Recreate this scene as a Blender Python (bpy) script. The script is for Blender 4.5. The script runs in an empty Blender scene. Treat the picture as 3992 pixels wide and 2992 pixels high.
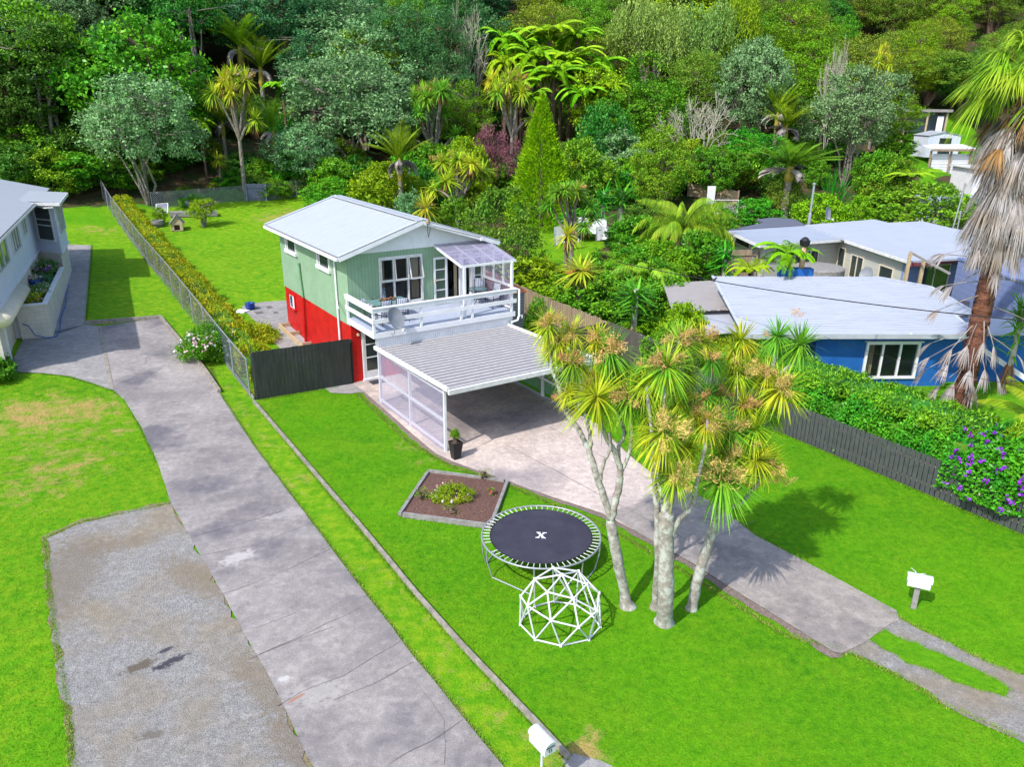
import bpy, math, random
import numpy as np
from mathutils import Vector, Matrix
R_=random.Random(7); RN=np.random.default_rng(11)
S=bpy.context.scene; COL=S.collection
# ---------------- camera, sun, sky, exposure ----------------
H=11.7; FPX=3037.7; PITCH=math.radians(20.263); ROLL=math.radians(.5)
_F=np.array([0,math.cos(PITCH),-math.sin(PITCH)]);_r=np.array([1.,0,0]);_u=np.array([0,math.sin(PITCH),math.cos(PITCH)])
_R=_r*math.cos(ROLL)+_u*math.sin(ROLL);_U=_u*math.cos(ROLL)-_r*math.sin(ROLL);C0=np.array([0,0,H])
cd=bpy.data.cameras.new('camera');cam=bpy.data.objects.new('camera',cd);COL.objects.link(cam)
cd.sensor_width=36;cd.sensor_fit='HORIZONTAL';cd.lens=36*FPX/3992;cd.clip_end=2000;cd.clip_start=.1
cam.matrix_world=Matrix(((_R[0],_U[0],-_F[0],0),(_R[1],_U[1],-_F[1],0),(_R[2],_U[2],-_F[2],H),(0,0,0,1)))
S.camera=cam
w=bpy.data.worlds.new('World');S.world=w;w.use_nodes=True
SUN_EL=math.radians(48);SUN_DIR=np.array([-.65,-.76])   # towards the sun, seen from above
sk=w.node_tree.nodes.new('ShaderNodeTexSky');sk.sky_type='NISHITA';sk.sun_disc=False
sk.sun_elevation=SUN_EL;sk.sun_rotation=math.atan2(SUN_DIR[0],SUN_DIR[1]);sk.air_density=1.0;sk.dust_density=1.5;sk.ozone_density=1
bg=w.node_tree.nodes['Background'];bg.inputs['Strength'].default_value=.15
w.node_tree.links.new(sk.outputs[0],bg.inputs[0])
sl=bpy.data.lights.new('sun','SUN');sl.energy=2.5;sl.angle=math.radians(.6);sl.color=(1,.96,.9)
so=bpy.data.objects.new('sun',sl);COL.objects.link(so)
_sd=Vector((SUN_DIR[0]*math.cos(SUN_EL),SUN_DIR[1]*math.cos(SUN_EL),math.sin(SUN_EL)))
so.rotation_euler=_sd.to_track_quat('Z','Y').to_euler();so.location=(-30,-30,60)
S.view_settings.view_transform='Standard';S.view_settings.look='None';S.view_settings.gamma=1;S.view_settings.exposure=1.1
S.view_settings.use_curve_mapping=False
try: S.cycles.max_bounces=6;S.cycles.transparent_max_bounces=16;S.cycles.diffuse_bounces=3
except Exception: pass
# ---------------- terrain and pixel helpers (D = photo at 2212 px wide) ----------------
TSx,TSz=zip((-60,0),(31,0),(36,.3),(42,.71),(48,1.07),(56,1.42),(66,2.1),(71,2.6),(75,3.3),(82,6.5),(95,13),(110,21),(140,38),(200,62),(420,130))
TRx,TRz=zip((-60,0),(31,0),(40,.4),(50,1.0),(60,1.9),(66,2.8),(74,4.5),(84,6.8),(95,11.5),(110,19),(140,36),(200,60),(420,130))
def Tv(x,y):
    s=-.54*x+.842*y;l=np.interp(s,TSx,TSz);r=np.interp(.93*y-.1*x,TRx,TRz);k=np.clip((x+4)/14,0,1)
    return l*(1-k)+r*k
def T(x,y): return float(Tv(x,y))
def sray(px,py): return _F+_R*(px-1996)/FPX-_U*(py-1496)/FPX
K=3992/2212
def ray(px,py): return sray(px*K,py*K)
def cast(px,py):
    r=ray(px,py);s=8.
    while s<400:
        p=C0+r*s
        if p[2]<T(p[0],p[1]): return p
        s+=.04
    return p
def atz(px,py,z): r=ray(px,py);return C0+r*(z-H)/r[2]
def atY(px,py,Y): r=ray(px,py);return C0+r*Y/r[1]
# ---------------- mesh helpers ----------------
class MB:
    def __init__(s): s.v=[];s.f=[];s.m=[];s.k=0
    def add(s,vs,fs):
        o=len(s.v);s.v+= [tuple(map(float,p)) for p in vs];s.f+=[tuple(i+o for i in f) for f in fs];s.m+=[s.k]*len(fs);return s
    def box(s,x0,x1,y0,y1,z0,z1):
        return s.add([(x0,y0,z0),(x1,y0,z0),(x1,y1,z0),(x0,y1,z0),(x0,y0,z1),(x1,y0,z1),(x1,y1,z1),(x0,y1,z1)],
          [(0,3,2,1),(4,5,6,7),(0,1,5,4),(1,2,6,5),(2,3,7,6),(3,0,4,7)])
    def beam(s,p,q,w,h,up=(0,0,1)):
        p=np.array(p,float);q=np.array(q,float);d=q-p;d/=np.linalg.norm(d);u=np.array(up,float)
        if abs(d@u)>.98:u=np.array([0,1,0.])
        x=np.cross(d,u);x/=np.linalg.norm(x);y=np.cross(x,d);vs=[]
        for c in (p,q):
            for a,b in ((-1,-1),(1,-1),(1,1),(-1,1)): vs.append(c+x*a*w/2+y*b*h/2)
        return s.add(vs,[(0,1,2,3),(7,6,5,4),(0,4,5,1),(1,5,6,2),(2,6,7,3),(3,7,4,0)])
    def tube(s,P,rad,n=8,cap=True):
        P=[np.array(p,float) for p in P];m=len(P);rad=[rad]*m if np.isscalar(rad) else rad;vs=[];fs=[]
        x=None
        for i in range(m):
            d=P[min(i+1,m-1)]-P[max(i-1,0)];d/=np.linalg.norm(d)+1e-9
            if x is None:
                u=np.array([0,0,1.]) if abs(d[2])<.9 else np.array([1.,0,0]);x=np.cross(d,u)
            x=x-d*(x@d);x/=np.linalg.norm(x)+1e-9;y=np.cross(d,x)
            for k in range(n):
                a=2*math.pi*k/n;vs.append(P[i]+(x*math.cos(a)+y*math.sin(a))*rad[i])
        for i in range(m-1):
            for k in range(n): fs.append((i*n+k,i*n+(k+1)%n,(i+1)*n+(k+1)%n,(i+1)*n+k))
        if cap: fs.append(tuple(range(n))[::-1]);fs.append(tuple((m-1)*n+k for k in range(n)))
        return s.add(vs,fs)
    def prism(s,poly,z0,z1):
        n=len(poly);return s.add([(x,y,z0) for x,y in poly]+[(x,y,z1) for x,y in poly],
          [tuple(range(n))[::-1],tuple(range(n,2*n))]+[(i,(i+1)%n,n+(i+1)%n,n+i) for i in range(n)])
    def slab(s,P,t):   # polygon of 3-D points, thickness t downwards
        n=len(P);return s.add([tuple(p) for p in P]+[(p[0],p[1],p[2]-t) for p in P],
          [tuple(range(n)),tuple(range(n,2*n))[::-1]]+[(i,n+i,n+(i+1)%n,(i+1)%n) for i in range(n)])
    def lathe(s,prof,n=16,c=(0,0)):
        vs=[];fs=[];m=len(prof)
        for r,z in prof:
            for k in range(n):
                a=2*math.pi*k/n;vs.append((c[0]+r*math.cos(a),c[1]+r*math.sin(a),z))
        for i in range(m-1):
            for k in range(n): fs.append((i*n+k,i*n+(k+1)%n,(i+1)*n+(k+1)%n,(i+1)*n+k))
        fs.append(tuple(range(n))[::-1]);fs.append(tuple((m-1)*n+k for k in range(n)))
        return s.add(vs,fs)
    def quads(s,A):  # A (n,4,3)
        o=len(s.v);n=len(A);s.v+=list(map(tuple,A.reshape(-1,3)));s.f+=[(o+4*i,o+4*i+1,o+4*i+2,o+4*i+3) for i in range(n)];s.m+=[s.k]*n;return s
    def build(s,name,mat,parent=None,smooth=False):
        me=bpy.data.meshes.new(name);me.from_pydata(s.v,[],s.f)
        ms=mat if isinstance(mat,(list,tuple)) else [mat]
        for m_ in ms: me.materials.append(m_)
        if len(ms)>1: me.polygons.foreach_set('material_index',s.m)
        if smooth: me.polygons.foreach_set('use_smooth',[True]*len(s.f))
        me.update();return link(name,me,parent)
def link(name,me,parent=None):
    o=bpy.data.objects.new(name,me);COL.objects.link(o)
    if parent is not None:o.parent=parent
    return o
def tag(o,label,cat,group=None,kind=None):
    o['label']=label;o['category']=cat
    if group:o['group']=group
    if kind:o['kind']=kind
    return o
def struct(o): o['kind']='structure';return o
def thing(name,label,cat,loc=(0,0,0),rz=0,group=None):
    o=bpy.data.objects.new(name,None);COL.objects.link(o);o.location=tuple(map(float,loc));o.rotation_euler=(0,0,rz);o.empty_display_size=.2
    return tag(o,label,cat,group)
def dup(root,loc,rz=0,sc=(1,1,1),label=None,group=None):
    def cp(o,p):
        c=o.copy();COL.objects.link(c)
        if p is not None:c.parent=p
        for ch in list(o.children):cp(ch,c)
        return c
    r=cp(root,None);r.location=tuple(map(float,loc));r.rotation_euler=(0,0,rz);r.scale=sc
    if label:r['label']=label
    if group:r['group']=group
    return r
# ---------------- materials ----------------
MATS={}
def mat(name,c1,c2=None,scale=5,rough=.7,bump=0,bscale=None,spec=.3,metal=0,detail=4,lo=.35,hi=.65,c3=None,s3=.6,stretch=None,island=0,objvar=0,trans=0,alpha=1,extra=None,lo3=.5,hi3=.7):
    m=bpy.data.materials.new(name);m.use_nodes=True;nt=m.node_tree;N=nt.nodes;L=nt.links;b=N['Principled BSDF']
    b.inputs['Roughness'].default_value=rough;b.inputs['Specular IOR Level'].default_value=spec;b.inputs['Metallic'].default_value=metal
    tc=N.new('ShaderNodeTexCoord');vec=tc.outputs['Object']
    if stretch:
        mp=N.new('ShaderNodeMapping');mp.inputs['Scale'].default_value=stretch;L.new(vec,mp.inputs[0]);vec=mp.outputs[0]
    def noise(sc,det=detail):
        n=N.new('ShaderNodeTexNoise');n.inputs['Scale'].default_value=sc;n.inputs['Detail'].default_value=det;n.inputs['Roughness'].default_value=.65;L.new(vec,n.inputs['Vector']);return n.outputs['Fac']
    def ramp(f,a,z):
        r=N.new('ShaderNodeMapRange');r.inputs['From Min'].default_value=a;r.inputs['From Max'].default_value=z;L.new(f,r.inputs['Value']);return r.outputs['Result']
    def mix(f,A,B,mode='MIX'):
        x=N.new('ShaderNodeMix');x.data_type='RGBA';x.blend_type=mode
        if hasattr(f,'links'):L.new(f,x.inputs[0])
        else:x.inputs[0].default_value=f
        for i,q in ((6,A),(7,B)):
            if hasattr(q,'links'):L.new(q,x.inputs[i])
            else:x.inputs[i].default_value=(*q,1)
        return x.outputs[2]
    col=c1
    if c2 is not None: col=mix(ramp(noise(scale),lo,hi),c1,c2)
    if c3 is not None: col=mix(ramp(noise(s3,3),lo3,hi3),col,c3)
    if island:
        g=N.new('ShaderNodeNewGeometry');r=ramp(g.outputs['Random Per Island'],0,1);v=N.new('ShaderNodeMapRange')
        L.new(g.outputs['Random Per Island'],v.inputs['Value']);v.inputs['To Min'].default_value=1-island;v.inputs['To Max'].default_value=1+island
        h=N.new('ShaderNodeHueSaturation');L.new(v.outputs[0],h.inputs['Value'])
        if hasattr(col,'links'):L.new(col,h.inputs['Color'])
        else:h.inputs['Color'].default_value=(*col,1)
        col=h.outputs[0]
    if objvar:
        oi=N.new('ShaderNodeObjectInfo');v=N.new('ShaderNodeMapRange');L.new(oi.outputs['Random'],v.inputs['Value']);v.inputs['To Min'].default_value=1-objvar;v.inputs['To Max'].default_value=1+objvar
        h=N.new('ShaderNodeHueSaturation');L.new(v.outputs[0],h.inputs['Value'])
        v2=N.new('ShaderNodeMapRange');mm=N.new('ShaderNodeMath');mm.operation='FRACT';m2=N.new('ShaderNodeMath');m2.operation='MULTIPLY';m2.inputs[1].default_value=7.31
        L.new(oi.outputs['Random'],m2.inputs[0]);L.new(m2.outputs[0],mm.inputs[0]);L.new(mm.outputs[0],v2.inputs['Value']);v2.inputs['To Min'].default_value=.475;v2.inputs['To Max'].default_value=.525;L.new(v2.outputs[0],h.inputs['Hue'])
        if hasattr(col,'links'):L.new(col,h.inputs['Color'])
        else:h.inputs['Color'].default_value=(*col,1)
        col=h.outputs[0]
    if extra: col=extra(N,L,vec,col,mix,noise,ramp,tc) or col
    if hasattr(col,'links'):L.new(col,b.inputs['Base Color'])
    else:b.inputs['Base Color'].default_value=(*col,1)
    if bump:
        bn=N.new('ShaderNodeBump');bn.inputs['Strength'].default_value=1;bn.inputs['Distance'].default_value=bump
        L.new(noise(bscale or scale*3),bn.inputs['Height']);L.new(bn.outputs[0],b.inputs['Normal'])
    if trans:
        t=N.new('ShaderNodeBsdfTranslucent');mx=N.new('ShaderNodeMixShader');mx.inputs[0].default_value=trans
        if hasattr(col,'links'):L.new(col,t.inputs[0])
        else:t.inputs[0].default_value=(*col,1)
        L.new(b.outputs[0],mx.inputs[1]);L.new(t.outputs[0],mx.inputs[2]);L.new(mx.outputs[0],N['Material Output'].inputs[0])
    if alpha<1:
        t=N.new('ShaderNodeBsdfTransparent');mx=N.new('ShaderNodeMixShader');mx.inputs[0].default_value=alpha
        L.new(t.outputs[0],mx.inputs[1]);L.new(b.outputs[0],mx.inputs[2]);L.new(mx.outputs[0],N['Material Output'].inputs[0])
    MATS[name]=m;return m
def groove(axis,period,wd,dark,axis2=None):
    def f(N,L,vec,col,mix,noise,ramp,tc):
        s=N.new('ShaderNodeSeparateXYZ');L.new(vec,s.inputs[0]);a=N.new('ShaderNodeMath');a.operation='MULTIPLY';a.inputs[1].default_value=1/period;L.new(s.outputs[axis],a.inputs[0])
        fr=N.new('ShaderNodeMath');fr.operation='FRACT';L.new(a.outputs[0],fr.inputs[0]);lt=N.new('ShaderNodeMath');lt.operation='LESS_THAN';lt.inputs[1].default_value=wd;L.new(fr.outputs[0],lt.inputs[0])
        return mix(lt.outputs[0],col,dark)
    return f
def brick(c1,c2,mort,sc):
    def f(N,L,vec,col,mix,noise,ramp,tc):
        mp=N.new('ShaderNodeMapping');mp.inputs['Rotation'].default_value=(math.pi/2,0,math.pi/2) if sc<0 else (math.pi/2,0,0);L.new(vec,mp.inputs[0])
        s=N.new('ShaderNodeSeparateXYZ');L.new(vec,s.inputs[0]);ad=N.new('ShaderNodeMath');L.new(s.outputs[0],ad.inputs[0]);L.new(s.outputs[1],ad.inputs[1])
        c=N.new('ShaderNodeCombineXYZ');L.new(ad.outputs[0],c.inputs[0]);L.new(s.outputs[2],c.inputs[1])
        b=N.new('ShaderNodeTexBrick');b.inputs['Scale'].default_value=1;b.inputs['Brick Width'].default_value=.4;b.inputs['Row Height'].default_value=.2;b.inputs['Mortar Size'].default_value=.008
        b.inputs['Color1'].default_value=(*c1,1);b.inputs['Color2'].default_value=(*c2,1);b.inputs['Mortar'].default_value=(*mort,1);L.new(c.outputs[0],b.inputs[0]);return mix(ramp(noise(1.6,6),.4,.75),b.outputs[0],mix(1.0,b.outputs[0],(.74,.72,.72),'MULTIPLY'))
    return f
M=lambda n:MATS[n]
mat('white paint',(.70,.70,.73),(.62,.62,.64),2.2,.5,c3=(.52,.52,.52),s3=1.8,lo3=.6,hi3=.85)
mat('old white paint',(.62,.62,.62),(.5,.5,.48),4,.55,c3=(.38,.36,.33),s3=3,lo3=.6,hi3=.75)
mat('cream paint',(.62,.55,.43),(.55,.49,.38),3,.6)
mat('pale cladding',(.60,.63,.74),(.55,.58,.68),2,.6,extra=groove(1,.14,.08,(.42,.45,.55)))
mat('cream block',(.62,.58,.50),extra=brick((.62,.58,.5),(.58,.54,.47),(.47,.44,.38),1),rough=.75)
mat('red block',(.5,.01,.008),extra=brick((.50,.008,.006),(.42,.006,.006),(.34,.004,.004),1),rough=.5)
mat('green cladding side',(.23,.35,.23),(.20,.31,.20),1.1,.6,c3=(.17,.26,.17),s3=2.5,lo3=.55,hi3=.8,extra=groove(1,.30,.035,(.11,.2,.11)))
mat('green cladding front',(.23,.35,.23),(.20,.31,.20),1.1,.6,c3=(.17,.26,.17),s3=2.5,lo3=.55,hi3=.8,extra=groove(0,.15,.09,(.12,.21,.12)))
mat('green pipe',(.12,.27,.13),rough=.4)
mat('roof metal',(.36,.385,.42),(.325,.35,.385),.9,.45,spec=.3,stretch=(1,9,1),c3=(.29,.31,.34),s3=1.4,lo3=.45,hi3=.75,extra=groove(1,.76,.05,(.24,.26,.29)))
mat('roof flashing',(.40,.43,.48),(.36,.38,.43),2,.4)
mat('carport roof sheet',(.37,.355,.355),(.29,.28,.275),6,.6,c3=(.28,.26,.22),s3=3.5,lo3=.62,hi3=.8,extra=groove(1,.3,.40,(.15,.145,.155)))
mat('deck paint',(.36,.40,.50),(.32,.36,.45),2,.5)
mat('clear sheet',(.42,.38,.55),(.38,.34,.5),2,.25,alpha=.42,spec=.5)
mat('porch roof sheet',(.30,.28,.40),(.22,.2,.3),5,.25,alpha=.62,spec=.5)
mat('brown sheet',(.36,.31,.30),(.22,.18,.18),2.5,.35,alpha=.85,stretch=(1,8,1),extra=groove(1,.28,.3,(.50,.47,.47)))
mat('glass',(.02,.025,.03),rough=.04,spec=.8,alpha=.25)
mat('dark glass',(.02,.03,.035),(.03,.045,.035),1.5,.06,spec=.8)
mat('painted reflection glass',(.10,.20,.06),(.05,.08,.06),3,.08,spec=.8)  # mottled green reflection painted into the pane colour
mat('interior',(.16,.14,.12),rough=.9);mat('carpet',(.08,.09,.14),rough=.95)
mat('curtain',(.62,.52,.36),(.5,.42,.28),2,.9,stretch=(14,14,1))
mat('sofa',(.012,.014,.018),rough=.6);mat('orange wood',(.45,.15,.04),(.35,.1,.03),6,.5)
mat('grey metal',(.32,.33,.35),(.26,.27,.29),3,.35,metal=.3);mat('dark metal',(.03,.032,.035),rough=.4,metal=.3)
mat('galvanised',(.30,.32,.34),(.22,.17,.13),6,.45,metal=.4,lo=.6,hi=.75)
mat('stripe cushion',(.62,.62,.66),rough=.85,extra=groove(0,.075,.35,(.10,.13,.22)))
mat('table glass',(.16,.30,.30),rough=.08,alpha=.75,spec=.7)
mat('driftwood',(.20,.09,.04),(.1,.05,.03),8,.8)
mat('black fence',(.018,.022,.021),(.03,.034,.032),7,.65,stretch=(1,1,.15))
mat('grey fence',(.09,.08,.07),(.06,.055,.05),5,.7,stretch=(1,1,.2))
mat('picket paint',(.045,.05,.052),(.065,.07,.07),5,.6)
mat('old timber',(.33,.25,.17),(.20,.15,.10),6,.85,stretch=(1,1,.2))
mat('grey timber',(.26,.25,.24),(.17,.16,.15),6,.85,bump=.004)
mat('pale timber',(.46,.36,.22),(.36,.27,.16),6,.8)
mat('blue grey timber',(.17,.18,.25),(.12,.13,.18),6,.8,stretch=(1,1,.2))
mat('mesh wire',(.13,.15,.22),rough=.5);mat('mesh netting',(.25,.3,.42),rough=.6)
def spots(L0):
    def f(N,L,vec,col,mix,noise,ramp,tc):
        col=stains(N,L,vec,col,mix,noise,ramp,tc)
        for (c,rx,ry,an,cc,am) in L0:
            s=N.new('ShaderNodeVectorMath');s.operation='SUBTRACT';L.new(tc.outputs['Object'],s.inputs[0]);s.inputs[1].default_value=(c[0],c[1],0)
            r=N.new('ShaderNodeVectorRotate');r.rotation_type='Z_AXIS';r.inputs['Angle'].default_value=-an;L.new(s.outputs[0],r.inputs['Vector'])
            m_=N.new('ShaderNodeVectorMath');m_.operation='MULTIPLY';L.new(r.outputs[0],m_.inputs[0]);m_.inputs[1].default_value=(1/rx,1/ry,0)
            l=N.new('ShaderNodeVectorMath');l.operation='LENGTH';L.new(m_.outputs[0],l.inputs[0])
            a=N.new('ShaderNodeMath');a.operation='MULTIPLY_ADD';L.new(noise(7,8),a.inputs[0]);a.inputs[1].default_value=3.2;L.new(l.outputs['Value'],a.inputs[2])
            k=N.new('ShaderNodeMath');k.operation='MULTIPLY';L.new(ramp(a.outputs[0],2.75,2.2),k.inputs[0]);k.inputs[1].default_value=am;k.use_clamp=True
            col=mix(k.outputs[0],col,cc)
        return col
    return f
def sp(px,py,rx,ry,an,c,a=.9): p=cast(px,py);return (p,rx,ry,an,c,a)
def stains(N,L,vec,col,mix,noise,ramp,tc):
    
    a=mix(ramp(noise(45,2),.35,.7),col,mix(1.0,col,(.62,.62,.62),'MULTIPLY'))
    a=mix(ramp(noise(4.5,8),.45,.7),a,mix(1.0,a,(1.35,1.33,1.32),'MULTIPLY'))
    return mix(ramp(noise(7,6),.55,.75),a,mix(1.0,a,(.72,.7,.72),'MULTIPLY'))
mat('left concrete',(.20,.18,.178),(.32,.292,.278),.45,.85,bump=.004,bscale=60,detail=9,c3=(.14,.13,.145),s3=.33,lo3=.52,hi3=.66,extra=spots([sp(515,1208,.55,.25,.75,(.40,.37,.36),.8),sp(615,1473,.14,.1,.3,(.42,.40,.39)),sp(520,1070,1.2,.28,.45,(.13,.12,.125),.5),sp(640,1110,.9,.3,.4,(.36,.33,.32),.5),sp(690,1500,.6,.4,.4,(.36,.34,.32),.5),sp(350,860,1.2,.5,.5,(.15,.14,.145),.4),sp(640,1515,.18,.05,.8,(.28,.13,.08),.8)]))
mat('house concrete',(.56,.47,.42),(.42,.35,.32),.7,.85,bump=.004,bscale=60,detail=8,c3=(.30,.26,.255),s3=.17,lo3=.49,hi3=.60,extra=stains)
mat('old concrete',(.34,.30,.27),(.25,.22,.205),.6,.85,bump=.004,bscale=60,detail=8,c3=(.19,.17,.165),s3=.5,lo3=.5,hi3=.65,extra=stains)
mat('grey concrete',(.315,.30,.295),(.24,.23,.225),1.2,.85,bump=.004,bscale=50,detail=7,extra=stains)
mat('kerb concrete',(.30,.27,.23),(.17,.15,.13),5,.9,bump=.01,bscale=30)
mat('joint',(.12,.11,.11),rough=.95)
mat('pale patch',(.33,.31,.31),(.27,.25,.25),9,.85,detail=8)
mat('oil',(.015,.016,.03),rough=.4);mat('damp soil',(.09,.07,.05),(.05,.04,.03),9,.9)
mat('gravel',(.335,.325,.32),(.145,.135,.115),24,.95,bump=.04,bscale=34,detail=8,c3=(.27,.23,.175),s3=.42,lo3=.44,hi3=.66,lo=.4,hi=.72,extra=spots([sp(302,1444,.42,.17,.75,(.11,.085,.06)),sp(368,1434,.40,.12,.75,(.03,.03,.045)),sp(358,1409,.2,.07,.7,(.04,.04,.055)),sp(150,1240,.9,2.2,.3,(.16,.13,.09),.6),sp(420,1250,.5,1.6,.9,(.19,.15,.10),.6),sp(330,1590,.3,.12,.2,(.12,.10,.08),.7),sp(640,1620,.4,1.2,.6,(.17,.13,.09),.6),sp(560,1480,.35,1.3,.7,(.19,.15,.10),.6),sp(250,1180,1.2,.4,.4,(.18,.14,.10),.55)]))
mat('gravel edge',(.26,.22,.12),(.12,.10,.06),19,.95,bump=.03,bscale=22,detail=6)
mat('border mulch',(.26,.20,.165),(.13,.10,.085),20,.95,bump=.04,bscale=30)
mat('bark mulch',(.17,.085,.065),(.07,.04,.035),22,.95,bump=.05,bscale=30,c3=(.26,.15,.11),s3=30,lo3=.55,hi3=.62)
mat('bark',(.26,.23,.19),(.12,.10,.08),9,.9,bump=.02,bscale=14,c3=(.33,.33,.29),s3=5,lo3=.55,hi3=.7)
mat('cabbage bark',(.30,.27,.235),(.19,.165,.145),9,.9,bump=.015,bscale=22,c3=(.40,.41,.37),s3=5,lo3=.45,hi3=.6)
mat('brown bark',(.17,.11,.08),(.08,.05,.04),8,.9,bump=.02,bscale=14)
mat('limb bark',(.20,.16,.13),(.12,.09,.075),9,.9,bump=.02)
mat('palm bark',(.20,.08,.05),(.08,.035,.025),6,.9,bump=.03,bscale=10,stretch=(1,1,3))
mat('dead wood',(.42,.40,.33),(.3,.27,.22),5,.9)
mat('yellow stem',(.35,.27,.03),(.2,.17,.03),5,.6)
def leafm(n,c1,c2,sc=.7,isl=.45,ov=.16,tr=.25,**k): mat(n,c1,c2,sc,k.pop('rough',.5),island=isl,objvar=ov,trans=tr,spec=k.pop('spec',.14),**k)
leafm('leaf grey green',(.12,.27,.09),(.24,.40,.17),1.1)
leafm('leaf dark',(.035,.15,.02),(.10,.26,.025),.8)
leafm('leaf blue dark',(.035,.15,.045),(.10,.26,.075),.8)
leafm('leaf mid',(.07,.25,.012),(.18,.36,.015),.9)
leafm('leaf lime',(.15,.34,.008),(.26,.42,.01),1.0)
leafm('leaf olive',(.11,.23,.018),(.25,.33,.03),.6)
leafm('leaf totara',(.11,.27,.008),(.26,.38,.012),.8)
leafm('leaf willow',(.17,.29,.05),(.24,.36,.08),.7)
leafm('leaf conifer',(.16,.38,.006),(.28,.48,.006),2.0)
leafm('leaf fern',(.17,.42,.008),(.30,.52,.012),1.0,isl=.25)
leafm('leaf gold',(.26,.44,.01),(.50,.44,.02),1.1,lo=.42,hi=.75)
leafm('leaf purple',(.30,.12,.15),(.20,.08,.10),1.3,ov=0)
leafm('leaf glossy',(.045,.24,.015),(.13,.37,.015),1.2,rough=.35)
leafm('leaf cabbage',(.28,.45,.02),(.55,.54,.03),1.6,isl=.35,ov=.06,tr=.35,c3=(.20,.44,.03),s3=.9,lo3=.5,hi3=.65)
leafm('leaf cabbage fresh',(.13,.36,.03),(.24,.44,.03),1.3,isl=.3,ov=.06,tr=.35)
leafm('leaf nikau',(.28,.44,.015),(.15,.32,.01),1.0,isl=.3,tr=.35)
leafm('leaf palm',(.20,.42,.02),(.42,.52,.03),.8,isl=.3,tr=.35)
leafm('leaf yucca',(.06,.27,.015),(.11,.36,.02),1.0,isl=.35)
leafm('dead frond',(.36,.335,.34),(.27,.21,.18),1.5,isl=.35,tr=.1)
leafm('dead brown',(.30,.17,.06),(.18,.10,.05),1.5,isl=.35,tr=.1)
leafm('seed head',(.62,.41,.15),(.55,.32,.12),3,isl=.4,tr=.1)
leafm('pale twig',(.34,.33,.25),(.25,.23,.17),2,tr=0)
mat('pink petal',(.75,.32,.42),(.8,.6,.6),40,.6);mat('white petal',(.8,.74,.74),rough=.6);mat('purple petal',(.27,.015,.55),(.18,.01,.45),5,.5)
mat('red petal',(.6,.01,.02),rough=.5);mat('lilac petal',(.35,.3,.6),(.5,.2,.4),4,.6)
mat('blue wall',(.008,.085,.33),(.014,.115,.36),1.2,.65,c3=(.012,.07,.24),s3=1.6,lo3=.5,hi3=.8)
mat('beige boards',(.42,.42,.36),(.39,.39,.34),2,.6,extra=groove(2,.30,.05,(.24,.24,.2)))
mat('slate boards',(.17,.21,.38),(.15,.19,.34),2,.6,extra=groove(2,.30,.05,(.08,.1,.2)))
mat('blue roof',(.37,.395,.455),(.33,.35,.405),.8,.45,stretch=(1,8,1),c3=(.28,.305,.37),s3=1.0,lo3=.5,hi3=.8)
mat('grey roof',(.30,.33,.40),(.27,.30,.37),1,.55);mat('dark roof',(.10,.105,.14),rough=.6)
mat('red trim',(.22,.05,.05),rough=.6);mat('terracotta',(.55,.16,.05),(.4,.1,.03),8,.7)
mat('linen',(.80,.80,.86),rough=.9);mat('black plastic',(.012,.012,.014),rough=.4);mat('mat black',(.028,.026,.042),(.04,.038,.055),2,.7)
mat('bright white',(.60,.60,.64),(.54,.54,.57),5,.4,c3=(.5,.5,.47),s3=7,lo3=.62,hi3=.75);mat('blue pot',(.01,.04,.30),rough=.2);mat('rust',(.35,.15,.05),(.55,.45,.3),5,.7)
mat('blue tarp',(.02,.15,.6),rough=.5);mat('yellow thing',(.8,.45,.01),rough=.6);mat('orange thing',(.8,.15,.01),rough=.6)
mat('dish',(.22,.235,.26),(.18,.19,.21),3,.5);mat('cable',(.01,.01,.015),rough=.6)
mat('stone',(.35,.3,.24),(.22,.19,.16),4,.9,bump=.03)
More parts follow.
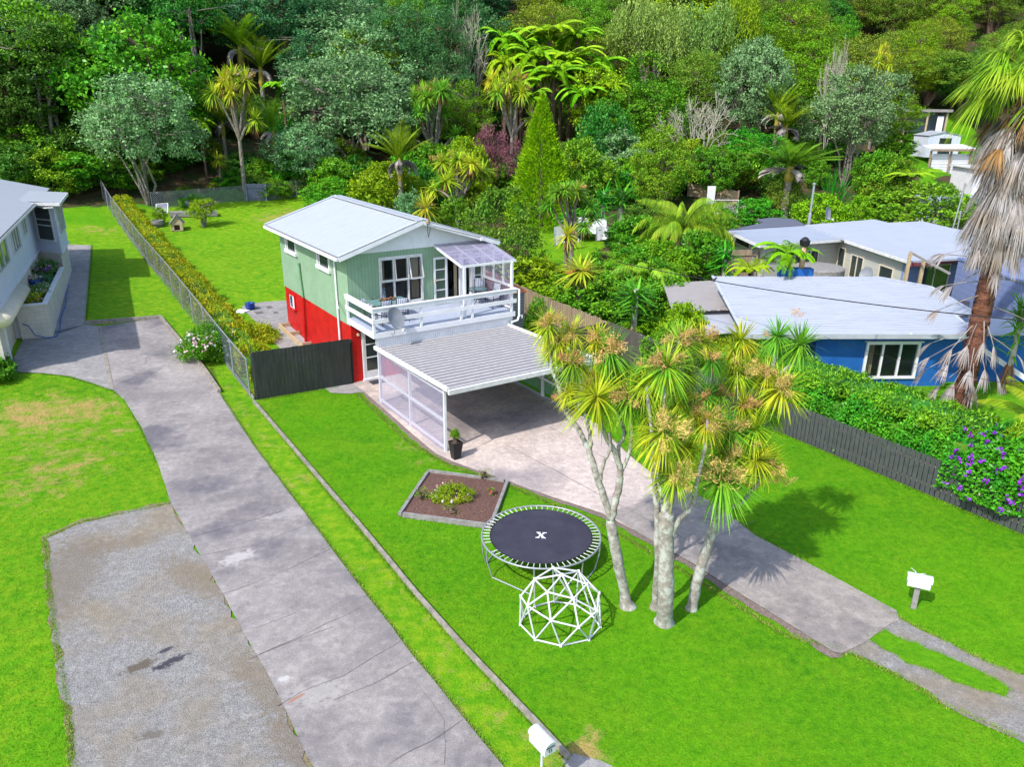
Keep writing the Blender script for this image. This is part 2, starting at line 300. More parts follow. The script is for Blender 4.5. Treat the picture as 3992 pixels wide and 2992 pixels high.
# ground: lawn, dry patches and bare forest floor, chosen by attributes laid out on the ground
def ground_mat():
    m=bpy.data.materials.new('ground');m.use_nodes=True;N=m.node_tree.nodes;L=m.node_tree.links;b=N['Principled BSDF'];b.inputs['Roughness'].default_value=.9;b.inputs['Specular IOR Level'].default_value=.1
    tc=N.new('ShaderNodeTexCoord').outputs['Object']
    def nz(sc,d=4,r=.6):
        n=N.new('ShaderNodeTexNoise');n.inputs['Scale'].default_value=sc;n.inputs['Detail'].default_value=d;n.inputs['Roughness'].default_value=r;L.new(tc,n.inputs['Vector']);return n.outputs['Fac']
    def rg(f,a,z,c=0,d=1):
        r=N.new('ShaderNodeMapRange');L.new(f,r.inputs['Value'])
        for i,v in zip(('From Min','From Max','To Min','To Max'),(a,z,c,d)):r.inputs[i].default_value=v
        return r.outputs[0]
    def mx(f,A,B,mode='MIX'):
        x=N.new('ShaderNodeMix');x.data_type='RGBA';x.blend_type=mode;L.new(f,x.inputs[0])
        for i,q in ((6,A),(7,B)):
            if hasattr(q,'links'):L.new(q,x.inputs[i])
            else:x.inputs[i].default_value=(*q,1)
        return x.outputs[2]
    def at(n):
        a=N.new('ShaderNodeAttribute');a.attribute_name=n;return a.outputs['Fac']
    def ma(op,A,B):
        x=N.new('ShaderNodeMath');x.operation=op
        for i,q in ((0,A),(1,B)):
            if hasattr(q,'links'):L.new(q,x.inputs[i])
            else:x.inputs[i].default_value=q
        return x.outputs[0]
    g=mx(rg(nz(1.1,6,.7),.35,.65),(.055,.215,.002),(.10,.29,.004))
    g=mx(rg(nz(.22,4),.40,.66),g,(.035,.165,.003));g=mx(rg(nz(.45,6,.75),.48,.74),g,(.17,.30,.008));g=mx(rg(nz(2.6,5,.8),.55,.78),g,(.22,.28,.02));g=mx(rg(nz(4.5,5,.8),.57,.72),g,(.04,.17,.004))
    g=mx(rg(nz(28,3,.7),.3,.72),mx(rg(nz(9,2),.25,.75),g,(.035,.155,.002)),mx(rg(nz(5,2),.3,.7),g,(.15,.36,.006)))
    g=mx(rg(at('lush'),0,1),mx(rg(nz(3,3),.4,.7),g,(.27,.36,.014)),g)
    dryf=ma('ADD',at('dry'),rg(nz(1.7,5,.7),.2,.8,-.55,.55))
    g=mx(rg(dryf,.35,.8),g,mx(rg(nz(14,3),.3,.7),(.30,.24,.06),(.40,.27,.11)))
    soil=mx(rg(nz(2.5,5),.35,.65),(.05,.035,.02),(.11,.075,.04));soil=mx(rg(nz(.6,4),.42,.6),soil,(.025,.06,.012))
    c=mx(rg(ma('ADD',at('soil'),rg(nz(1.2,4),.2,.8,-.3,.3)),.4,.6),g,soil)
    L.new(c,b.inputs['Base Color'])
    bn=N.new('ShaderNodeBump');bn.inputs['Distance'].default_value=.05;bn.inputs['Strength'].default_value=.8;L.new(nz(20,3,.7),bn.inputs['Height']);L.new(bn.outputs[0],b.inputs['Normal'])
    return m
GM=ground_mat()
# ---------------- ground, paths ----------------
def inpoly(X,Y,P):
    c=np.zeros(X.shape,bool);n=len(P)
    for i in range(n):
        x1,y1=P[i][:2];x2,y2=P[(i+1)%n][:2]
        k=((y1>Y)!=(y2>Y))&(X<(x2-x1)*(Y-y1)/(y2-y1+1e-12)+x1);c^=k
    return c
def cpoly(L): return [tuple(cast(*q)[:2]) for q in L]
def axis(parts):
    o=[]
    for a,b,s in parts:o+=list(np.arange(a,b,s))
    return np.array(o+[parts[-1][1]])
gx=axis([(-160,-45,6),(-45,-24,1),(-24,26,.5),(26,60,1.2),(60,200,7)]);gy=axis([(-80,6,8),(6,45,.5),(45,100,1),(100,400,8)])
GX,GY=np.meshgrid(gx,gy);GZ=Tv(GX,GY)
bumpy=np.clip((GY-74)/10,0,1)*(.8*np.sin(GX*.31+GY*.17)+.6*np.sin(GX*.13-GY*.41));GZ2=GZ+bumpy
back_lawn=cpoly([(437,665),(222,440),(330,455),(450,437),(560,432),(700,420),(760,440),(650,560),(690,690),(600,760)])
clo_lawn=cpoly([(1135,480),(1190,470),(1300,500),(1300,560),(1200,600),(1140,560)])
shed_lawn=cpoly([(1920,330),(1990,260),(2060,255),(2110,262),(2110,340),(2010,400),(1930,375)])
strip=cpoly([(445,790),(490,790),(560,880),(776,1138),(1148,1559),(1228,1645),(1300,1760),(1160,1760),(900,1430),(740,1220),(554,974)])
s_=-.54*GX+.842*GY
soil=((s_>73)&(GX<2))|((GX>=2)&(GY>42))|((GX>-7)&(GY>43)&(GX<2.1))
soil=soil.astype(float)
for P in (back_lawn,clo_lawn,shed_lawn): soil[inpoly(GX,GY,P)]=-.5
lush=np.ones(GX.shape)
lush[inpoly(GX,GY,back_lawn)]=.25;lush[inpoly(GX,GY,strip)]=.35;lush[inpoly(GX,GY,clo_lawn)]=.5
lush[(GX<-9)&(GY>28)&(GY<60)&(soil<.5)]=.45;lush[(GX<-9)&(GY<=31)]=.6
dry=np.full(GX.shape,-.1);dry[inpoly(GX,GY,strip)]=.28
for px,py,r,a in [(130,960,4,.13),(600,500,5,.10),(150,900,1.6,.26),(60,1000,1.9,.28),(110,870,1.3,.2),(230,880,.8,.35),(270,930,.6,.35),(30,900,1.5,.4),(320,1060,.5,.3),(170,1010,1.2,.3),(60,1090,1.2,.3),
    (860,960,.5,.45),(900,985,.5,.5),(820,935,.4,.3),(930,1000,.3,.4),(650,1040,.4,.2),(225,600,.8,.5),(215,500,1.2,.5),(300,510,1.5,.4),(260,620,1,.35),(190,490,1,.4),
    (480,560,1.5,.2),(430,520,1.5,.25),(560,480,2,.25),(640,455,2.0,.45),(620,500,1.4,.45),(600,470,1.5,.35),(1300,1620,.4,.5),(1250,1600,.3,.4),(1240,1640,.3,.5),(1490,1470,.8,.25),(1900,1290,.3,.4),(1770,1230,.25,.3)]:
    c=cast(px,py);dry+=a*np.exp(-((GX-c[0])**2+(GY-c[1])**2)/(2*r*r))
ny,nx=GX.shape
idx=np.arange(nx*ny).reshape(ny,nx);F4=np.stack([idx[:-1,:-1],idx[:-1,1:],idx[1:,1:],idx[1:,:-1]],-1).reshape(-1,4)
me=bpy.data.meshes.new('ground');me.from_pydata(np.stack([GX,GY,GZ2],-1).reshape(-1,3).tolist(),[],F4.tolist());me.materials.append(GM)
for n_,a_ in (('dry',dry),('lush',lush),('soil',soil)):
    at_=me.attributes.new(n_,'FLOAT','POINT');at_.data.foreach_set('value',a_.reshape(-1).astype(np.float32))
me.polygons.foreach_set('use_smooth',[True]*len(me.polygons));struct(link('ground',me))
import bmesh
def jit(P,step,amp,seed=1):
    r=random.Random(seed);o=[];n=len(P)
    for i in range(n):
        a=np.array(P[i][:2]);b=np.array(P[(i+1)%n][:2]);d=b-a;l=np.linalg.norm(d);k=max(1,int(l/step));nn=np.array([-d[1],d[0]])/(l+1e-9)
        for j in range(k): o.append(tuple(a+d*j/k+nn*r.uniform(-amp,amp)))
    return o
def drape(name,P,off,m,grid=1.0,parent=None):
    bm=bmesh.new();bm.faces.new([bm.verts.new((x,y,0)) for x,y in P]);bmesh.ops.triangulate(bm,faces=bm.faces[:])
    xs=[p[0] for p in P];ys=[p[1] for p in P]
    for ax,a,b in ((0,min(xs),max(xs)),(1,min(ys),max(ys))):
        for c in np.arange(math.ceil(a),b,grid):
            no=(1,0,0) if ax==0 else (0,1,0);co=(c,0,0) if ax==0 else (0,c,0)
            bmesh.ops.bisect_plane(bm,geom=bm.verts[:]+bm.edges[:]+bm.faces[:],plane_co=co,plane_no=no)
    for v in bm.verts:v.co.z=T(v.co.x,v.co.y)+off
    bmesh.ops.recalc_face_normals(bm,faces=bm.faces[:])
    if bm.faces and sum(f.normal.z for f in bm.faces)<0: bmesh.ops.reverse_faces(bm,faces=bm.faces[:])
    me=bpy.data.meshes.new(name);bm.to_mesh(me);bm.free();me.materials.append(m);return link(name,me,parent)
# main house frame
HA=math.radians(33.283);HO=np.array([-6.806,31.571,0]);Ha=np.array([math.cos(HA),math.sin(HA),0]);Hb=np.array([-math.sin(HA),math.cos(HA),0])
def hw(a,b,z=0): return HO+Ha*a+Hb*b+np.array([0,0,z])
def hw2(a,b): return tuple(hw(a,b)[:2])
gp=cpoly([(98,1165),(180,1130),(300,1105),(372,1088),(400,1145),(500,1320),(600,1500),(665,1640),(740,1760),(170,1760),(158,1658),(150,1560),(125,1400),(108,1280)])
gp2=cpoly([(90,1160),(180,1122),(300,1098),(370,1084),(396,1145),(495,1320),(595,1500),(660,1640),(735,1765),(150,1765),(148,1658),(140,1560),(117,1400),(100,1280)])
struct(drape('gravel_edge',jit(gp2,.25,.07,3),.012,M('gravel edge')))
struct(drape('gravel_pad',jit(gp,.3,.12,4),.024,M('gravel')))
struct(drape('left_driveway',jit(cpoly([(740,1760),(665,1640),(600,1500),(500,1320),(400,1145),(370,1090),(340,1000),(300,915),(270,868),(243,844),(216,707),(347,690),(376,726),(424,779),(450,815),(474,851),(554,974),(740,1220),(900,1430),(1085,1658),(1160,1760)]),.6,.012,5),.04,M('left concrete')))
struct(drape('forecourt',cpoly([(213,707),(184,703),(115,729),(54,732),(51,735),(25,786),(28,806),(90,808),(150,815),(200,830),(238,844)]),.036,M('grey concrete')))
struct(drape('side_path',cpoly([(115,729),(184,703),(198,531),(142,529),(142,548)]),.03,M('grey concrete')))
struct(drape('drain_strip',cpoly([(211,707),(219,707),(247,846),(237,844)]),.055,M('kerb concrete')))
rd=cpoly([(787,849),(830,886),(892,941),(942,983),(980,1001),(1055,1028),(1108,1046),(1150,1062),(1210,1083),(1300,1112),(1390,1160),(1500,1222),(1560,1262),(1700,1350),(1800,1412),(1818,1415),(1870,1390),(1905,1362),(1941,1342),(1935,1325),(1800,1251),(1700,1198),(1631,1161),(1541,1089),(1450,1045),(1409,1026),(1364,990),(1319,948)])+[hw2(6.05,-9.2),hw2(6.05,.1),hw2(.1,.1),hw2(-.1,-.1)]
rb=cpoly([(770,850),(815,893),(880,955),(935,995),(975,1010),(1050,1036),(1105,1054),(1150,1071),(1205,1095),(1290,1128),(1380,1175),(1490,1245),(1550,1285),(1690,1372),(1790,1436),(1830,1430),(1818,1412),(1700,1345),(1560,1255),(1300,1105),(1150,1058),(980,995),(892,935),(800,849)])
_A=np.array(rd[:22]);rb=[tuple(np.array(p)*.5+.5*_A[np.argmin(((_A-np.array(p))**2).sum(1))]) if i<16 else p for i,p in enumerate(rb)]
struct(drape('mulch_border',jit(rb,.3,.05,6),.02,M('border mulch')))
struct(drape('house_driveway',rd,.035,M('house concrete')))
struct(drape('gravel_drive',jit(cpoly([(1818,1415),(1831,1410),(1896,1437),(1958,1473),(2008,1493),(2034,1523),(2134,1573),(2196,1598),(2330,1680),(2420,1600),(2212,1465),(2134,1437),(2046,1392),(1984,1362),(1941,1337),(1930,1345),(1870,1385)]),.3,.06,7),.022,M('gravel')))
island=jit(cpoly([(1871,1382),(1909,1364),(1959,1388),(2049,1425),(2134,1462),(2184,1495),(2171,1512),(2109,1495),(2034,1465),(1959,1433),(1909,1405)]),.2,.06,8)
o=drape('grass_island',island,.03,GM)
for n_,v_ in (('lush',1.),('dry',.05)):
    a_=o.data.attributes.new(n_,'FLOAT','POINT');a_.data.foreach_set('value',[v_]*len(o.data.vertices))
struct(o)
struct(drape('stepping_path',cpoly([(700,840),(762,830),(787,849),(754,853),(715,851)]),.03,M('grey concrete')))
struct(drape('corner_slab',cpoly([(1215,1646),(1240,1632),(1300,1650),(1400,1700),(1400,1760),(1260,1760)]),.03,M('grey concrete')))
struct(drape('patio',[hw2(-1.35,12.6),hw2(-.2,12.9),hw2(1.2,12.6),hw2(1.2,9.0),hw2(-.02,8.8),hw2(-.5,7.5),hw2(-.55,3.5),hw2(-1.5,3.5)],.03,M('grey concrete')))
struct(drape('side_slab',[hw2(-1.5,5.0),hw2(-.55,5.0),hw2(-.55,3.2),hw2(-1.5,3.2)],.045,M('pale patch')))
for a0,a1,b0,b1 in ((-1.0,-.6,10.9,11.3),(-.2,.1,11.6,12),(-.15,.1,10.6,10.9)): struct(drape('patio_gap',[hw2(a0,b0),hw2(a1,b0),hw2(a1,b1),hw2(a0,b1)],.04,M('joint')))
# cracks and joints as thin dark strips lying on the concrete
def strip_line(pts,wd,off,m,name='crack',seed=0,amp=.02):
    r=random.Random(seed);P=[]
    for i in range(len(pts)-1):
        a=np.array(pts[i][:2]);b=np.array(pts[i+1][:2]);k=max(1,int(np.linalg.norm(b-a)/.25))
        for j in range(k): P.append(a+(b-a)*j/k+np.array([r.uniform(-amp,amp),r.uniform(-amp,amp)]))
    P.append(np.array(pts[-1][:2]));mb=MB()
    L_=[];Rr=[]
    for i,p in enumerate(P):
        d=P[min(i+1,len(P)-1)]-P[max(i-1,0)];d/=np.linalg.norm(d)+1e-9;n=np.array([-d[1],d[0]])*wd/2*r.uniform(.25,.95)
        for q,LL in ((p+n,L_),(p-n,Rr)): LL.append((q[0],q[1],T(q[0],q[1])+off))
    n=len(P);mb.add(L_+Rr,[(i,n+i,n+i+1,i+1) for i in range(n-1)]);return struct(mb.build(name,m))
for i,(pl,wd) in enumerate([([(417,1163),(520,1135),(612,1107)],.03),([(435,1205),(560,1180),(655,1140)],.018),([(520,1275),(620,1235),(715,1190)],.02),([(478,1290),(560,1262)],.02),([(536,1430),(640,1385),(745,1335),(778,1318)],.025),([(500,1372),(560,1360),(640,1328)],.012),
    ([(560,1420),(680,1375),(720,1360)],.02),([(600,1530),(650,1500),(745,1465),(865,1390)],.025),([(720,1520),(830,1470),(893,1436)],.03),([(840,1658),(960,1590),(1000,1560)],.035),([(900,1480),(960,1560),(960,1658)],.012),
    ([(300,830),(345,800),(360,786)],.02),([(300,880),(410,868),(475,850)],.016),([(313,790),(320,770),(400,785)],.02),([(265,745),(300,742)],.01),([(243,842),(300,812),(345,795)],.018),([(120,735),(185,720),(186,705)],.015),([(140,770),(215,750)],.015),([(120,648),(190,645)],.02),([(124,624),(192,622)],.02),([(118,680),(187,675)],.02),([(141,588),(195,587)],.02),([(142,560),(197,548)],.02)]):
    strip_line(cpoly(pl),wd,.046,M('joint'),seed=i)
hj=[([(1090,962),(1300,1075),(1480,1170)],.03),([(1470,1195),(1630,1130)],.02),([(1200,870),(1100,935),(1000,985)],.018),([(1185,925),(1320,1000),(1409,1040)],.02),([(1330,1125),(1460,1060)],.015)]
for i,(pl,wd) in enumerate(hj): strip_line(cpoly(pl),wd,.045,M('joint'),seed=50+i)
struct(drape('old_driveway',cpoly([(1310,1112),(1390,1161),(1500,1223),(1560,1263),(1700,1351),(1800,1413),(1818,1416),(1870,1391),(1905,1363),(1941,1341),(1935,1324),(1800,1250),(1700,1197),(1631,1160),(1541,1088),(1475,1060)]),.039,M('old concrete')))
# kerbs
def kerb(name,pts,wd,h,label,m='kerb concrete',dz=0):
    P=[np.array(p[:2]) for p in pts];mb=MB()
    for i in range(len(P)-1):
        a,b=P[i],P[i+1];l=np.linalg.norm(b-a);k=max(1,round(l/1.0))
        for j in range(k):
            p=a+(b-a)*j/k;q=a+(b-a)*(j+.997)/k
            mb.beam((p[0],p[1],T(*p)+h/2-.05+dz+R_.uniform(-.008,.008)),(q[0],q[1],T(*q)+h/2-.05+dz),wd,h+.1)
    return tag(mb.build(name,M(m)),label,'kerb')
kerb('garden_kerb',cpoly([(549,872),(724,1078),(776,1138),(900,1290),(1000,1403),(1148,1559),(1228,1645)]),.085,.13,'long low weathered concrete kerb dividing the grass strip from the front lawn')
kerb('driveway_kerb',cpoly([(184,702),(347,690),(380,730),(424,779),(450,815),(474,851)]),.13,.2,'concrete kerb around the top corner of the left driveway')
kerb('fence_board',cpoly([(490,790),(549,866)]),.05,.15,'weathered timber board under the short end of the mesh fence','grey timber')
kerb('fence_board',cpoly([(258,480),(330,580),(437,690)]),.06,.2,'timber board under the long mesh fence beside the left lawn','grey timber')
# ---------------- main house ----------------
hs=thing('house','two storey house, green cladding over red block, with white metal roof','house',HO,HA)
Wd,Ln=6.5,8.72
fa=MB().box(-.0,.42,-.0,.2,-.1,2.62).box(.0,.2,.2,Ln,-.1,2.62).box(.2,Wd,Ln-.2,Ln,-.1,2.62).box(Wd-.2,Wd,.0,Ln-.2,-.1,2.62).box(1.25,Wd-.2,.0,.2,-.1,2.62).box(.42,1.25,0,.2,2.2,2.62)
fa.build('lower_wall',M('red block'),hs)
def holed(axis,lo,hi,z0,z1,holes,t0,t1):  # wall along axis with rectangular openings
    mb=MB();xs=sorted({lo,hi,*[h[0] for h in holes],*[h[1] for h in holes]});
    for i in range(len(xs)-1):
        a,b=xs[i],xs[i+1];zs=[z0]
        for h in sorted(holes,key=lambda h:h[2]):
            if h[0]<=a+1e-6 and h[1]>=b-1e-6: zs+= [h[2],h[3]]
        zs.append(z1)
        for j in range(0,len(zs),2):
            if zs[j+1]-zs[j]>1e-3: (mb.box(a,b,t0,t1,zs[j],zs[j+1]) if axis==0 else mb.box(t0,t1,a,b,zs[j],zs[j+1]))
    return mb
holed(0,-.03,Wd+.03,2.56,5.56,[(1.42,3.37,3.3,5.27),(4.6,5.86,2.97,5.12)],-.04,.12).build('front_wall',M('green cladding front'),hs)
holed(1,.12,Ln-.12,2.56,5.5,[(6.25,7.75,4.6,5.2),(1.87,3.35,4.6,5.2)],-.03,.12).build('side_wall',M('green cladding side'),hs)
MB().box(-.03,Wd+.03,Ln-.12,Ln+.03,2.56,5.5).box(Wd-.12,Wd+.03,.12,Ln-.12,2.56,5.5).build('rear_wall',M('green cladding side'),hs)
# gable panel
RG=Wd/2;ZE,ZR=5.60,6.80;slope=(ZR-ZE)/(RG+.52)
def zr(a): return ZR-abs(a-RG)*slope
MB().add([(.05,-.07,5.561),(Wd-.05,-.07,5.561),(Wd-.05,-.07,zr(Wd)-.1),(RG,-.07,ZR-.1),(.05,-.07,zr(0)-.1),(.05,.1,5.561),(Wd-.05,.1,5.561),(Wd-.05,.1,zr(Wd)-.1),(RG,.1,ZR-.1),(.05,.1,zr(0)-.1)],[(0,1,2,3,4),(9,8,7,6,5),(0,5,6,1),(4,3,8,9),(3,2,7,8)]).build('gable_panel',M('white paint'),hs)
def corr(x0,x1,y0,y1,zf,period,amp,along='x',t=None,samp=6,ph=0):
    """corrugated sheet: ribs run along x (or y); zf(x,y) gives the mean height"""
    mb=MB();L_=(y1-y0) if along=='x' else (x1-x0);n=max(2,int(L_/period*samp));vs=[];E_=np.linspace(0,1,5)
    for i in range(n+1):
        c=(y0 if along=='x' else x0)+L_*i/n;dz=amp*math.sin(2*math.pi*(c)/period+ph)
        for e in E_:
            x,y=(x0+(x1-x0)*e,c) if along=='x' else (c,y0+(y1-y0)*e)
            vs.append((x,y,zf(x,y)+dz))
    m=5;fs=[(i*m+j,i*m+j+1,(i+1)*m+j+1,(i+1)*m+j) for i in range(n) for j in range(4)];return mb.add(vs,fs)
rf=MB()
for s0,s1 in ((-.52,RG),(RG,Wd+.52)): 
    q=corr(s0,s1,-.5,Ln+.57,lambda x,y:zr(x),.19,.009);rf.add(q.v,q.f)
roof=rf.build('roof',M('roof metal'),hs,True)
MB().add([(-.50,-.48,ZE-.05),(RG,-.48,ZR-.05),(Wd+.50,-.48,ZE-.05),(Wd+.50,Ln+.55,ZE-.05),(RG,Ln+.55,ZR-.05),(-.50,Ln+.55,ZE-.05)],[(0,1,4,5),(1,2,3,4)]).build('soffit',M('white paint'),roof)
q=MB()
for b0 in (-.55,Ln+.45): 
    for sg in (-1,1):
        p0=(RG,b0+.08,ZR+.03);p1=(RG+sg*(RG+.54),b0+.08,ZE+.03);q.beam(p0,p1,.2,.03)
q.beam((RG-.13,-.55,ZR+.0),(RG-.13,Ln+.6,ZR+.0),.28,.03);q.beam((RG+.13,-.55,ZR+.0),(RG+.13,Ln+.6,ZR+.0),.28,.03)
q.build('flashing',M('roof flashing'),roof)
q=MB()
q2_=MB()
for sg in (-1,1): q.beam((RG,-.56,ZR-.10),(RG+sg*(RG+.54),-.56,ZE-.10),.03,.17);q2_.beam((RG,Ln+.6,ZR-.10),(RG+sg*(RG+.54),Ln+.6,ZE-.10),.03,.17)
q.build('bargeboard',M('white paint'),roof);q2_.build('bargeboard',M('white paint'),roof)
q=MB().beam((-.58,-.5,ZE-.10),(-.58,Ln+.57,ZE-.10),.1,.12).beam((Wd+.58,-.5,ZE-.10),(Wd+.58,Ln+.57,ZE-.10),.1,.12);q.build('gutter',M('white paint'),roof)
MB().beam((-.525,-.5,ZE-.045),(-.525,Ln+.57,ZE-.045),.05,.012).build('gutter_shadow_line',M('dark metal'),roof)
MB().tube([(-.55,1.15,ZE-.12),(-.3,1.15,ZE-.25),(-.1,1.15,ZE-.42),(-.1,1.12,.1)],.045,8).tube([(-.1,1.1,3.4),(-.35,.4,3.35),(-.35,.3,3.3)],.02,6).build('downpipe',M('white paint'),hs)
MB().tube([(-.1,5.85,.4),(-.1,5.66,2.6)],.06,8).build('soil_pipe_lower',M('red block'),hs)
MB().tube([(-.1,5.66,2.6),(-.1,5.8,3.4),(-.1,5.88,4.15)],.05,8).tube([(-.1,5.83,3.42),(-.1,5.84,3.55)],.07,8).tube([(-.1,5.88,4.12),(-.1,5.88,4.22)],.065,8).build('vent_pipe',M('green pipe'),hs)
MB().tube([(-.12,5.85,.35),(-.35,5.6,.1)],.06,8).build('drain_elbow',M('red block'),hs)
def side_window(b0,b1,z0,z1):
    f=MB();x=-.09
    f.box(x,.02,b0-.07,b0+.02,z0-.05,z1+.05).box(x,.02,b1-.02,b1+.07,z0-.05,z1+.05).box(x,.02,b0+.02,b1-.02,z1-.02,z1+.05).box(x-.05,.02,b0-.12,b1+.12,z0-.16,z0)
    w_=f.build('window',M('white paint'),hs);MB().box(-.06,-.02,b1-.2,b1-.12,z0,z1-.02).build('sash',M('white paint'),w_)
    MB().box(-.045,-.035,b0+.02,b1-.02,z0,z1-.02).build('pane',M('dark glass'),w_)
side_window(6.3,7.7,4.62,5.15);side_window(1.92,3.3,4.62,5.15)
f=MB().box(-.06,-.005,7.2,7.26,1.65,2.35).box(-.06,-.005,7.98,8.04,1.65,2.35).box(-.06,-.005,7.26,7.98,2.29,2.35).box(-.14,-.005,7.1,8.1,1.55,1.65)
w_=f.build('window',M('red block'),hs);MB().box(-.04,-.003,7.26,7.98,1.65,2.29).build('pane',M('pale cladding'),w_);MB().box(-.045,-.042,7.55,7.9,1.7,2.25).build('glass',M('dark glass'),w_)
# front window: three lights above, three below
f=MB();a0,a1,z0,z1=1.42,3.37,3.3,5.27;zm=4.28
f.box(a0-.05,a0+.04,-.09,.05,z0-.05,z1+.05).box(a1-.04,a1+.05,-.09,.05,z0-.05,z1+.05).box(a0+.04,a1-.04,-.09,.05,z1-.04,z1+.05).box(a0+.04,a1-.04,-.11,.05,z0-.07,z0+.03).box(a0+.04,a1-.04,-.09,.05,zm-.04,zm+.04)
for m_ in (2.06,2.72): f.box(m_-.035,m_+.035,-.085,.045,z0+.03,zm-.04).box(m_-.035,m_+.035,-.085,.045,zm+.04,z1-.04)
w_=f.build('window',M('old white paint'),hs)
for x0,x1 in ((a0+.04,2.025),(2.095,2.685),(2.755,a1-.04)):
    MB().box(x0,x1,-.02,-.01,z0+.03,zm-.04).build('pane',M('glass'),w_)
for x0,x1,t in ((a0+.04,2.025,.03),(2.095,2.685,.10),(2.755,a1-.04,.22)):   # upper casements, hinged at the top and a little open
    q=MB();zt,zb_=z1-.05,zm+.05;b0,b1=-.1,-.1-t
    for p0,p1 in (((x0,b0,zt),(x0,b1,zb_)),((x1,b0,zt),(x1,b1,zb_)),((x0,b0,zt),(x1,b0,zt)),((x0,b1,zb_),(x1,b1,zb_))): q.beam(p0,p1,.05,.035,(0,1,0))
    s_o=q.build('sash',M('old white paint'),w_);MB().add([(x0,b0,zt),(x1,b0,zt),(x1,b1,zb_),(x0,b1,zb_)],[(0,1,2,3)]).build('pane',M('glass'),s_o)
def curtain(x0,x1,z0,z1,b,par,n=10):
    mb=MB();vs=[]
    for i in range(n*4+1):
        x=x0+(x1-x0)*i/(n*4);y=b+.03*math.sin(i*math.pi/2);vs+= [(x,y,z0),(x,y,z1)]
    mb.add(vs,[(2*i,2*i+2,2*i+3,2*i+1) for i in range(n*4)]);return mb.build('curtain',M('curtain'),par)
curtain(1.47,1.72,3.35,5.2,.2,hs,5);curtain(2.98,3.32,3.35,5.2,.2,hs,7)
# room behind
MB().box(.15,Wd-.15,.13,5.9,2.9,2.965).build('floor',M('carpet'),hs);MB().box(.13,Wd-.13,5.9,6,2.97,5.5).box(Wd-.2,Wd-.13,.13,5.9,2.97,5.5).box(.14,.18,.13,5.9,2.97,5.5).box(.15,Wd-.15,.13,5.9,5.45,5.5).build('interior_wall',M('interior'),hs)
# french doors, open outwards against the wall
def leaf(x0,x1,par,b=-.12):
    f=MB();z0,z1=3.0,5.08
    f.box(x0,x0+.09,b,b+.04,z0,z1).box(x1-.09,x1,b,b+.04,z0,z1).box(x0+.09,x1-.09,b,b+.04,z1-.1,z1).box(x0+.09,x1-.09,b,b+.04,z0,z0+.16)
    for k in (1,2,3): f.box(x0+.09,x1-.09,b,b+.04,z0+.16+k*.455-.02,z0+.16+k*.455+.02)
    d=f.build('door',M('white paint'),par);MB().box(x0+.09,x1-.09,b+.015,b+.022,z0+.16,z1-.1).build('pane',M('glass'),d);return d
d=leaf(3.93,4.58,hs);MB().box(3.955,3.985,-.16,-.12,3.95,4.12).tube([(3.97,-.17,4.05),(4.06,-.17,4.05)],.012,6).build('handle',M('rust'),d)
leaf(5.92,6.42,hs)
MB().box(4.55,4.62,-.1,.13,2.97,5.15).box(5.84,5.91,-.1,.13,2.97,5.15).box(4.62,5.84,-.1,.13,5.08,5.15).box(5.28,5.5,.02,.1,2.99,5.08).build('door_frame',M('white paint'),hs)
curtain(5.12,5.27,3,5.05,.25,hs,3)
# deck
deck=MB().box(-.10,6.42,-2.66,-.045,2.86,2.95).build('deck_floor',M('deck paint'),hs)
q=MB().box(-.15,6.47,-2.76,-2.70,2.72,2.93).box(-.15,-.09,-2.70,.0,2.72,2.93).box(6.41,6.47,-2.70,-.05,2.72,2.93);q.build('fascia',M('white paint'),deck)
q=corr(0,1,0,1,lambda x,y:0,.1,.01) # placeholder profile for the band below
mb=MB();n=int(6.5/.1*4);vs=[]
for i in range(n+1):
    x=-.02+6.42*i/n;y=-2.66+.013*math.sin(2*math.pi*x/.1);vs+=[(x,y,2.3),(x,y,2.74)]
mb.add(vs,[(2*i,2*i+2,2*i+3,2*i+1) for i in range(n)]).build('corrugated_band',M('white paint'),deck,True)
MB().box(-.02,6.4,-2.64,-2.6,2.2,2.72).build('band_backing',M('white paint'),deck)
rl=MB()
for z0,z1 in ((3.76,3.92),(3.33,3.50)): rl.box(-.18,6.5,-2.80,-2.765,z0,z1).box(-.18,-.145,-2.765,.02,z0,z1)
rl.box(-.20,6.52,-2.83,-2.66,3.92,3.955).box(-.20,-.06,-2.66,.05,3.92,3.955).box(6.38,6.52,-2.66,-2.5,3.92,3.955)
rail=rl.build('railing',M('white paint'),deck)
for x,y in ((-.10,-2.70),(-.10,-.05),(1.95,-2.71),(3.80,-2.71),(4.34,-2.71),(6.30,-2.71)): MB().box(x-.045,x+.045,y-.045,y+.045,2.94,3.915).build('rail_post',M('white paint'),rail)
# porch
def zp(y): return 5.66+y*(5.66-5.17)/2.45
pr=corr(3.98,6.62,-2.47,-.08,lambda x,y:zp(y),.1,.012,'y').build('porch_roof',M('porch roof sheet'),hs,True)
q=MB().beam((4.02,-.08,zp(0)-.09),(4.02,-2.45,zp(-2.45)-.09),.06,.11).beam((4.0,-2.47,5.09),(6.66,-2.47,5.09),.07,.1).beam((6.58,-.08,zp(0)-.09),(6.58,-2.45,zp(-2.45)-.09),.06,.11)
for x in (4.85,5.7): q.beam((x,-.08,zp(0)-.06),(x,-2.43,zp(-2.43)-.06),.05,.06)
for y in (-.9,-1.7): q.beam((4.06,y,zp(y)-.05),(6.55,y,zp(y)-.05),.04,.05)
q.build('porch_rafter',M('white paint'),pr)
for x,y in ((4.10,-2.5),(6.44,-2.5)): MB().box(x-.05,x+.05,y-.05,y+.05,2.94,5.05).build('porch_post',M('white paint'),pr)
q=MB().box(6.40,6.48,-2.44,-.05,3.95,4.05)
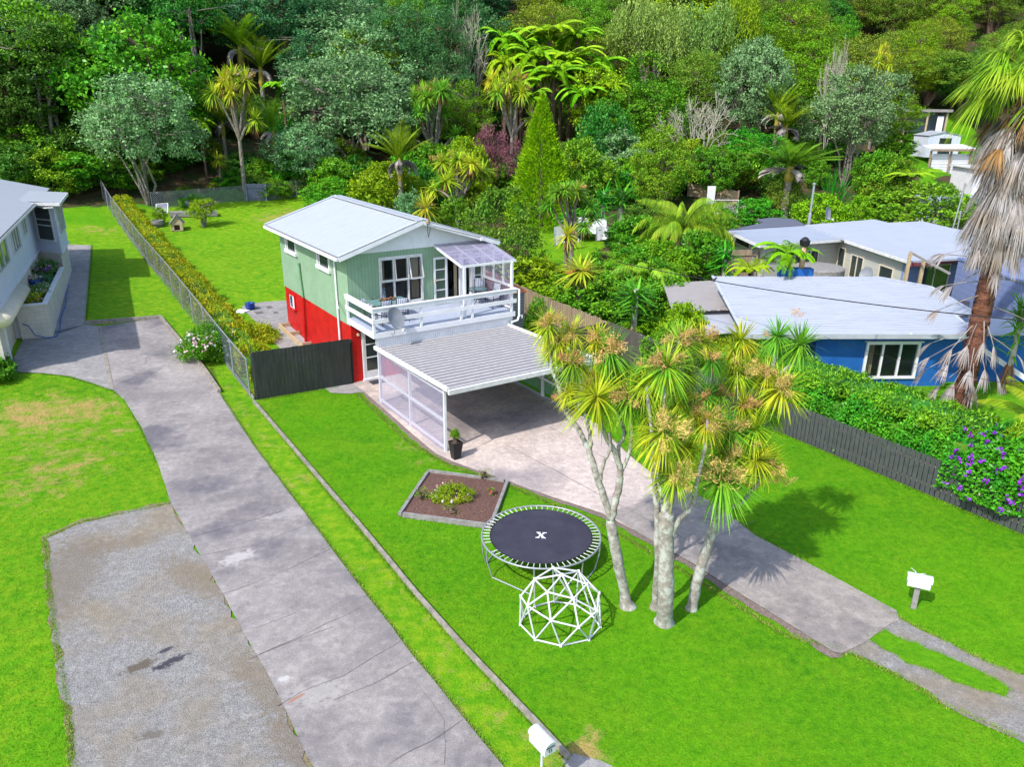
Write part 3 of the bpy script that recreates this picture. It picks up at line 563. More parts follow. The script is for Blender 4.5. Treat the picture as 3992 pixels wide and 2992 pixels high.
for y,zz in ((-.22,5.5),(-1.03,5.36),(-1.83,5.2)): q.box(6.41,6.47,y-.05,y+.05,4.05,zz)
q.box(6.41,6.47,-2.44,-.05,3.0,3.06);sf=q.build('screen_frame',M('white paint'),pr)
vs=[];n=90
for i in range(n+1):
    y=-2.44+2.36*i/n;x=6.49+.01*math.sin(2*math.pi*y/.08);vs+=[(x,y,2.97),(x,y,zp(y)-.1)]
MB().add(vs,[(2*i,2*i+2,2*i+3,2*i+1) for i in range(n)]).build('screen_sheet',M('clear sheet'),pr,True)
MB().tube([(6.56,-2.6,3.9),(6.6,-2.85,3.9),(6.6,-2.87,2.75),(6.52,-2.87,2.55),(6.2,-2.87,2.5)],.05,8).tube([(6.6,-2.87,2.75),(6.75,-2.87,2.72),(6.75,-2.87,2.62)],.04,8).build('drain_pipe',M('white paint'),deck)
# cable bracket on gable
MB().lathe([(.05,0),(.08,.03),(.08,.14),(.03,.18)],10,(0,0)).build('insulator',M('old timber'),hs).location=(3.45,-.62,6.62)
MB().tube([(3.45,-.6,6.62),(3.44,-.6,6.3),(3.47,-.6,6.08),(3.6,-.5,6.35),(3.72,-.3,6.5)],.014,6).tube([(3.72,-.62,6.52),(6.2,-.62,5.8)],.012,5).build('service_cable',M('cable'),hs)
MB().box(6.0,6.14,-.68,-.58,5.72,5.84).build('cable_box',M('white paint'),hs)
# lower door under the deck
f=MB().box(.44,.52,-.06,.06,.12,2.2).box(1.2,1.25,-.06,.06,.12,2.2).box(.52,1.2,-.06,.06,2.12,2.2).box(.60,1.18,-.05,0,.12,.45).box(.52,.60,-.05,0,.12,2.12).box(1.12,1.2,-.05,0,.45,2.12)
for z in (1.03,1.62): f.box(.60,1.12,-.05,0,z,z+.05)
d=f.build('door',M('white paint'),hs);MB().box(.6,1.12,-.03,-.02,.45,2.12).build('pane',M('dark glass'),d);MB().box(.40,1.3,-.15,-.02,.04,.12).build('sill',M('white paint'),d)
MB().box(.25,.33,-.1,-.005,2.1,2.2).build('wall_light',M('curtain'),hs)
tag(MB().box(.0,.75,-.45,0,0,.025).build('door_mat',M('mat black')),'small black door mat outside the white door under the deck','mat').matrix_world=Matrix.Translation(hw(.55,-.25,.04))@Matrix.Rotation(HA,4,'Z')
# timber sleepers beside the red wall
tb=thing('timber_edging','low frame of new pale sleepers along the red wall','edging',HO,HA)
q=MB();tz=lambda a,b_:T(*hw2(a,b_))
for k in range(8): b0=3.6+k*.6;q.beam((-.58,b0,tz(-.58,b0)+.1),(-.58,b0+.59,tz(-.58,b0+.59)+.1),.07,.34)
q.build('long_sleeper',M('pale timber'),tb)
for y in (8.3,6.9,5.2,4.2): z_=tz(-.3,y);MB().box(-.54,-.03,y,y+.06,z_-.1,z_+.24).build('cross_sleeper',M('pale timber'),tb)
struct(drape('side_gutter_slab',[hw2(-.54,3.4),hw2(-.02,3.4),hw2(-.02,8.9),hw2(-.54,8.5)],.045,M('pale patch')))
# ---------------- carport ----------------
cp=thing('carport','open carport with lichen spotted corrugated roof and clear sheeting walls','carport',HO,HA)
CB0,CB1=-2.70,-8.7
def zc(x,y): return 2.32+.18*(y-CB0)/(CB1-CB0)
r_=corr(-.08,6.12,CB1,CB0,zc,.3,.02,'x',samp=12,ph=math.pi*1.5-2*math.pi*.19).build('roof_sheet',M('carport roof sheet'),cp,True)
MB().box(-.12,6.16,CB1-.1,CB1+.02,2.34,2.50).build('gutter',M('old white paint'),r_)
MB().beam((-.11,CB1,2.50),(-.11,CB0,2.36),.1,.14).beam((6.14,CB1,2.50),(6.14,CB0,2.36),.06,.14).build('edge_board',M('old white paint'),r_)
q=MB()
for y in (-3.1,-4.7,-6.3,-8.1): q.box(0,6.05,y-.03,y+.03,2.14,2.26)
q.build('rafter',M('old white paint'),cp)
for y in (-8.21,-5.51,-2.80): MB().box(-.04,.05,y-.045,y+.045,0,2.34).build('post',M('white paint'),cp)
q=MB().box(-.02,.03,-8.165,-5.555,.12,.22).box(-.02,.03,-5.465,-2.845,.12,.22).box(-.02,.03,-8.165,-5.555,1.12,1.22).box(-.02,.03,-5.465,-2.845,1.12,1.22).box(-.02,.03,-8.165,-2.845,2.16,2.24);q.build('wall_rail',M('white paint'),cp)
vs=[];n=260
for i in range(n+1):
    y=-8.21+5.4*i/n;x=-.07+.008*math.sin(2*math.pi*y/.076);vs+=[(x,y,.06),(x,y,2.3)]
MB().add(vs,[(2*i,2*i+2,2*i+3,2*i+1) for i in range(n)]).build('wall_sheet',M('clear sheet'),cp,True)
for y in (-8.1,-5.62,-2.9): MB().box(5.92,6.02,y-.05,y+.05,0,2.3).build('post',M('white paint'),cp)
MB().box(5.95,5.99,-8.05,-5.67,.75,.86).box(5.95,5.99,-5.57,-2.95,.75,.86).build('wall_rail',M('white paint'),cp)
vs=[]
for i in range(n+1):
    y=-8.1+5.2*i/n;x=6.04+.008*math.sin(2*math.pi*y/.076);vs+=[(x,y,.2),(x,y,2.2)]
MB().add(vs,[(2*i,2*i+2,2*i+3,2*i+1) for i in range(n)]).build('wall_sheet',M('green pipe'),cp,True)
# satellite dish on the deck face
def dish(name,label,loc,rz,r=.42,tilt=35,parent_off=.28):
    t=thing(name,label,'satellite dish',loc,rz)
    pts=[(0,0)];prof=[(r*k/6,.22*r*(k/6)**2) for k in range(7)]
    mb=MB();vs=[];fs=[];n=24
    for rr,z in prof:
        for k in range(n): vs.append((rr*math.cos(2*math.pi*k/n)*.88,rr*math.sin(2*math.pi*k/n),z))
    for i in range(6):
        for k in range(n): fs.append((i*n+k,i*n+(k+1)%n,(i+1)*n+(k+1)%n,(i+1)*n+k))
    mb.add(vs,fs);mb.add([(v[0],v[1],v[2]-.012) for v in vs],[f[::-1] for f in fs]);mb.tube([(r*.88*math.cos(a),r*math.sin(a),.22*r) for a in np.linspace(0,2*math.pi,25)],.008,5,False)
    o=mb.build('reflector',M('dish'),t,True);R3=Matrix.Rotation(math.radians(90-tilt),4,'X');o.matrix_local=Matrix.Translation((0,0,.75*r+.3))@R3
    mb=MB().tube([(0,parent_off,0),(0,.05,.02),(0,.02,.3),(0,.05,.55*r+.35)],.022,8).tube([(0,0,.4),(0,-.42*r/.42,.28)],.014,6);mb.build('arm',M('galvanised'),t)
    c=Vector((0,-.42*r/.42-.02,.28));MB().box(c.x-.06,c.x+.06,c.y-.05,c.y+.03,c.z-.03,c.z+.06).build('receiver',M('old white paint'),t);return t
dish('satellite_dish','grey satellite dish on an arm fixed to the white deck face',hw(.66,-3.0,2.84),HA+.35,.45,28,.24)
# ---------------- deck furniture ----------------
def chair(label,loc,rz,plaid=False):
    t=thing('deck_chair',label,'chair',loc,rz,'striped cushion chairs on the deck')
    MB().tube([(-.25,.22,.95),(-.25,.2,.45),(-.25,-.22,.42),(-.25,-.24,0)],.014,6).tube([(.25,.22,.95),(.25,.2,.45),(.25,-.22,.42),(.25,-.24,0)],.014,6).tube([(-.25,.2,.45),(-.25,.28,0)],.014,6).tube([(.25,.2,.45),(.25,.28,0)],.014,6).tube([(-.28,.22,.68),(-.28,-.2,.66),(-.25,-.22,.42)],.014,6).tube([(.28,.22,.68),(.28,-.2,.66),(.25,-.22,.42)],.014,6).tube([(-.25,.22,.95),(.25,.22,.95)],.014,6).build('frame',M('dark metal'),t)
    for nm,P in (('seat_cushion',[(-.23,-.22,.43),(.23,-.22,.43),(.23,.19,.46),(-.23,.19,.46)]),('back_cushion',[(-.23,.15,.48),(.23,.15,.48),(.23,.24,1.02),(-.23,.24,1.02)])):
        mb=MB();A=np.array(P);n=6;vs=[];up=np.array([0,-.3,1.]) if nm[0]=='s' else np.array([0,-1.,.2])
        for sgn in (1,-1):
            for i in range(n+1):
                for j in range(n+1):
                    u,v=i/n,j/n;p=A[0]*(1-u)*(1-v)+A[1]*u*(1-v)+A[2]*u*v+A[3]*(1-u)*v
                    e=(1-(2*u-1)**4)*(1-(2*v-1)**4);e*=.8+.2*abs(math.sin(v*math.pi*2.5));vs.append(p+up*sgn*.045*e)
        m=(n+1)**2;fs=[(i*(n+1)+j,(i+1)*(n+1)+j,(i+1)*(n+1)+j+1,i*(n+1)+j+1) for i in range(n) for j in range(n)]
        mb.add(vs,fs+[tuple(m+k for k in f[::-1]) for f in fs]).build(nm,M('stripe cushion'),t,True)
    return t
DZ=2.955
chair('striped chair at the glass table, nearest the railing corner and green wall',hw(.72,-.18,DZ),HA+.1)
chair('striped chair at the glass table, in front of the window edge',hw(1.4,-.15,DZ),HA-.15)
chair('chair at the driftwood table seen from behind, left of the dish',hw(.78,-1.75,DZ),HA+math.pi+.1)
chair('chair at the driftwood table seen from behind, right of the dish',hw(1.55,-1.7,DZ),HA+math.pi-.12)
chair('striped chair against the corrugated screen in the porch',hw(6.05,-.55,DZ),HA-.35)
chair('striped chair beside the round table, turned away under the porch front',hw(6.0,-1.7,DZ),HA-1.4)
t=thing('glass_table','rectangular glass topped table behind the left railing','table',hw(1.35,-.92,DZ),HA)
MB().prism([(-.8,-.42),(-.7,-.5),(.7,-.5),(.8,-.42),(.8,.42),(.7,.5),(-.7,.5),(-.8,.42)],.70,.712).build('table_top',M('table glass'),t)
for x in (-.65,.65):
    for y in (-.38,.38): MB().tube([(x,y,.7),(x*1.05,y*1.05,0)],.015,6).build('leg',M('dark metal'),t)
o=MB()
for i in range(5): o.tube([(-.35+.14*i,.03*math.sin(i),.0),(-.25+.14*i,.08*math.cos(i*2),.06+.02*math.sin(i*3)),(-.1+.12*i,-.03,.03)],[.05,.06,.02],7)
o=tag(o.build('driftwood',M('driftwood'),None,True),'gnarled reddish driftwood centrepiece lying on the glass table','ornament');o.location=hw(1.35,-.9,DZ+.75);o.rotation_euler=(0,0,HA)
t=thing('round_table','round glass table with dark rim at the right end of the deck','table',hw(5.65,-1.0,DZ),HA)
MB().lathe([(0,.70),(.42,.70),(.42,.712),(0,.712)],24).build('table_top',M('table glass'),t);MB().tube([(.43*math.cos(a),.43*math.sin(a),.705) for a in np.linspace(0,2*math.pi,25)],.014,6,False).build('rim',M('dark metal'),t)
for k in range(4): a=k*math.pi/2+.4;MB().tube([(.12*math.cos(a),.12*math.sin(a),.7),(.1*math.cos(a),.1*math.sin(a),.3),(.36*math.cos(a),.36*math.sin(a),0)],.013,6).build('leg',M('dark metal'),t)
t=thing('armchair','dark leather recliner just inside the open french doors','armchair',hw(5.0,1.0,2.97),HA-.5)
MB().box(-.4,.4,-.4,.35,.1,.45).box(-.52,-.38,-.42,.4,.1,.62).box(.38,.52,-.42,.4,.1,.62).build('seat',M('sofa'),t)
MB().prism([(-.4,.3),(.4,.3),(.42,.55),(-.42,.55)],.4,1.15).build('backrest',M('sofa'),t)
t=thing('side_table','small orange wood table inside the french doors','table',hw(5.55,1.6,2.97),HA)
MB().box(-.25,.25,-.2,.2,.5,.54).build('table_top',M('orange wood'),t)
for x in (-.2,.2):
    for y in (-.15,.15): MB().box(x-.03,x+.03,y-.03,y+.03,0,.5).build('leg',M('orange wood'),t)
# ---------------- fences ----------------
def wmat(o,p,rz=0): o.location=tuple(map(float,p));o.rotation_euler=(0,0,rz);return o
def boards(name,label,p,q,h,bw,gap,m,rail_side=1,hvar=.0,over=0,base=.03,rails=2,post='old timber',parts=True,cat='fence',zadd=0):
    p=np.array(p[:2],float);q=np.array(q[:2],float);L_=np.linalg.norm(q-p);d=(q-p)/L_;n=np.array([-d[1],d[0]])*rail_side
    mb=MB();k=int(L_/(bw+gap));r=random.Random(int(L_*100))
    for i in range(k):
        a=p+d*(i*(bw+gap));b=a+d*bw;z=T(*a)+zadd;hh=h+r.uniform(-hvar,hvar);t=n*(.009 if not over else (.009+.018*(i%2)))
        vs=[];lean=r.uniform(-.004,.004)
        for zz in (z+base,z+hh):
            for c in (a+t-n*.009,b+t-n*.009,b+t+n*.009,a+t+n*.009): vs.append((c[0],c[1],zz+lean))
        mb.add(vs,[(0,3,2,1),(4,5,6,7),(0,1,5,4),(1,2,6,5),(2,3,7,6),(3,0,4,7)])
    f=mb.build(name,M(m));tag(f,label,cat)
    q2=MB()
    for j in range(rails):
        hh=.3+j*(h-.6)
        n_=max(1,int(L_/2.4))
        for i in range(n_):
            a=p+d*L_*i/n_-n*.04;b=p+d*L_*(i+1)/n_-n*.04;q2.beam((*a,T(*a)+zadd+hh),(*b,T(*b)+zadd+hh),.04,.07)
    if rails:q2.build('rail',M(post),f)
    n_=max(1,int(L_/2.4))
    for i in range(n_+1):
        a=p+d*L_*i/n_-n*.11;z=T(*a)+zadd;MB().box(a[0]-.05,a[0]+.05,a[1]-.05,a[1]+.05,z-.2,z+h-.08).build('post',M(post),f)
    return f
FX=11.35
boards('paling_fence','tall near black board fence beside the red wall corner',hw2(-4.12,.18),hw2(-.05,-.08),2.05,.148,.006,'black fence',rail_side=-1,hvar=.01,post='black fence')
boards('picket_fence','dark grey paling fence below the long hedge on the right lawn',hw2(FX,-8.9),hw2(FX,-28),1.28,.14,.022,'picket paint',rail_side=-1,hvar=.008,post='pale timber')
boards('board_fence','dark brown grey board fence behind the cabbage trees',hw2(FX,-3.3),hw2(FX,-8.9),1.85,.15,.004,'grey fence',rail_side=-1,hvar=.01,post='grey fence')
boards('board_fence','short grey board fence stepping down beside the old paling fence',hw2(9.4,-3.3),hw2(FX-.1,-3.3),1.85,.15,.004,'grey fence',rail_side=-1,hvar=.01,post='grey fence')
boards('paling_fence','old weathered brown paling fence behind the carport',hw2(FX,9),hw2(FX,-3.2),1.85,.13,.02,'old timber',rail_side=-1,hvar=.05)
def mesh_fence(name,label,p,q,h,posts,wire=.07,ww=.0085,rail=True,m='mesh wire',pm='grey metal',net=False,off=0):
    p=np.array(p[:2],float);q=np.array(q[:2],float);L_=np.linalg.norm(q-p);d=(q-p)/L_;n=np.array([-d[1],d[0]])
    t=MB();mb=MB()
    def z(s_): a=p+d*s_;return T(a[0],a[1])
    def pt(s_,hh): a=p+d*s_;return np.array([a[0],a[1],z(s_)+hh])
    for sg in (1,-1):
        s0=-h
        while s0<L_+h:
            a,b=s0,s0+h;h0,h1=0,h
            if sg<0:h0,h1=h,0
            if a<0: h0=h0+(h1-h0)*(0-a)/h;a=0
            if b>L_: h1=h0+(h1-h0)*(L_-a)/(b-a) if b>a else h1;b=L_
            if b-a>.03:
                P,Q=pt(a,h0+.02),pt(b,h1+.02);dd=(Q-P);dd/=np.linalg.norm(dd);nn=np.cross(dd,np.array([n[0],n[1],0]));nn*=ww/2
                mb.add([P+nn,Q+nn,Q-nn,P-nn],[(0,1,2,3)])
            s0+=wire
    f=tag(mb.build(name,M(m)),label,'fence')
    n_=max(1,round(L_/posts))
    for i in range(n_+1):
        s_=L_*i/n_;a=pt(s_,0);MB().tube([(a[0],a[1],a[2]-.2),(a[0],a[1],a[2]+h+.05)],.028,7).build('post',M(pm),f)
    if rail:
        q_=MB()
        for i in range(n_): q_.tube([pt(L_*i/n_,h+.03),pt(L_*(i+1)/n_,h+.03)],.024,6)
        q_.build('top_rail',M(pm),f)
    return f
fo=np.array([-10.72,29.75]);fd=np.array([-.5405,.8413])
mesh_fence('chain_link_fence','long blue grey mesh fence between the two left properties',fo,fo+fd*44,1.62,2.6)
t_=MB();  # rolled strip along the top edge
gA=cpoly([(395,440),(532,434)]);gB=cpoly([(576,433),(705,420)])
mesh_fence('chain_link_fence','low chain link fence left of the slate blue gate',cpoly([(330,452)])[0],cpoly([(531,435)])[0],1.35,4,.16,.02,False,'galvanised','grey timber')
mesh_fence('chain_link_fence','chain link fence between the slate blue gate and the old timber fence',cpoly([(577,434)])[0],cpoly([(703,418)])[0],1.5,3.5,.16,.02,False,'galvanised','grey timber')
g0,g1=cpoly([(534,435),(576,434)]);boards('garden_gate','slate blue board gate in the back chain link fence',g0,g1,1.5,.14,.01,'blue grey timber',hvar=.02,cat='gate',post='blue grey timber')
g0,g1=cpoly([(703,418),(775,432)]);boards('paling_fence','tall pale weathered paling fence behind the house roof ridge',g0,g1,2.0,.14,.02,'old timber',hvar=.05)
g0=cpoly([(790,425)])[0];boards('paling_fence','brown paling fence behind the yellow stemmed nikau palm',(g0[0],g0[1]+2),(g0[0]+7,g0[1]+2.5),2.0,.14,.02,'old timber',hvar=.05)
# ---------------- left house ----------------
LA=math.radians(24);LO=np.array([-21.94,35.65,0])
lh=thing('house','white clad house over cream block base with planter, cut by the left edge','house',LO,LA)
ft=[(-1.3,-4.6),(-1.3,10.4),(0,8.95),(0,12.9),(-1.3,12.9),(-1.3,16),(-9,16),(-9,-4.6)]
def wall_poly(P,z0,z1): return MB().prism(P,z0,z1)
MB().prism([(-1.3,.3),(-1.3,10.45),(-.02,9.0),(-.02,12.9),(-1.3,12.9),(-1.3,16),(-9,16),(-9,.3)],0,3.12).build('lower_wall',M('cream block'),lh)
MB().prism([(-1.3,-4.6),(-1.3,-3.5),(-9,-3.5),(-9,-4.6)],0,3.12).box(-9,-1.6,-3.5,.3,2.6,3.12).build('garage_wall',M('cream block'),lh)
P=[(-1.24,-4.7),(-1.24,10.4),(.06,8.92),(.06,12.96),(-1.24,12.96),(-1.24,16.1),(-9,16.1),(-9,-4.7)]
MB().prism(P,3.12,5.95).build('upper_wall',M('pale cladding'),lh)
MB().prism([(x+.05,y) for x,y in P],3.08,3.2).build('band',M('white paint'),lh)
def corrv(x0,x1,y,z0,z1,per=.09,amp=.012,ax='x'): pass
gd=MB();vs=[];n=36
for i in range(n+1): z=.55+2.05*i/n;x=-1.55+.02*math.sin(2*math.pi*i/2.4);vs+=[(x,-3.45,z),(x,.25,z)]
gd.add(vs,[(2*i,2*i+1,2*i+3,2*i+2) for i in range(n)]).build('garage_door',M('cream paint'),lh,True)
MB().box(-1.62,-1.22,-3.6,-3.5,.4,2.7).build('door_jamb',M('white paint'),lh);MB().box(-1.62,-1.22,.25,.32,.4,2.7).build('door_jamb',M('white paint'),lh)
prof=[];vs=[];fs=[]
for i in range(9):
    a=math.pi*i/8;vs+=[(-1.24+.0+.52*math.sin(a),-4.6,2.82+.32*math.cos(a)),(-1.24+.52*math.sin(a),1.3,2.82+.32*math.cos(a))]
MB().add(vs,[(2*i,2*i+2,2*i+3,2*i+1) for i in range(8)]+[tuple(range(0,18,2))[::-1],tuple(range(1,18,2))]).build('awning_box',M('cream paint'),lh,True)
def lwin(b0,b1,z0,z1,x=-1.24,mull=1,gl='painted reflection glass'):
    f=MB();f.box(x,x+.08,b0-.08,b0,z0-.08,z1+.06).box(x,x+.08,b1,b1+.08,z0-.08,z1+.06).box(x,x+.08,b0,b1,z1,z1+.06).box(x,x+.11,b0,b1,z0-.08,z0)
    for k in range(mull): c=b0+(b1-b0)*(k+1)/(mull+1);f.box(x,x+.07,c-.03,c+.03,z0,z1)
    w_=f.build('window',M('old white paint'),lh);MB().box(x+.01,x+.02,b0,b1,z0,z1).build('pane',M(gl),w_)
lwin(2.3,4.5,4.45,5.45,mull=2);lwin(6.1,7.4,4.7,5.5,mull=1);lwin(-3.2,.6,4.4,5.5,mull=2)
lwin(9.3,12.5,4.15,5.7,x=.06,mull=3)
# bay front window (on the splayed face)
bw=bpy.data.objects.new('bay_window',None);COL.objects.link(bw);bw.parent=lh;bw.location=(-1.24,10.4,0);bw.rotation_euler=(0,0,math.atan2(8.92-10.4,1.3))
f=MB();x0,x1,z0,z1=.35,1.62,3.85,5.72
f.box(x0-.06,x0,-.07,0,z0-.06,z1+.06).box(x1,x1+.06,-.07,0,z0-.06,z1+.06).box(x0,x1,-.07,0,z1,z1+.06).box(x0,x1,-.09,0,z0-.06,z0).box(x0,x1,-.06,0,4.62,4.68).box(x0,x1,-.06,0,4.95,5.0);f.build('frame',M('old white paint'),bw)
MB().box(x0,x1,-.03,-.02,z0,z1).build('pane',M('dark glass'),bw)
lr=MB().slab([(-.75,-5.0,6.0),(-.75,16.4,6.0),(-5.2,16.4,7.1),(-5.2,-5.0,7.1)],.05).slab([(-5.2,-5,7.1),(-5.2,16.4,7.1),(-9.6,16.4,6.0),(-9.6,-5,6.0)],.05).build('roof',M('roof metal'),lh)
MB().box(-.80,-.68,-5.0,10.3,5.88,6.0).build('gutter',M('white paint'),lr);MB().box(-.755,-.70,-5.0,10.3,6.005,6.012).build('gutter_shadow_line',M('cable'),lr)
MB().slab([(.45,8.3,6.02),(.45,13.4,6.02),(-1.9,13.6,6.22),(-1.9,9.0,6.22)],.06).build('bay_roof',M('roof metal'),lr)
MB().beam((.47,8.25,5.93),(.47,13.4,5.93),.06,.16).beam((-1.2,8.6,5.98),(.47,8.25,5.92),.06,.16).tube([(-.9,9.4,5.8),(-.3,8.7,5.7),(.1,8.6,5.72)],.05,7).build('bay_fascia',M('old white paint'),lr)
MB().prism([(-9,-4.7),(-1.24,-4.7),(-1.24,-4.6),(-9,-4.6)],5.9,6.0).build('gable_end',M('pale cladding'),lh)
# planter on the front of the base wall
MB().box(-1.29,0,-.02,.16,.3,2.32).box(-.18,0,.16,8.9,.3,2.32).build('planter_wall',M('cream block'),lh);MB().box(-1.3,.03,-.05,.18,2.32,2.38).box(-.2,.03,.18,8.92,2.32,2.38).build('planter_coping',M('white paint'),lh)
MB().box(-1.29,-.18,.16,9.0,1.6,2.05).build('planter_soil',M('damp soil'),lh)
o=MB().tube([LO+np.array([math.cos(LA)*a-math.sin(LA)*b,math.sin(LA)*a+math.cos(LA)*b,z]) for a,b,z in ((-1.2,.02,1.5),(-.9,-.15,1.4),(-.7,-.25,.95),(-.2,-.3,.75),(.15,-.1,.75),(.2,1,.8),(.12,3,.95),(.2,5,1.1),(.1,7,1.25),(.15,8.5,1.4))],.022,6).build('garden_hose',M('blue wall'))
tag(o,'dark teal garden hose running along the foot of the cream planter','hose')
# ---------------- blue house ----------------
def frame_thing(name,label,cat,o,ang): return thing(name,label,cat,(o[0],o[1],0),ang)
bh=thing('house','bright blue house with long pale blue metal roof behind the hedge','house',(12.6,31.0,0),math.radians(3))
ca,sa=math.cos(math.radians(3)),math.sin(math.radians(3))
def bl(p): x,y=p[0]-12.6,p[1]-31.0;return (x*ca+y*sa,-x*sa+y*ca)
def onplane(px,py,z0=2.56,y0=31,k=.16):   # roof plane z=z0+k*(y-y0)
    r=ray(px,py);s=(z0-k*y0-H)/(r[2]-k*r[1]);return C0+r*s
rp=[onplane(x,y) for x,y in [(1539,597),(1891,598),(2010,620),(2108,677),(2060,679),(2108,722),(1606,722)]]
rp=[(*bl(p),p[2]) for p in rp]
br=MB().slab(rp,.08).build('roof',M('blue roof'),bh)
q=MB()
def zb(x,y): return 0
# fine ribs laid on the roof, running along the eave
ys=np.arange(.25,6.8,.24)
for y in ys:
    zz=None
    xs=[];
    # intersect horizontal line with polygon
    for i in range(len(rp)):
        a,b=rp[i],rp[(i+1)%len(rp)]
        if (a[1]>y)!=(b[1]>y): t=(y-a[1])/(b[1]-a[1]);xs.append((a[0]+(b[0]-a[0])*t,a[2]+(b[2]-a[2])*t))
    xs.sort()
    if len(xs)>=2: q.beam((xs[0][0]+.03,y,xs[0][1]+.006),(xs[-1][0]-.03,y,xs[-1][1]+.006),.035 if y<5 else .05,.012 if y<5 else .03)
q.build('ribs',M('blue roof'),br)
q=MB()
for i in (1,2,4):
    a,b=np.array(rp[i]),np.array(rp[i+1]);q.beam(a+np.array([0,0,.02]),b+np.array([0,0,.02]),.16,.03)
q.beam(np.array(rp[6])+[0,0,.02],np.array(rp[0])+[0,0,.02],.12,.05);q.build('flashing',M('roof flashing'),br)
a,b=np.array(rp[5]),np.array(rp[6]);MB().beam(a-[0,.05,.09],b-[0,.05,.09],.06,.2).build('fascia',M('roof metal'),br)
x1=rp[5][0]-.5;holed(0,.3,x1,-.5,2.45,[(2.55,4.75,.45,1.95)],.55,.7).build('front_wall',M('blue wall'),bh)
MB().box(x1-.15,x1,.7,6,-.5,2.5).box(.3,.45,.7,6,-.5,2.5).box(.45,x1-.15,5.85,6,-.5,3.2).build('side_wall',M('blue wall'),bh)
MB().box(x1+.02,x1+6,1.0,1.15,-.5,2.15).build('wing_wall',M('blue wall'),bh);MB().slab([(x1+.4,.6,2.3),(x1+6.2,.6,2.3),(x1+6.2,2.6,2.5),(x1+.4,2.6,2.5)],.06).build('wing_roof',M('blue roof'),br)
MB().beam((x1+1.6,.7,1.6),(x1+3.6,-1.2,.2),.06,.2).build('stair_rail',M('white paint'),bh)
f=MB();f.box(2.47,2.57,.46,.6,.38,2.02).box(4.73,4.83,.46,.6,.38,2.02).box(2.57,4.73,.46,.6,1.93,2.02).box(2.4,4.9,.40,.6,2.02,2.08).box(2.57,4.73,.46,.6,.38,.48).box(3.18,3.26,.47,.59,.48,1.93).box(3.95,4.03,.47,.59,.48,1.93)
w_=f.build('window',M('white paint'),bh);MB().box(2.57,4.73,.53,.54,.48,1.93).build('pane',M('glass'),w_)
MB().box(2.0,5.4,3.4,3.5,-.3,2.3).box(.5,.6,.8,3.4,-.3,2.3).build('interior_wall',M('interior'),bh)
curtain(2.62,3.0,.5,1.9,.8,bh,6)
for nm,(x,y,z,r) in dict(flood_light=(3.95,-.1,2.5,.09)).items(): MB().lathe([(0,0),(r,.03),(r,.15),(.05,.2)],10,(0,0)).build(nm,M('curtain'),bh).location=(x,y,z-.1)
t_=onplane(1732,597);fl=thing('chimney_flue','rusty flue with black cowl rising from a blue box on the blue house roof','chimney',(t_[0],t_[1]+.2,t_[2]-.2))
MB().box(-1.05,.55,-.2,.3,.1,.55).build('flue_box',M('blue wall'),fl);MB().lathe([(.13,.5),(.12,1.2),(.14,1.22),(.14,1.3),(.11,1.35),(.1,1.6)],12).build('pipe',M('rust'),fl,True)
mb=MB().lathe([(.1,1.6),(.2,1.68),(.22,1.9),(.14,2.02),(.02,2.08)],12)
for k in range(12): a=k*math.pi/6;mb.beam((.2*math.cos(a),.2*math.sin(a),1.66),(.23*math.cos(a+.3),.23*math.sin(a+.3),1.92),.02,.05)
mb.build('cowl',M('black plastic'),fl)
t_=onplane(1850,575);dish('satellite_dish','pale dish behind the blue roof in front of the beige wall',(18.2,39.6,2.6),-.9,.4,20)
# lean-to roofs at its left end
def quadroof(name,label,px,zs,m,t=.05,cat='roof',posts=True):
    P=[atz(x,y,z) for (x,y),z in zip(px,zs)];c=sum(P)/len(P);root=thing(name,label,cat,(c[0],c[1],T(c[0],c[1])));L_=[(p[0]-c[0],p[1]-c[1],p[2]-T(c[0],c[1])) for p in P]
    MB().slab(L_,t).build('roof_sheet',M(m),root)
    if posts:
        for p in L_:
            k=.93;MB().box(p[0]*k-.05,p[0]*k+.05,p[1]*k-.05,p[1]*k+.05,-.3,p[2]-t-.01).build('post',M('old timber'),root)
    return root,L_
quadroof('lean_to','brownish clear sheet lean-to roof left of the blue roof',[(1432,612),(1541,606),(1592,668),(1452,672)],[2.7,2.75,2.6,2.55],'brown sheet')
quadroof('porch_roof','small pale metal porch roof at the left end of the blue house',[(1502,667),(1592,664),(1610,716),(1520,722)],[2.35,2.4,2.2,2.15],'blue roof')
# ---------------- beige and slate long house behind ----------------
gh=thing('house','long beige and slate blue weatherboard house with flat grey roofs','house',(20,45,0))
def gp_(px,py,z): p=atz(px,py,z);return (p[0]-20,p[1]-45,z)
def rpoly(nm,pts,m,par=gh,t=.12): return MB().slab([gp_(*p) for p in pts],t).build(nm,M(m),par)
R1=[(1572,497,3.75),(1641,528,3.65),(1824,515,3.65),(1740,485,3.8)]
rpoly('grey_roof',R1,'grey roof');rpoly('dark_roof',[(1572,497,3.79),(1740,486,3.84),(1716,473,3.9),(1668,470,3.95),(1634,474,3.94),(1650,481,3.9)],'dark roof')
R2=[(1740,486,3.86),(1826,517,3.7),(1969,564,3.62),(2108,556,3.62),(2260,540,3.62),(2220,520,3.8),(2062,494,3.9),(1992,478,3.95),(1920,481,3.95),(1889,474,3.98)]
rpoly('pale_roof',R2,'blue roof')
def gwall(nm,a,b,m,z0=-.6,z1=3.55,par=gh,inset=.0,t=.15):
    a=np.array(a,float);b=np.array(b,float);d=(b-a)/np.linalg.norm(b-a);n=np.array([-d[1],d[0]])
    mb=MB();P=[a,b,b+n*t,a+n*t];mb.prism([tuple(p) for p in P],z0,z1);return mb.build(nm,M(m),par)
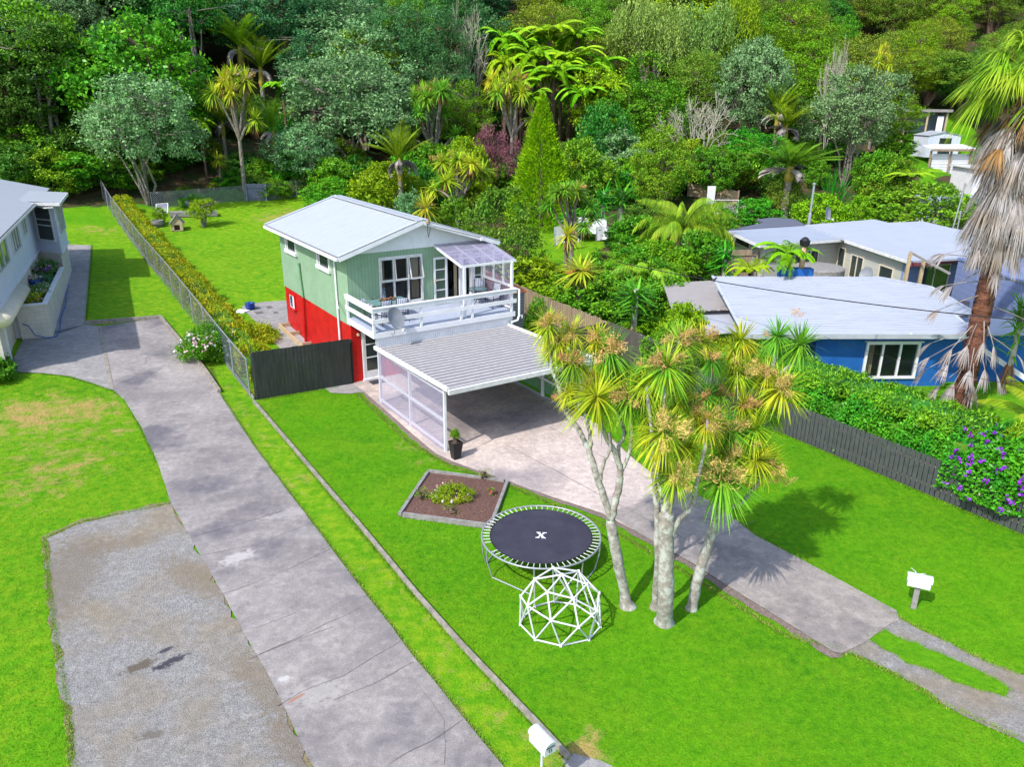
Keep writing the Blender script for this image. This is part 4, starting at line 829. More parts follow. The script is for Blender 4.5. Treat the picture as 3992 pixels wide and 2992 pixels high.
w0=np.array(gp_(1641,528,3.6)[:2])+[.35,.35];w1=np.array(gp_(1824,515,3.6)[:2])+[-.1,.35];w2=np.array(gp_(1969,564,3.5)[:2])+[-.1,.4];w3=np.array(gp_(2240,541,3.5)[:2])+[0,.4];w00=np.array(gp_(1572,497,3.6)[:2])+[.4,.2]
gwall('side_wall',w00,w0,'beige boards');gwall('front_wall',w0,w1,'beige boards');gwall('wing_wall',w1,w2,'beige boards');gwall('slate_wall',w2,w3,'slate boards')
def wwin(a,b,t0,t1,z0,z1,nm='window',mull=0,par=gh,gl='dark glass',fr='cream paint'):
    a=np.array(a);b=np.array(b);L_=np.linalg.norm(b-a);d=(b-a)/L_;rt=bpy.data.objects.new(nm,None)
    f=MB();x0,x1=t0*L_,t1*L_
    f.box(x0-.07,x0,-.06,-.002,z0-.07,z1+.07).box(x1,x1+.07,-.06,-.002,z0-.07,z1+.07).box(x0,x1,-.06,-.002,z1,z1+.07).box(x0,x1,-.08,-.002,z0-.07,z0)
    for k in range(mull): c=x0+(x1-x0)*(k+1)/(mull+1);f.box(c-.03,c+.03,-.06,-.002,z0,z1)
    o=f.build(nm,M(fr),par);o.location=(a[0],a[1],0);o.rotation_euler=(0,0,math.atan2(d[1],d[0]))
    MB().box(x0,x1,-.02,-.004,z0,z1).build('pane',M(gl),o);return o
wwin(w0,w1,.42,.72,2.0,2.9,mull=2);wwin(w1,w2,.02,.12,1.6,3.0);wwin(w1,w2,.24,.42,1.5,2.8,mull=1);wwin(w1,w2,.68,.86,2.0,2.75);wwin(w2,w3,.12,.34,1.3,3.0,mull=1);wwin(w2,w3,.72,.95,1.2,2.8,mull=1);wwin(w00,w0,.15,.6,2.9,3.4)
q=MB();g=lambda p:np.array(p)
for (a,b,m) in ((R1[0],R1[1],0),(R1[1],R1[2],0),(R2[1],R2[2],0)): q.beam(g(gp_(*a))-[0,0,.12],g(gp_(*b))-[0,0,.12],.1,.16)
q.build('gutter',M('old white paint'),gh);q=MB().beam(g(gp_(*R2[2]))-[0,0,.2],g(gp_(*R2[4]))-[0,0,.2],.06,.22);q.build('red_fascia',M('red trim'),gh)
p=gp_(1641,528,3.4);MB().tube([(p[0]+.15,p[1]-.02,3.4),(p[0]+.15,p[1]+.05,3.05),(p[0]+1.6,p[1]+.15,2.8)],.05,7).build('downpipe',M('white paint'),gh)
p=gp_(1826,520,3.4);MB().tube([(p[0]+.2,p[1]-.1,3.4),(p[0]+.35,p[1]+.1,3.1),(p[0]+.35,p[1]+.1,0)],.05,7).build('downpipe',M('white paint'),gh)
def flue(label,px,py0,py1,z,r,m='galvanised'):
    p=atz(px,py0,z);z1=atY(px,py1,p[1])[2];t=thing('chimney_flue',label,'chimney',(p[0],p[1],z-.1))
    MB().lathe([(r*1.6,0),(r*1.6,(z1-z)*.3),(r,(z1-z)*.32),(r,z1-z)],12).build('pipe',M('galvanised'),t);MB().lathe([(r*.9,z1-z),(r*1.5,z1-z+.03),(r*1.5,z1-z+.1),(0,z1-z+.16)],12).build('cap',M('galvanised'),t)
flue('tall thin galvanised flue on the far flat roof, with a small cap',1747,485,396,3.8,.07);flue('short stubby flue behind the flat roof near the palm trunk',2135,500,478,3.7,.2)
p=atz(1783,484,3.8);dish('satellite_dish','small white dish beside the tall flue on the flat roof',(p[0],p[1],3.85),.8,.45,12)
# slate house annexes near the palm
def pxbox(name,label,cat,px,py,Y,wx,wy,h,m,roofm,over=.15,rz=0,slopez=0,zb=None):
    c=atY(px,py,Y);z=T(c[0],c[1]) if zb is None else zb;t=thing(name,label,cat,(c[0],c[1],z),rz)
    MB().box(-wx/2,wx/2,-wy/2,wy/2,-.3,h).build('wall',M(m),t);MB().slab([(-wx/2-over,-wy/2-over,h+.1),(wx/2+over,-wy/2-over,h+.1+slopez),(wx/2+over,wy/2+over,h+.1+slopez),(-wx/2-over,wy/2+over,h+.1)],.1).build('roof',M(roofm),t);return t
sb=pxbox('annexe','slate blue board annexe with pale balcony edge behind the palm trunk','building',2228,680,38,5,6,3.7,'slate boards','slate boards',.05)
MB().box(-2.6,2.6,-3.15,-3.0,2.2,2.5).build('balcony_edge',M('white paint'),sb);MB().box(-1.6,-.5,-3.06,-3.0,2.6,3.5).build('window',M('white paint'),sb);MB().box(-1.5,-.6,-3.075,-3.062,2.68,3.42).build('pane',M('dark glass'),sb)
dk=thing('timber_deck_rail','sloping timber rail beside the slate wall left of the palm','railing',atz(2010,600,1.0))
a=atY(1965,545,41)-atz(2010,600,1.0)
L0=atz(2010,600,1.0)
def rel(x,y,Y): return atY(x,y,Y)-L0
MB().beam(rel(1966,545,41),rel(2052,592,38),.08,.1).build('handrail',M('grey timber'),dk)
for x,y in ((1967,546),(1996,562)): p_=rel(x,y,40.5);MB().box(p_[0]-.07,p_[0]+.07,p_[1]-.07,p_[1]+.07,p_[2]-1.8,p_[2]).build('post',M('pale timber'),dk)
c=atY(2050,600,38);t=thing('garden_hut','small dark roofed hut against the slate wall left of the palm','hut',(c[0],c[1],.3),-.5)
MB().box(-1,1,-.7,.7,0,1.3).build('wall',M('old timber'),t);MB().slab([(-1.15,-.9,1.25),(1.15,-.9,1.25),(1.15,.9,1.9),(-1.15,.9,1.9)],.06).build('roof',M('mat black'),t)
# water tank behind the blue roof
c=atz(1800,578,2.6);t=thing('water_tank','round grey lidded water tank behind the blue box','tank',(c[0]-.35,c[1]+1.2,.1));MB().lathe([(1.45,0),(1.45,2.25),(1.35,2.32),(0,2.4)],32).build('tank_shell',M('grey timber'),t)
c=atz(1597,560,2.6);boards('board_fence','tall brown board screen left of the beige wall',(c[0]-1.0,c[1]),(c[0]+1.1,c[1]+.3),2.6,.3,.005,'old timber')
# small shed by the deck
c=hw(7.8,1.5);t=thing('garden_shed','narrow grey corrugated shed with rusty orange roof beside the deck','shed',c,HA)
MB().box(-1.05,1.0,-1.5,1.5,0,2.95).build('wall',M('grey timber'),t)
q=MB()
for k in range(20): q.box(-1.07,1.02,-1.52,-1.5,.1+k*.145,.16+k*.145)
q.box(1.0,1.02,-1.5,1.5,0,.1)
for k in range(20): q.box(1.0,1.02,-1.5,1.5,.1+k*.145,.16+k*.145)
q.build('wall_ribs',M('grey metal'),t);MB().slab([(-1.15,-1.6,3.02),(1.1,-1.6,2.98),(1.1,1.6,3.3),(-1.15,1.6,3.34)],.05).build('roof',M('terracotta'),t)
# low white garden building with terracotta roof, half hidden by bushes
c=cast(1190,745);t=thing('garden_cottage','low white cottage with terracotta tile roof half hidden by bushes','cottage',(5.2,43.5,.2),.45)
MB().box(-2.0,1.4,-2.0,2.0,0,1.9).build('wall',M('white paint'),t)
mb=MB().slab([(-2.2,-2.3,1.95),(1.6,-2.3,1.95),(1.6,0,2.35),(-2.2,0,2.35)],.06).slab([(-2.2,0,2.35),(1.6,0,2.35),(1.6,2.3,1.95),(-2.2,2.3,1.95)],.06);mb.build('roof',M('terracotta'),t)
# ---------------- outbuildings on the upper right ----------------
c=cast(1990,298);t=thing('open_shed','open fronted timber shed full of clutter on the upper right slope','shed',c,-.15)
q=MB()
for x,y in ((-2.6,-1.5),(-.2,-1.5),(1.9,-1.5),(-2.6,1.5),(1.9,1.5)): q.box(x-.09,x+.09,y-.09,y+.09,-.4,3.0)
q.build('post',M('pale timber'),t);MB().slab([(-3,-1.9,3.25),(2.3,-1.9,3.25),(2.3,1.9,2.95),(-3,1.9,2.95)],.08).build('roof',M('dark roof'),t);MB().box(-3,2.3,-1.95,-1.85,2.95,3.25).build('fascia',M('grey timber'),t)
MB().box(-2.6,1.9,1.5,1.55,-.3,2.9).box(1.9,1.95,-1.4,1.5,-.3,2.9).build('wall',M('mesh netting'),t);MB().box(.9,1.6,-1.5,-1.45,.2,2.5).build('window_frame',M('white paint'),t)
for i,(dx,dy,m,s_,nm,lb) in enumerate([(-1.6,-2.2,'linen',.5,'rubble_sack','pale sack heaped in front of the open shed'),(-.4,-2.4,'pink petal',.35,'plastic_tub','small pink tub before the open shed'),(1.0,-2.8,'blue tarp',.55,'storage_crate','bright blue crate between the open shed and the metal shed')]):
    x,y=c[0]+dx,c[1]+dy;o=tag(MB().prism([(-s_,-s_*.6),(s_,-s_*.7),(s_*.9,s_*.6),(-s_*.8,s_*.7)],0,s_*1.1).build(nm,M(m)),lb,nm.split('_')[1]);o.location=(x,y,T(x,y))
c=cast(2018,330);t=thing('metal_shed','pale lilac metal garden shed with open doorway on the upper right slope','shed',c,.1)
W_,D_,h_=1.9,1.4,1.9
MB().box(-W_,-.55,-D_,-D_+.06,-.4,h_).box(.9,W_,-D_,-D_+.06,-.4,h_).box(-.55,.9,-D_,-D_+.06,1.65,h_).box(-W_,-W_+.06,-D_+.06,D_,-.4,h_).box(W_-.06,W_,-D_+.06,D_,-.4,h_).box(-W_+.06,W_-.06,D_-.06,D_,-.4,h_).build('wall',M('pale cladding'),t)
MB().slab([(-W_-.1,-D_-.1,h_+.03),(0,-D_-.1,h_+.45),(0,D_+.1,h_+.45),(-W_-.1,D_+.1,h_+.03)],.04).slab([(0,-D_-.1,h_+.45),(W_+.1,-D_-.1,h_+.03),(W_+.1,D_+.1,h_+.03),(0,D_+.1,h_+.45)],.04).build('roof',M('roof metal'),t)
MB().add([(-W_,-D_+.02,h_),(W_,-D_+.02,h_),(0,-D_+.02,h_+.4)],[(0,1,2)]).build('gable',M('pale cladding'),t)
o=tag(MB().prism([(-.4,-.3),(.4,-.2),(.3,.3),(-.3,.3)],0,.5).build('tool_case',M('yellow thing')),'yellow case in the doorway of the metal shed','case');o.location=(c[0]+.1,c[1]-1.0,c[2]+.3)
c=cast(2035,372);t=thing('lean_to','flat roofed lean-to with white corrugated wall below the metal shed','shed',c,.1)
for x in (-2.2,0,2.2): MB().box(x-.08,x+.08,-1.0,-.84,-.6,2.2).build('post',M('old timber'),t)
mb=MB();MB().slab([(-2.5,-1.3,2.45),(2.6,-1.3,2.45),(2.6,1.3,2.75),(-2.5,1.3,2.75)],.06).build('roof',M('white paint'),t);MB().box(-2.5,2.6,-1.33,-1.3,2.2,2.42).build('fascia',M('old timber'),t)
vs=[];n=60
for i in range(n+1): z=-.3+2.2*i/n;y=-.75+.025*math.sin(2*math.pi*i/4.3);vs+=[(-1.9,y,z),(2.2,y,z)]
MB().add(vs,[(2*i,2*i+1,2*i+3,2*i+2) for i in range(n)]).build('wall_sheet',M('white paint'),t,True)
t=pxbox('annexe','small white flat roofed block with square window at the right edge','building',2122,395,76,4,4,2.9,'white paint','old white paint',.25)
MB().box(-1.3,-.5,-2.05,-2.0,1.2,2.3).build('window',M('rust'),t);MB().box(-1.22,-.58,-2.07,-2.052,1.28,2.22).build('pane',M('dark glass'),t)
pxbox('annexe','low white annexe with grey flat roof beyond the dead palm fronds','building',2105,455,66,7,5,2.2,'white paint','grey roof',.5)
# retaining walls and garden bits behind
def retain(label,px0,px1,h,n=3,name='retaining_wall'):
    a,b=cast(*px0),cast(*px1);mb=MB()
    for k in range(n): mb.beam((a[0],a[1],a[2]+h*(k+.5)/n),(b[0],b[1],b[2]+h*(k+.5)/n),.07,h/n*.94)
    f=tag(mb.build(name,M('pale timber')),label,'retaining wall');L_=np.linalg.norm(b-a);k=max(2,int(L_/1.6))
    for i in range(k+1): p=a+(b-a)*i/k;MB().box(p[0]-.07,p[0]+.07,p[1]-.15,p[1]-.045,p[2]-.2,p[2]+h+.08).build('post',M('old timber'),f)
retain('stepped pale timber retaining wall above the trellis frame',(1485,423),(1592,442),1.2,2);retain('pale timber retaining wall behind the round green tree',(1330,415),(1440,432),1.1);retain('lower pale timber retaining wall between the yuccas',(1355,400),(1420,412),.6,2)
c=cast(1578,462)
mb=MB()
for i in range(60):
    p=cast(1530+R_.random()*95,446+R_.random()*20);mb.tube([p+[0,0,.05],p+np.array([R_.uniform(-.8,.8),R_.uniform(-.2,.2),R_.uniform(.1,.5)])],.05,5)
tag(mb.build('wood_pile',M('grey timber')),'long heap of stacked branches below the retaining wall','wood pile')
c=cast(1567,470);t=thing('trellis_frame','pale rectangular trellis frame leaning by the wood pile','trellis',c);q=MB().box(-1,-.94,0,.06,0,1.5).box(.94,1,0,.06,0,1.5).box(-.94,.94,0,.06,1.44,1.5).box(-.94,.94,0,.06,.3,.36);q.build('frame',M('old white paint'),t)
q=MB()
for k in range(8): q.box(-.93,.93,.02,.035,.45+k*.12,.46+k*.12)
q.build('wire',M('galvanised'),t)
c=cast(1533,452);tag(MB().box(-.35,.35,-.05,.05,0,2).build('notice_board',M('white paint')),'plain upright white panel by the retaining wall','panel').location=tuple(c)
# washing lines with sheets
c=cast(1255,530);t=thing('clothesline','rotary clothesline pole on the small back lawn','clothesline',c);MB().tube([(0,0,0),(0,0,1.9)],.03,7).tube([(-1.6,-.4,1.85),(1.6,.4,1.85)],.015,5).tube([(-.8,1.4,1.85),(.8,-1.4,1.85)],.015,5).tube([(-1.6,-.4,1.85),(-.8,1.4,1.85),(1.6,.4,1.85),(.8,-1.4,1.85),(-1.6,-.4,1.85)],.01,4).build('frame',M('grey metal'),t)
def sheet(p,q,h,label):
    p=np.array(p);q=np.array(q);vs=[];n=16;mb=MB();d=(q-p);nn=np.array([-d[1],d[0],0])/np.linalg.norm(d)
    for i in range(n+1):
        for j in range(7):
            t_=i/n;v=j/6;vs.append(p+d*t_+nn*(.10*math.sin(t_*9)*v+.05*math.sin(t_*23)*v)-np.array([0,0,h*v*(1-.15*math.sin(t_*3.1))]))
    mb.add(vs,[(i*7+j,i*7+j+1,i*7+j+8,i*7+j+7) for i in range(n) for j in range(6)]);o=mb.build('bed_sheet',M('linen'),None,True);return tag(o,label,'bed sheet','white sheets drying on the line')
z=c[2]+1.85;sheet((c[0]-2.2,c[1]-2.6,z-.1),(c[0]-.3,c[1]-1.4,z),1.45,'white sheet hanging low at the left of the washing line');sheet((c[0]-.8,c[1]+1.2,z+.1),(c[0]+1.9,c[1]+.5,z),1.3,'wide white sheet hung across the back of the washing line')
sheet((c[0]+.9,c[1]-1.6,z-.2),(c[0]+2.6,c[1]-.8,z-.3),1.1,'small crumpled white sheet at the right of the washing line')
c=cast(1141,483);t=thing('garden_chair','weathered wooden high backed chair on the small back lawn','chair',c,.3)
MB().box(-.3,.3,-.3,.25,.38,.43).build('seat',M('grey timber'),t);MB().slab([(-.3,.25,.4),(.3,.25,.4),(.25,.5,1.15),(-.25,.5,1.15)],.04).build('backrest',M('grey timber'),t)
for x in (-.27,.27):
    for y in (-.27,.2): MB().box(x-.03,x+.03,y-.03,y+.03,0,.38).build('leg',M('grey timber'),t)
# power lines
def wire(name,label,A_,B_,sag,r):
    A_=np.array(A_);B_=np.array(B_);P=[A_+(B_-A_)*t-np.array([0,0,sag*4*t*(1-t)]) for t in np.linspace(0,1,25)];return tag(MB().tube(P,r,5).build(name,M('cable')),label,'cable')
wire('power_line','thick black power cable crossing over the blue roof',atY(1330,565,36),atY(2350,705,22),.3,.02);wire('power_line','thin overhead wire strung below the thick cable near the palm',atY(1780,728,29.8),atY(2300,850,20),.2,.008)
wire('power_line','thin pale wire low in front of the blue wall',atY(1500,690,32),atY(2260,905,20),.25,.006)
p=atY(1541,610,35.2);b=MB().tube([(-.16,0,-.02),(-.05,0,.02),(.06,0,.05),(.1,0,.13),(.13,0,.14)],[.01,.05,.055,.035,.012],8);o=b.build('bird',M('mat black'),None,True);o.location=tuple(atY(1816,631,30.2)+[0,0,.0]);tag(o,'small dark dove perched on the thick cable over the blue roof','bird')
o.location=tuple(atY(1542,606,34.2))
for px0,py0,px1,py1,Y,lb in ((2058,495,2086,395,52,'tall thin aerial mast leaning behind the flat roof'),(2068,495,2076,455,52,'short folding aerial with fine wires beside the tall mast')):
    tag(MB().tube([atY(px0,py0,Y),atY(px1,py1,Y)],.05,6).tube([atY(px1-4,py1+3,Y),atY(px1+4,py1+6,Y)],.02,4).build('aerial_mast',M('grey metal')),lb,'aerial')
# ---------------- front garden objects ----------------
bd=[cast(*p) for p in [(926,1024),(1096,1046),(1060,1143),(864,1117)]]
bc=sum(bd)/4;t=thing('garden_bed','diamond garden bed with grey sleeper edges and bark mulch','garden bed',(bc[0],bc[1],0))
Bp=[(p[0]-bc[0],p[1]-bc[1]) for p in bd]
for i in range(4):
    a,b=Bp[i],Bp[(i+1)%4];h_=.11 if i==2 else .07;d=np.array(b)-a;d=d/np.linalg.norm(d);MB().beam((a[0],a[1],.06),(b[0]-d[0]*.1,b[1]-d[1]*.1,.06),.1,.13+h_*.4).build('edge_board',M('grey timber'),t)
mb=MB();n=14;vs=[];
for i in range(n+1):
    for j in range(n+1):
        u,v=i/n,j/n;p=np.array(Bp[0])*(1-u)*(1-v)+np.array(Bp[1])*u*(1-v)+np.array(Bp[2])*u*v+np.array(Bp[3])*(1-u)*v;vs.append((p[0],p[1],.05+R_.random()*.03+.06*math.sin(math.pi*u)*math.sin(math.pi*v)))
mb.add(vs,[(i*(n+1)+j,i*(n+1)+j+1,(i+1)*(n+1)+j+1,(i+1)*(n+1)+j) for i in range(n) for j in range(n)]).build('mulch',M('bark mulch'),t,True)
# trampoline
tc=np.array([.8,17.85]);TR,TM,TZ=1.56,1.34,.86
t=thing('trampoline','round black trampoline with bare springs and rusty grey frame','trampoline',(tc[0],tc[1],0))
MB().tube([(TR*math.cos(a),TR*math.sin(a),TZ) for a in np.linspace(0,2*math.pi,61)],.026,8,False).build('frame_ring',M('galvanised'),t,True)
mb=MB();mb.lathe([(0.001,TZ-.02),(TM*.5,TZ-.018),(TM,TZ-.004),(TM,TZ+.004),(TM*.5,TZ-.008),(.001,TZ-.01)],60);mat_=mb.build('jumping_mat',M('mat black'),t)
MB().tube([(TM*math.cos(a),TM*math.sin(a),TZ+.004) for a in np.linspace(0,2*math.pi,61)],.014,6,False).build('mat_hem',M('black plastic'),mat_)
X=MB()
def bar(x0,y0,x1,y1,w_): 
    d=np.array([x1-x0,y1-y0]);l=np.linalg.norm(d);n_=np.array([-d[1],d[0]])/l*w_/2;X.prism([(x0-n_[0],y0-n_[1]),(x1-n_[0],y1-n_[1]),(x1+n_[0],y1+n_[1]),(x0+n_[0],y0+n_[1])],TZ-.006,TZ+.002+.001*len(X.v)/8)
bar(-.075,.12,.075,-.12,.062);bar(.085,.12,-.085,-.12,.034);bar(-.13,.13,-.02,.13,.022);bar(.03,.13,.14,.13,.022);bar(-.14,-.13,-.03,-.13,.022);bar(.02,-.13,.13,-.13,.022)
xo=X.build('letter_mark',M('white paint'),mat_);xo.rotation_euler=(0,0,-.1);xo.scale=(1,1,1)
for k in range(60):
    if k in (33,34): continue
    a=2*math.pi*(k+.5)/60;MB().tube([((TM-.005)*math.cos(a),(TM-.005)*math.sin(a),TZ),((TR-.01)*math.cos(a),(TR-.01)*math.sin(a),TZ+.004)],.011,6).build('spring',M('old white paint'),t)
for a0,a1 in ((205,262),(310,352),(130,188),(40,85)):
    a0=math.radians(a0);a1=math.radians(a1);P=[(TR*math.cos(a0),TR*math.sin(a0),TZ),(TR*math.cos(a0)*.99,TR*math.sin(a0)*.99,.45),(TR*.93*math.cos(a0+.08),TR*.93*math.sin(a0+.08),.03),(TR*.93*math.cos(a1-.08),TR*.93*math.sin(a1-.08),.03),(TR*math.cos(a1)*.99,TR*math.sin(a1)*.99,.45),(TR*math.cos(a1),TR*math.sin(a1),TZ)]
    MB().tube(P,.019,7).build('leg',M('galvanised'),t)
# climbing dome
dc=np.array([1.16,15.27,.36]);DR=1.04
def ZD(x,y): return ((2000+x/2.505)/K,(2180+y/2.505)/K)
def hub(x,y,back=False,D_=True):
    r=ray(*ZD(x,y));o_=C0-dc;a=r@r;b=2*r@o_;c_=o_@o_-DR*DR;q_=b*b-4*a*c_
    if q_<0:s=-b/(2*a)
    else:s=(-b+(math.sqrt(q_) if back else -math.sqrt(q_)))/(2*a)
    return C0+r*s
hb={k:hub(*v) for k,v in dict(a=(210,200),b=(390,88),c=(640,122),d=(480,155),e=(720,250),f=(335,325),g=(590,390),h=(840,335),i=(75,365),j=(140,460),k=(370,605),l=(640,670),m=(820,510)).items()}
for k,v in dict(o=(215,790),p=(465,850),q=(740,790),r=(853,665),n=(70,640)).items(): hb[k]=atz(*ZD(*v),.03)
cc=np.array([dc[0],dc[1]]);ra=np.mean([np.linalg.norm(hb[k][:2]-cc) for k in 'opqrn'])
for k,ang in (('s',130),('t',95),('u',58),('v',22),('w',163)): hb[k]=np.array([cc[0]+ra*math.cos(math.radians(ang)),cc[1]+ra*math.sin(math.radians(ang)),.03])
t=thing('climbing_dome','white pipe climbing dome of triangles on the front lawn','climbing frame',(dc[0],dc[1],0))
mb=MB()
for e in 'ab bc bd ad dc de ce af df dg fg eg ch eh ai aj fj fk gk gl gm em ij jk kl lm hm in jn jo ko kp lp lq mq mr hr wi ws st tu uv sa tb tc ub uc vh vc as'.split():
    mb.tube([hb[e[0]]-[dc[0],dc[1],0],hb[e[1]]-[dc[0],dc[1],0]],.021,7)
mb.build('strut',M('bright white'),t)
mb=MB()
for e in 'wn no op pq qr rv'.split(): mb.tube([hb[e[0]]-[dc[0],dc[1],0],hb[e[1]]-[dc[0],dc[1],0]],.021,7)
mb.build('ground_ring',M('bright white'),t);mb=MB()
for k,p in hb.items(): q_=p-[dc[0],dc[1],0];MB().box(q_[0]-.028,q_[0]+.028,q_[1]-.028,q_[1]+.028,q_[2]-.028,q_[2]+.028).build('hub',M('white paint'),t)
# mailboxes
def mailbox(label,px,post,lean=0,rz=0,L_=.46,wd=.24,round_post=False):
    t=thing('mailbox',label,'mailbox',(px[0],px[1],0),rz,'white mailboxes on posts')
    (MB().tube([(0,0,0),(lean,0,post)],.022,8) if round_post else MB().box(-.05,.05,-.06,.06,0,post)).build('post',M('bright white' if round_post else 'grey timber'),t)
    h0=post;P=[(wd/2,0),(wd/2,.17)]+[(wd/2*math.cos(a),.17+wd*.42*math.sin(a)) for a in np.linspace(.2,math.pi-.2,9)]+[(-wd/2,.17),(-wd/2,0)]
    n=len(P);mb=MB();vs=[(x,-L_/2,h0+z) for x,z in P]+[(x,L_/2,h0+z) for x,z in P];mb.add(vs,[tuple(range(n)),tuple(range(n,2*n))[::-1]]+[(i,n+i,n+(i+1)%n,(i+1)%n) for i in range(n)]);b_=mb.build('box',M('bright white'),t)
    P2=[(x*1.1,z) for x,z in P[1:-1]];n=len(P2);vs=[];
    for y in (-L_/2-.03,L_/2+.02):
        vs+=[(x,y,h0+z+.008) for x,z in P2]+[(x*.95,y,h0+z-.008) for x,z in P2]
    mb=MB();fs=[]
    for i in range(n-1): fs+=[(i,i+1,2*n+i+1,2*n+i),(n+i+1,n+i,3*n+i,3*n+i+1),(i,n+i,n+i+1,i+1),(2*n+i,2*n+i+1,3*n+i+1,3*n+i)]
    mb.add(vs,fs).build('lid',M('bright white'),t)
    MB().box(-.09,.09,-L_/2-.012,-L_/2-.002,h0+.155,h0+.165).build('slot',M('cable'),t)
    return t,b_,h0,L_
t,b_,h0,L_=mailbox('white mailbox on a thin white pole by the kerb, bottom edge',(.585,10.62),1.0,0,.62,round_post=True)
n_=MB().box(-.028,.028,-L_/2-.006,-L_/2-.002,h0+.05,h0+.115);o=n_.build('number_plate',M('cable'),t);MB().box(-.012,-.006,-L_/2-.009,-L_/2-.0065,h0+.06,h0+.105).box(-.006,.012,-L_/2-.009,-L_/2-.0065,h0+.06,h0+.066).box(-.006,.012,-L_/2-.009,-L_/2-.0065,h0+.08,h0+.086).box(-.006,.012,-L_/2-.009,-L_/2-.0065,h0+.099,h0+.105).build('number',M('white paint'),o)
t,b_,h0,L_=mailbox('white mailbox with wire curl on a squat grey timber post',(9.88,16.04),.66,0,1.15,.5,.27)
MB().box(.02,.09,-L_/2-.008,-L_/2-.002,h0+.07,h0+.12).build('number_plate',M('cable'),t);MB().tube([(.03,.05,h0+.28),(-.02,.1,h0+.33),(.03,.14,h0+.36),(.09,.16,h0+.33),(.09,.2,h0+.38),(.02,.22,h0+.4)],.008,5).tube([(.03,.05,h0+.28),(.09,-.08,h0+.29),(.12,-.12,h0+.27)],.008,5).build('newspaper_holder',M('bright white'),t)
# dog house, compost bin, barrels, crates on the back lawn
c=cast(384,497);t=thing('dog_house','small pale timber dog house with steep roof on the back lawn','dog house',c,.35)
W_,D_,h_=.42,.5,.62
MB().box(-W_,-.2,-D_,-D_+.04,0,h_).box(.2,W_,-D_,-D_+.04,0,h_).box(-.2,.2,-D_,-D_+.04,.45,h_).box(-W_,-W_+.04,-D_+.04,D_,0,h_).box(W_-.04,W_,-D_+.04,D_,0,h_).box(-W_+.04,W_-.04,D_-.04,D_,0,h_).prism([(-W_,-D_),(W_,-D_),(W_,D_),(-W_,D_)],0,.04).add([(-W_,-D_,h_),(W_,-D_,h_),(0,-D_,h_+.5)],[(0,1,2)]).build('wall',M('pale timber'),t)
MB().slab([(-W_-.12,-D_-.12,h_-.1),(0,-D_-.12,h_+.54),(0,D_+.1,h_+.54),(-W_-.12,D_+.1,h_-.1)],.03).slab([(0,-D_-.12,h_+.54),(W_+.12,-D_-.12,h_-.1),(W_+.12,D_+.1,h_-.1),(0,D_+.1,h_+.54)],.03).build('roof',M('grey timber'),t)
c=cast(342,444);t=thing('compost_bin','black compost bin with a flat stone on its lid','bin',c);MB().lathe([(.55,0),(.48,.85),(.52,.88),(.5,.95),(0,1.0)],20).build('bin_body',M('black plastic'),t)
tag(MB().prism([(-.2,-.15),(.2,-.18),(.22,.12),(-.16,.17)],0,.14).build('flat_stone',M('stone')),'pale flat stone lying on the black compost bin','stone').location=(c[0],c[1],c[2]+1.0)
for px,py,r,lb in ((403,446,.42,'half barrel planter by the back chain link fence'),(341,490,.45,'grey half barrel planter holding a small bright shrub')):
    c=cast(px,py);t=thing('barrel_planter',lb,'planter',c);MB().lathe([(r*.82,0),(r,.25),(r*.97,.5),(r*.88,.5),(r*.86,.42),(0,.42)],20).build('barrel',M('grey timber'),t);MB().tube([(r*.93*math.cos(a),r*.93*math.sin(a),.12) for a in np.linspace(0,6.283,21)],.012,4,False).build('hoop',M('dark metal'),t)
c=cast(350,462);t=thing('cold_frame','white framed glass panel propped beside the compost bin','cold frame',c,.2)
MB().beam((-.45,0,.05),(.45,0,.05),.05,.05).beam((-.4,.3,.75),(.5,.3,.8),.05,.05).beam((-.45,0,.05),(-.4,.3,.75),.05,.05).beam((.45,0,.05),(.5,.3,.8),.05,.05).build('frame',M('white paint'),t);MB().add([(-.42,.02,.1),(.42,.02,.1),(.46,.3,.76),(-.38,.3,.72)],[(0,1,2,3)]).build('pane',M('clear sheet'),t)
a,b=cast(368,468),cast(470,466);tag(MB().beam(a+[0,0,.2],b+[0,0,.2],.9,.35).build('raised_bed',M('grey timber')),'low grey raised bed edge behind the lemon tree','planter')
# pots
c=cast(541,670);t=thing('blue_pot','glazed blue pot of a spiky plant at the patio corner','pot',c);MB().lathe([(.16,0),(.26,.2),(.25,.36),(.28,.4),(.23,.4),(.2,.3),(0,.3)],18).build('pot',M('blue pot'),t,True)
BLUEPOT=c
c=cast(519,674);tag(MB().prism([(-.5,-.2),(.3,-.3),(.5,.1),(-.1,.3)],0,.08).build('paving_stone',M('linen')),'white flat stones beside the blue pot','stone').location=tuple(c)
c=hw(-.02,-8.75);t=thing('planter_pot','tall square tapered black planter at the carport post','planter',(c[0]+.12,c[1]-.1,.04),HA)
mb=MB();vs=[]
for s_,z in ((.12,0),(.19,.62),(.17,.62),(.165,.55)):
    vs+=[(-s_,-s_,z),(s_,-s_,z),(s_,s_,z),(-s_,s_,z)]
fs=[(0,3,2,1)]
for k in range(3): fs+=[(4*k+i,4*k+(i+1)%4,4*k+4+(i+1)%4,4*k+4+i) for i in range(4)]
mb.add(vs,fs+[(12,13,14,15)]).build('pot',M('black plastic'),t);MB().box(-.165,.165,-.165,.165,.5,.57).build('soil',M('damp soil'),t)
TOPI=np.array([c[0]+.12,c[1]-.1,.04])
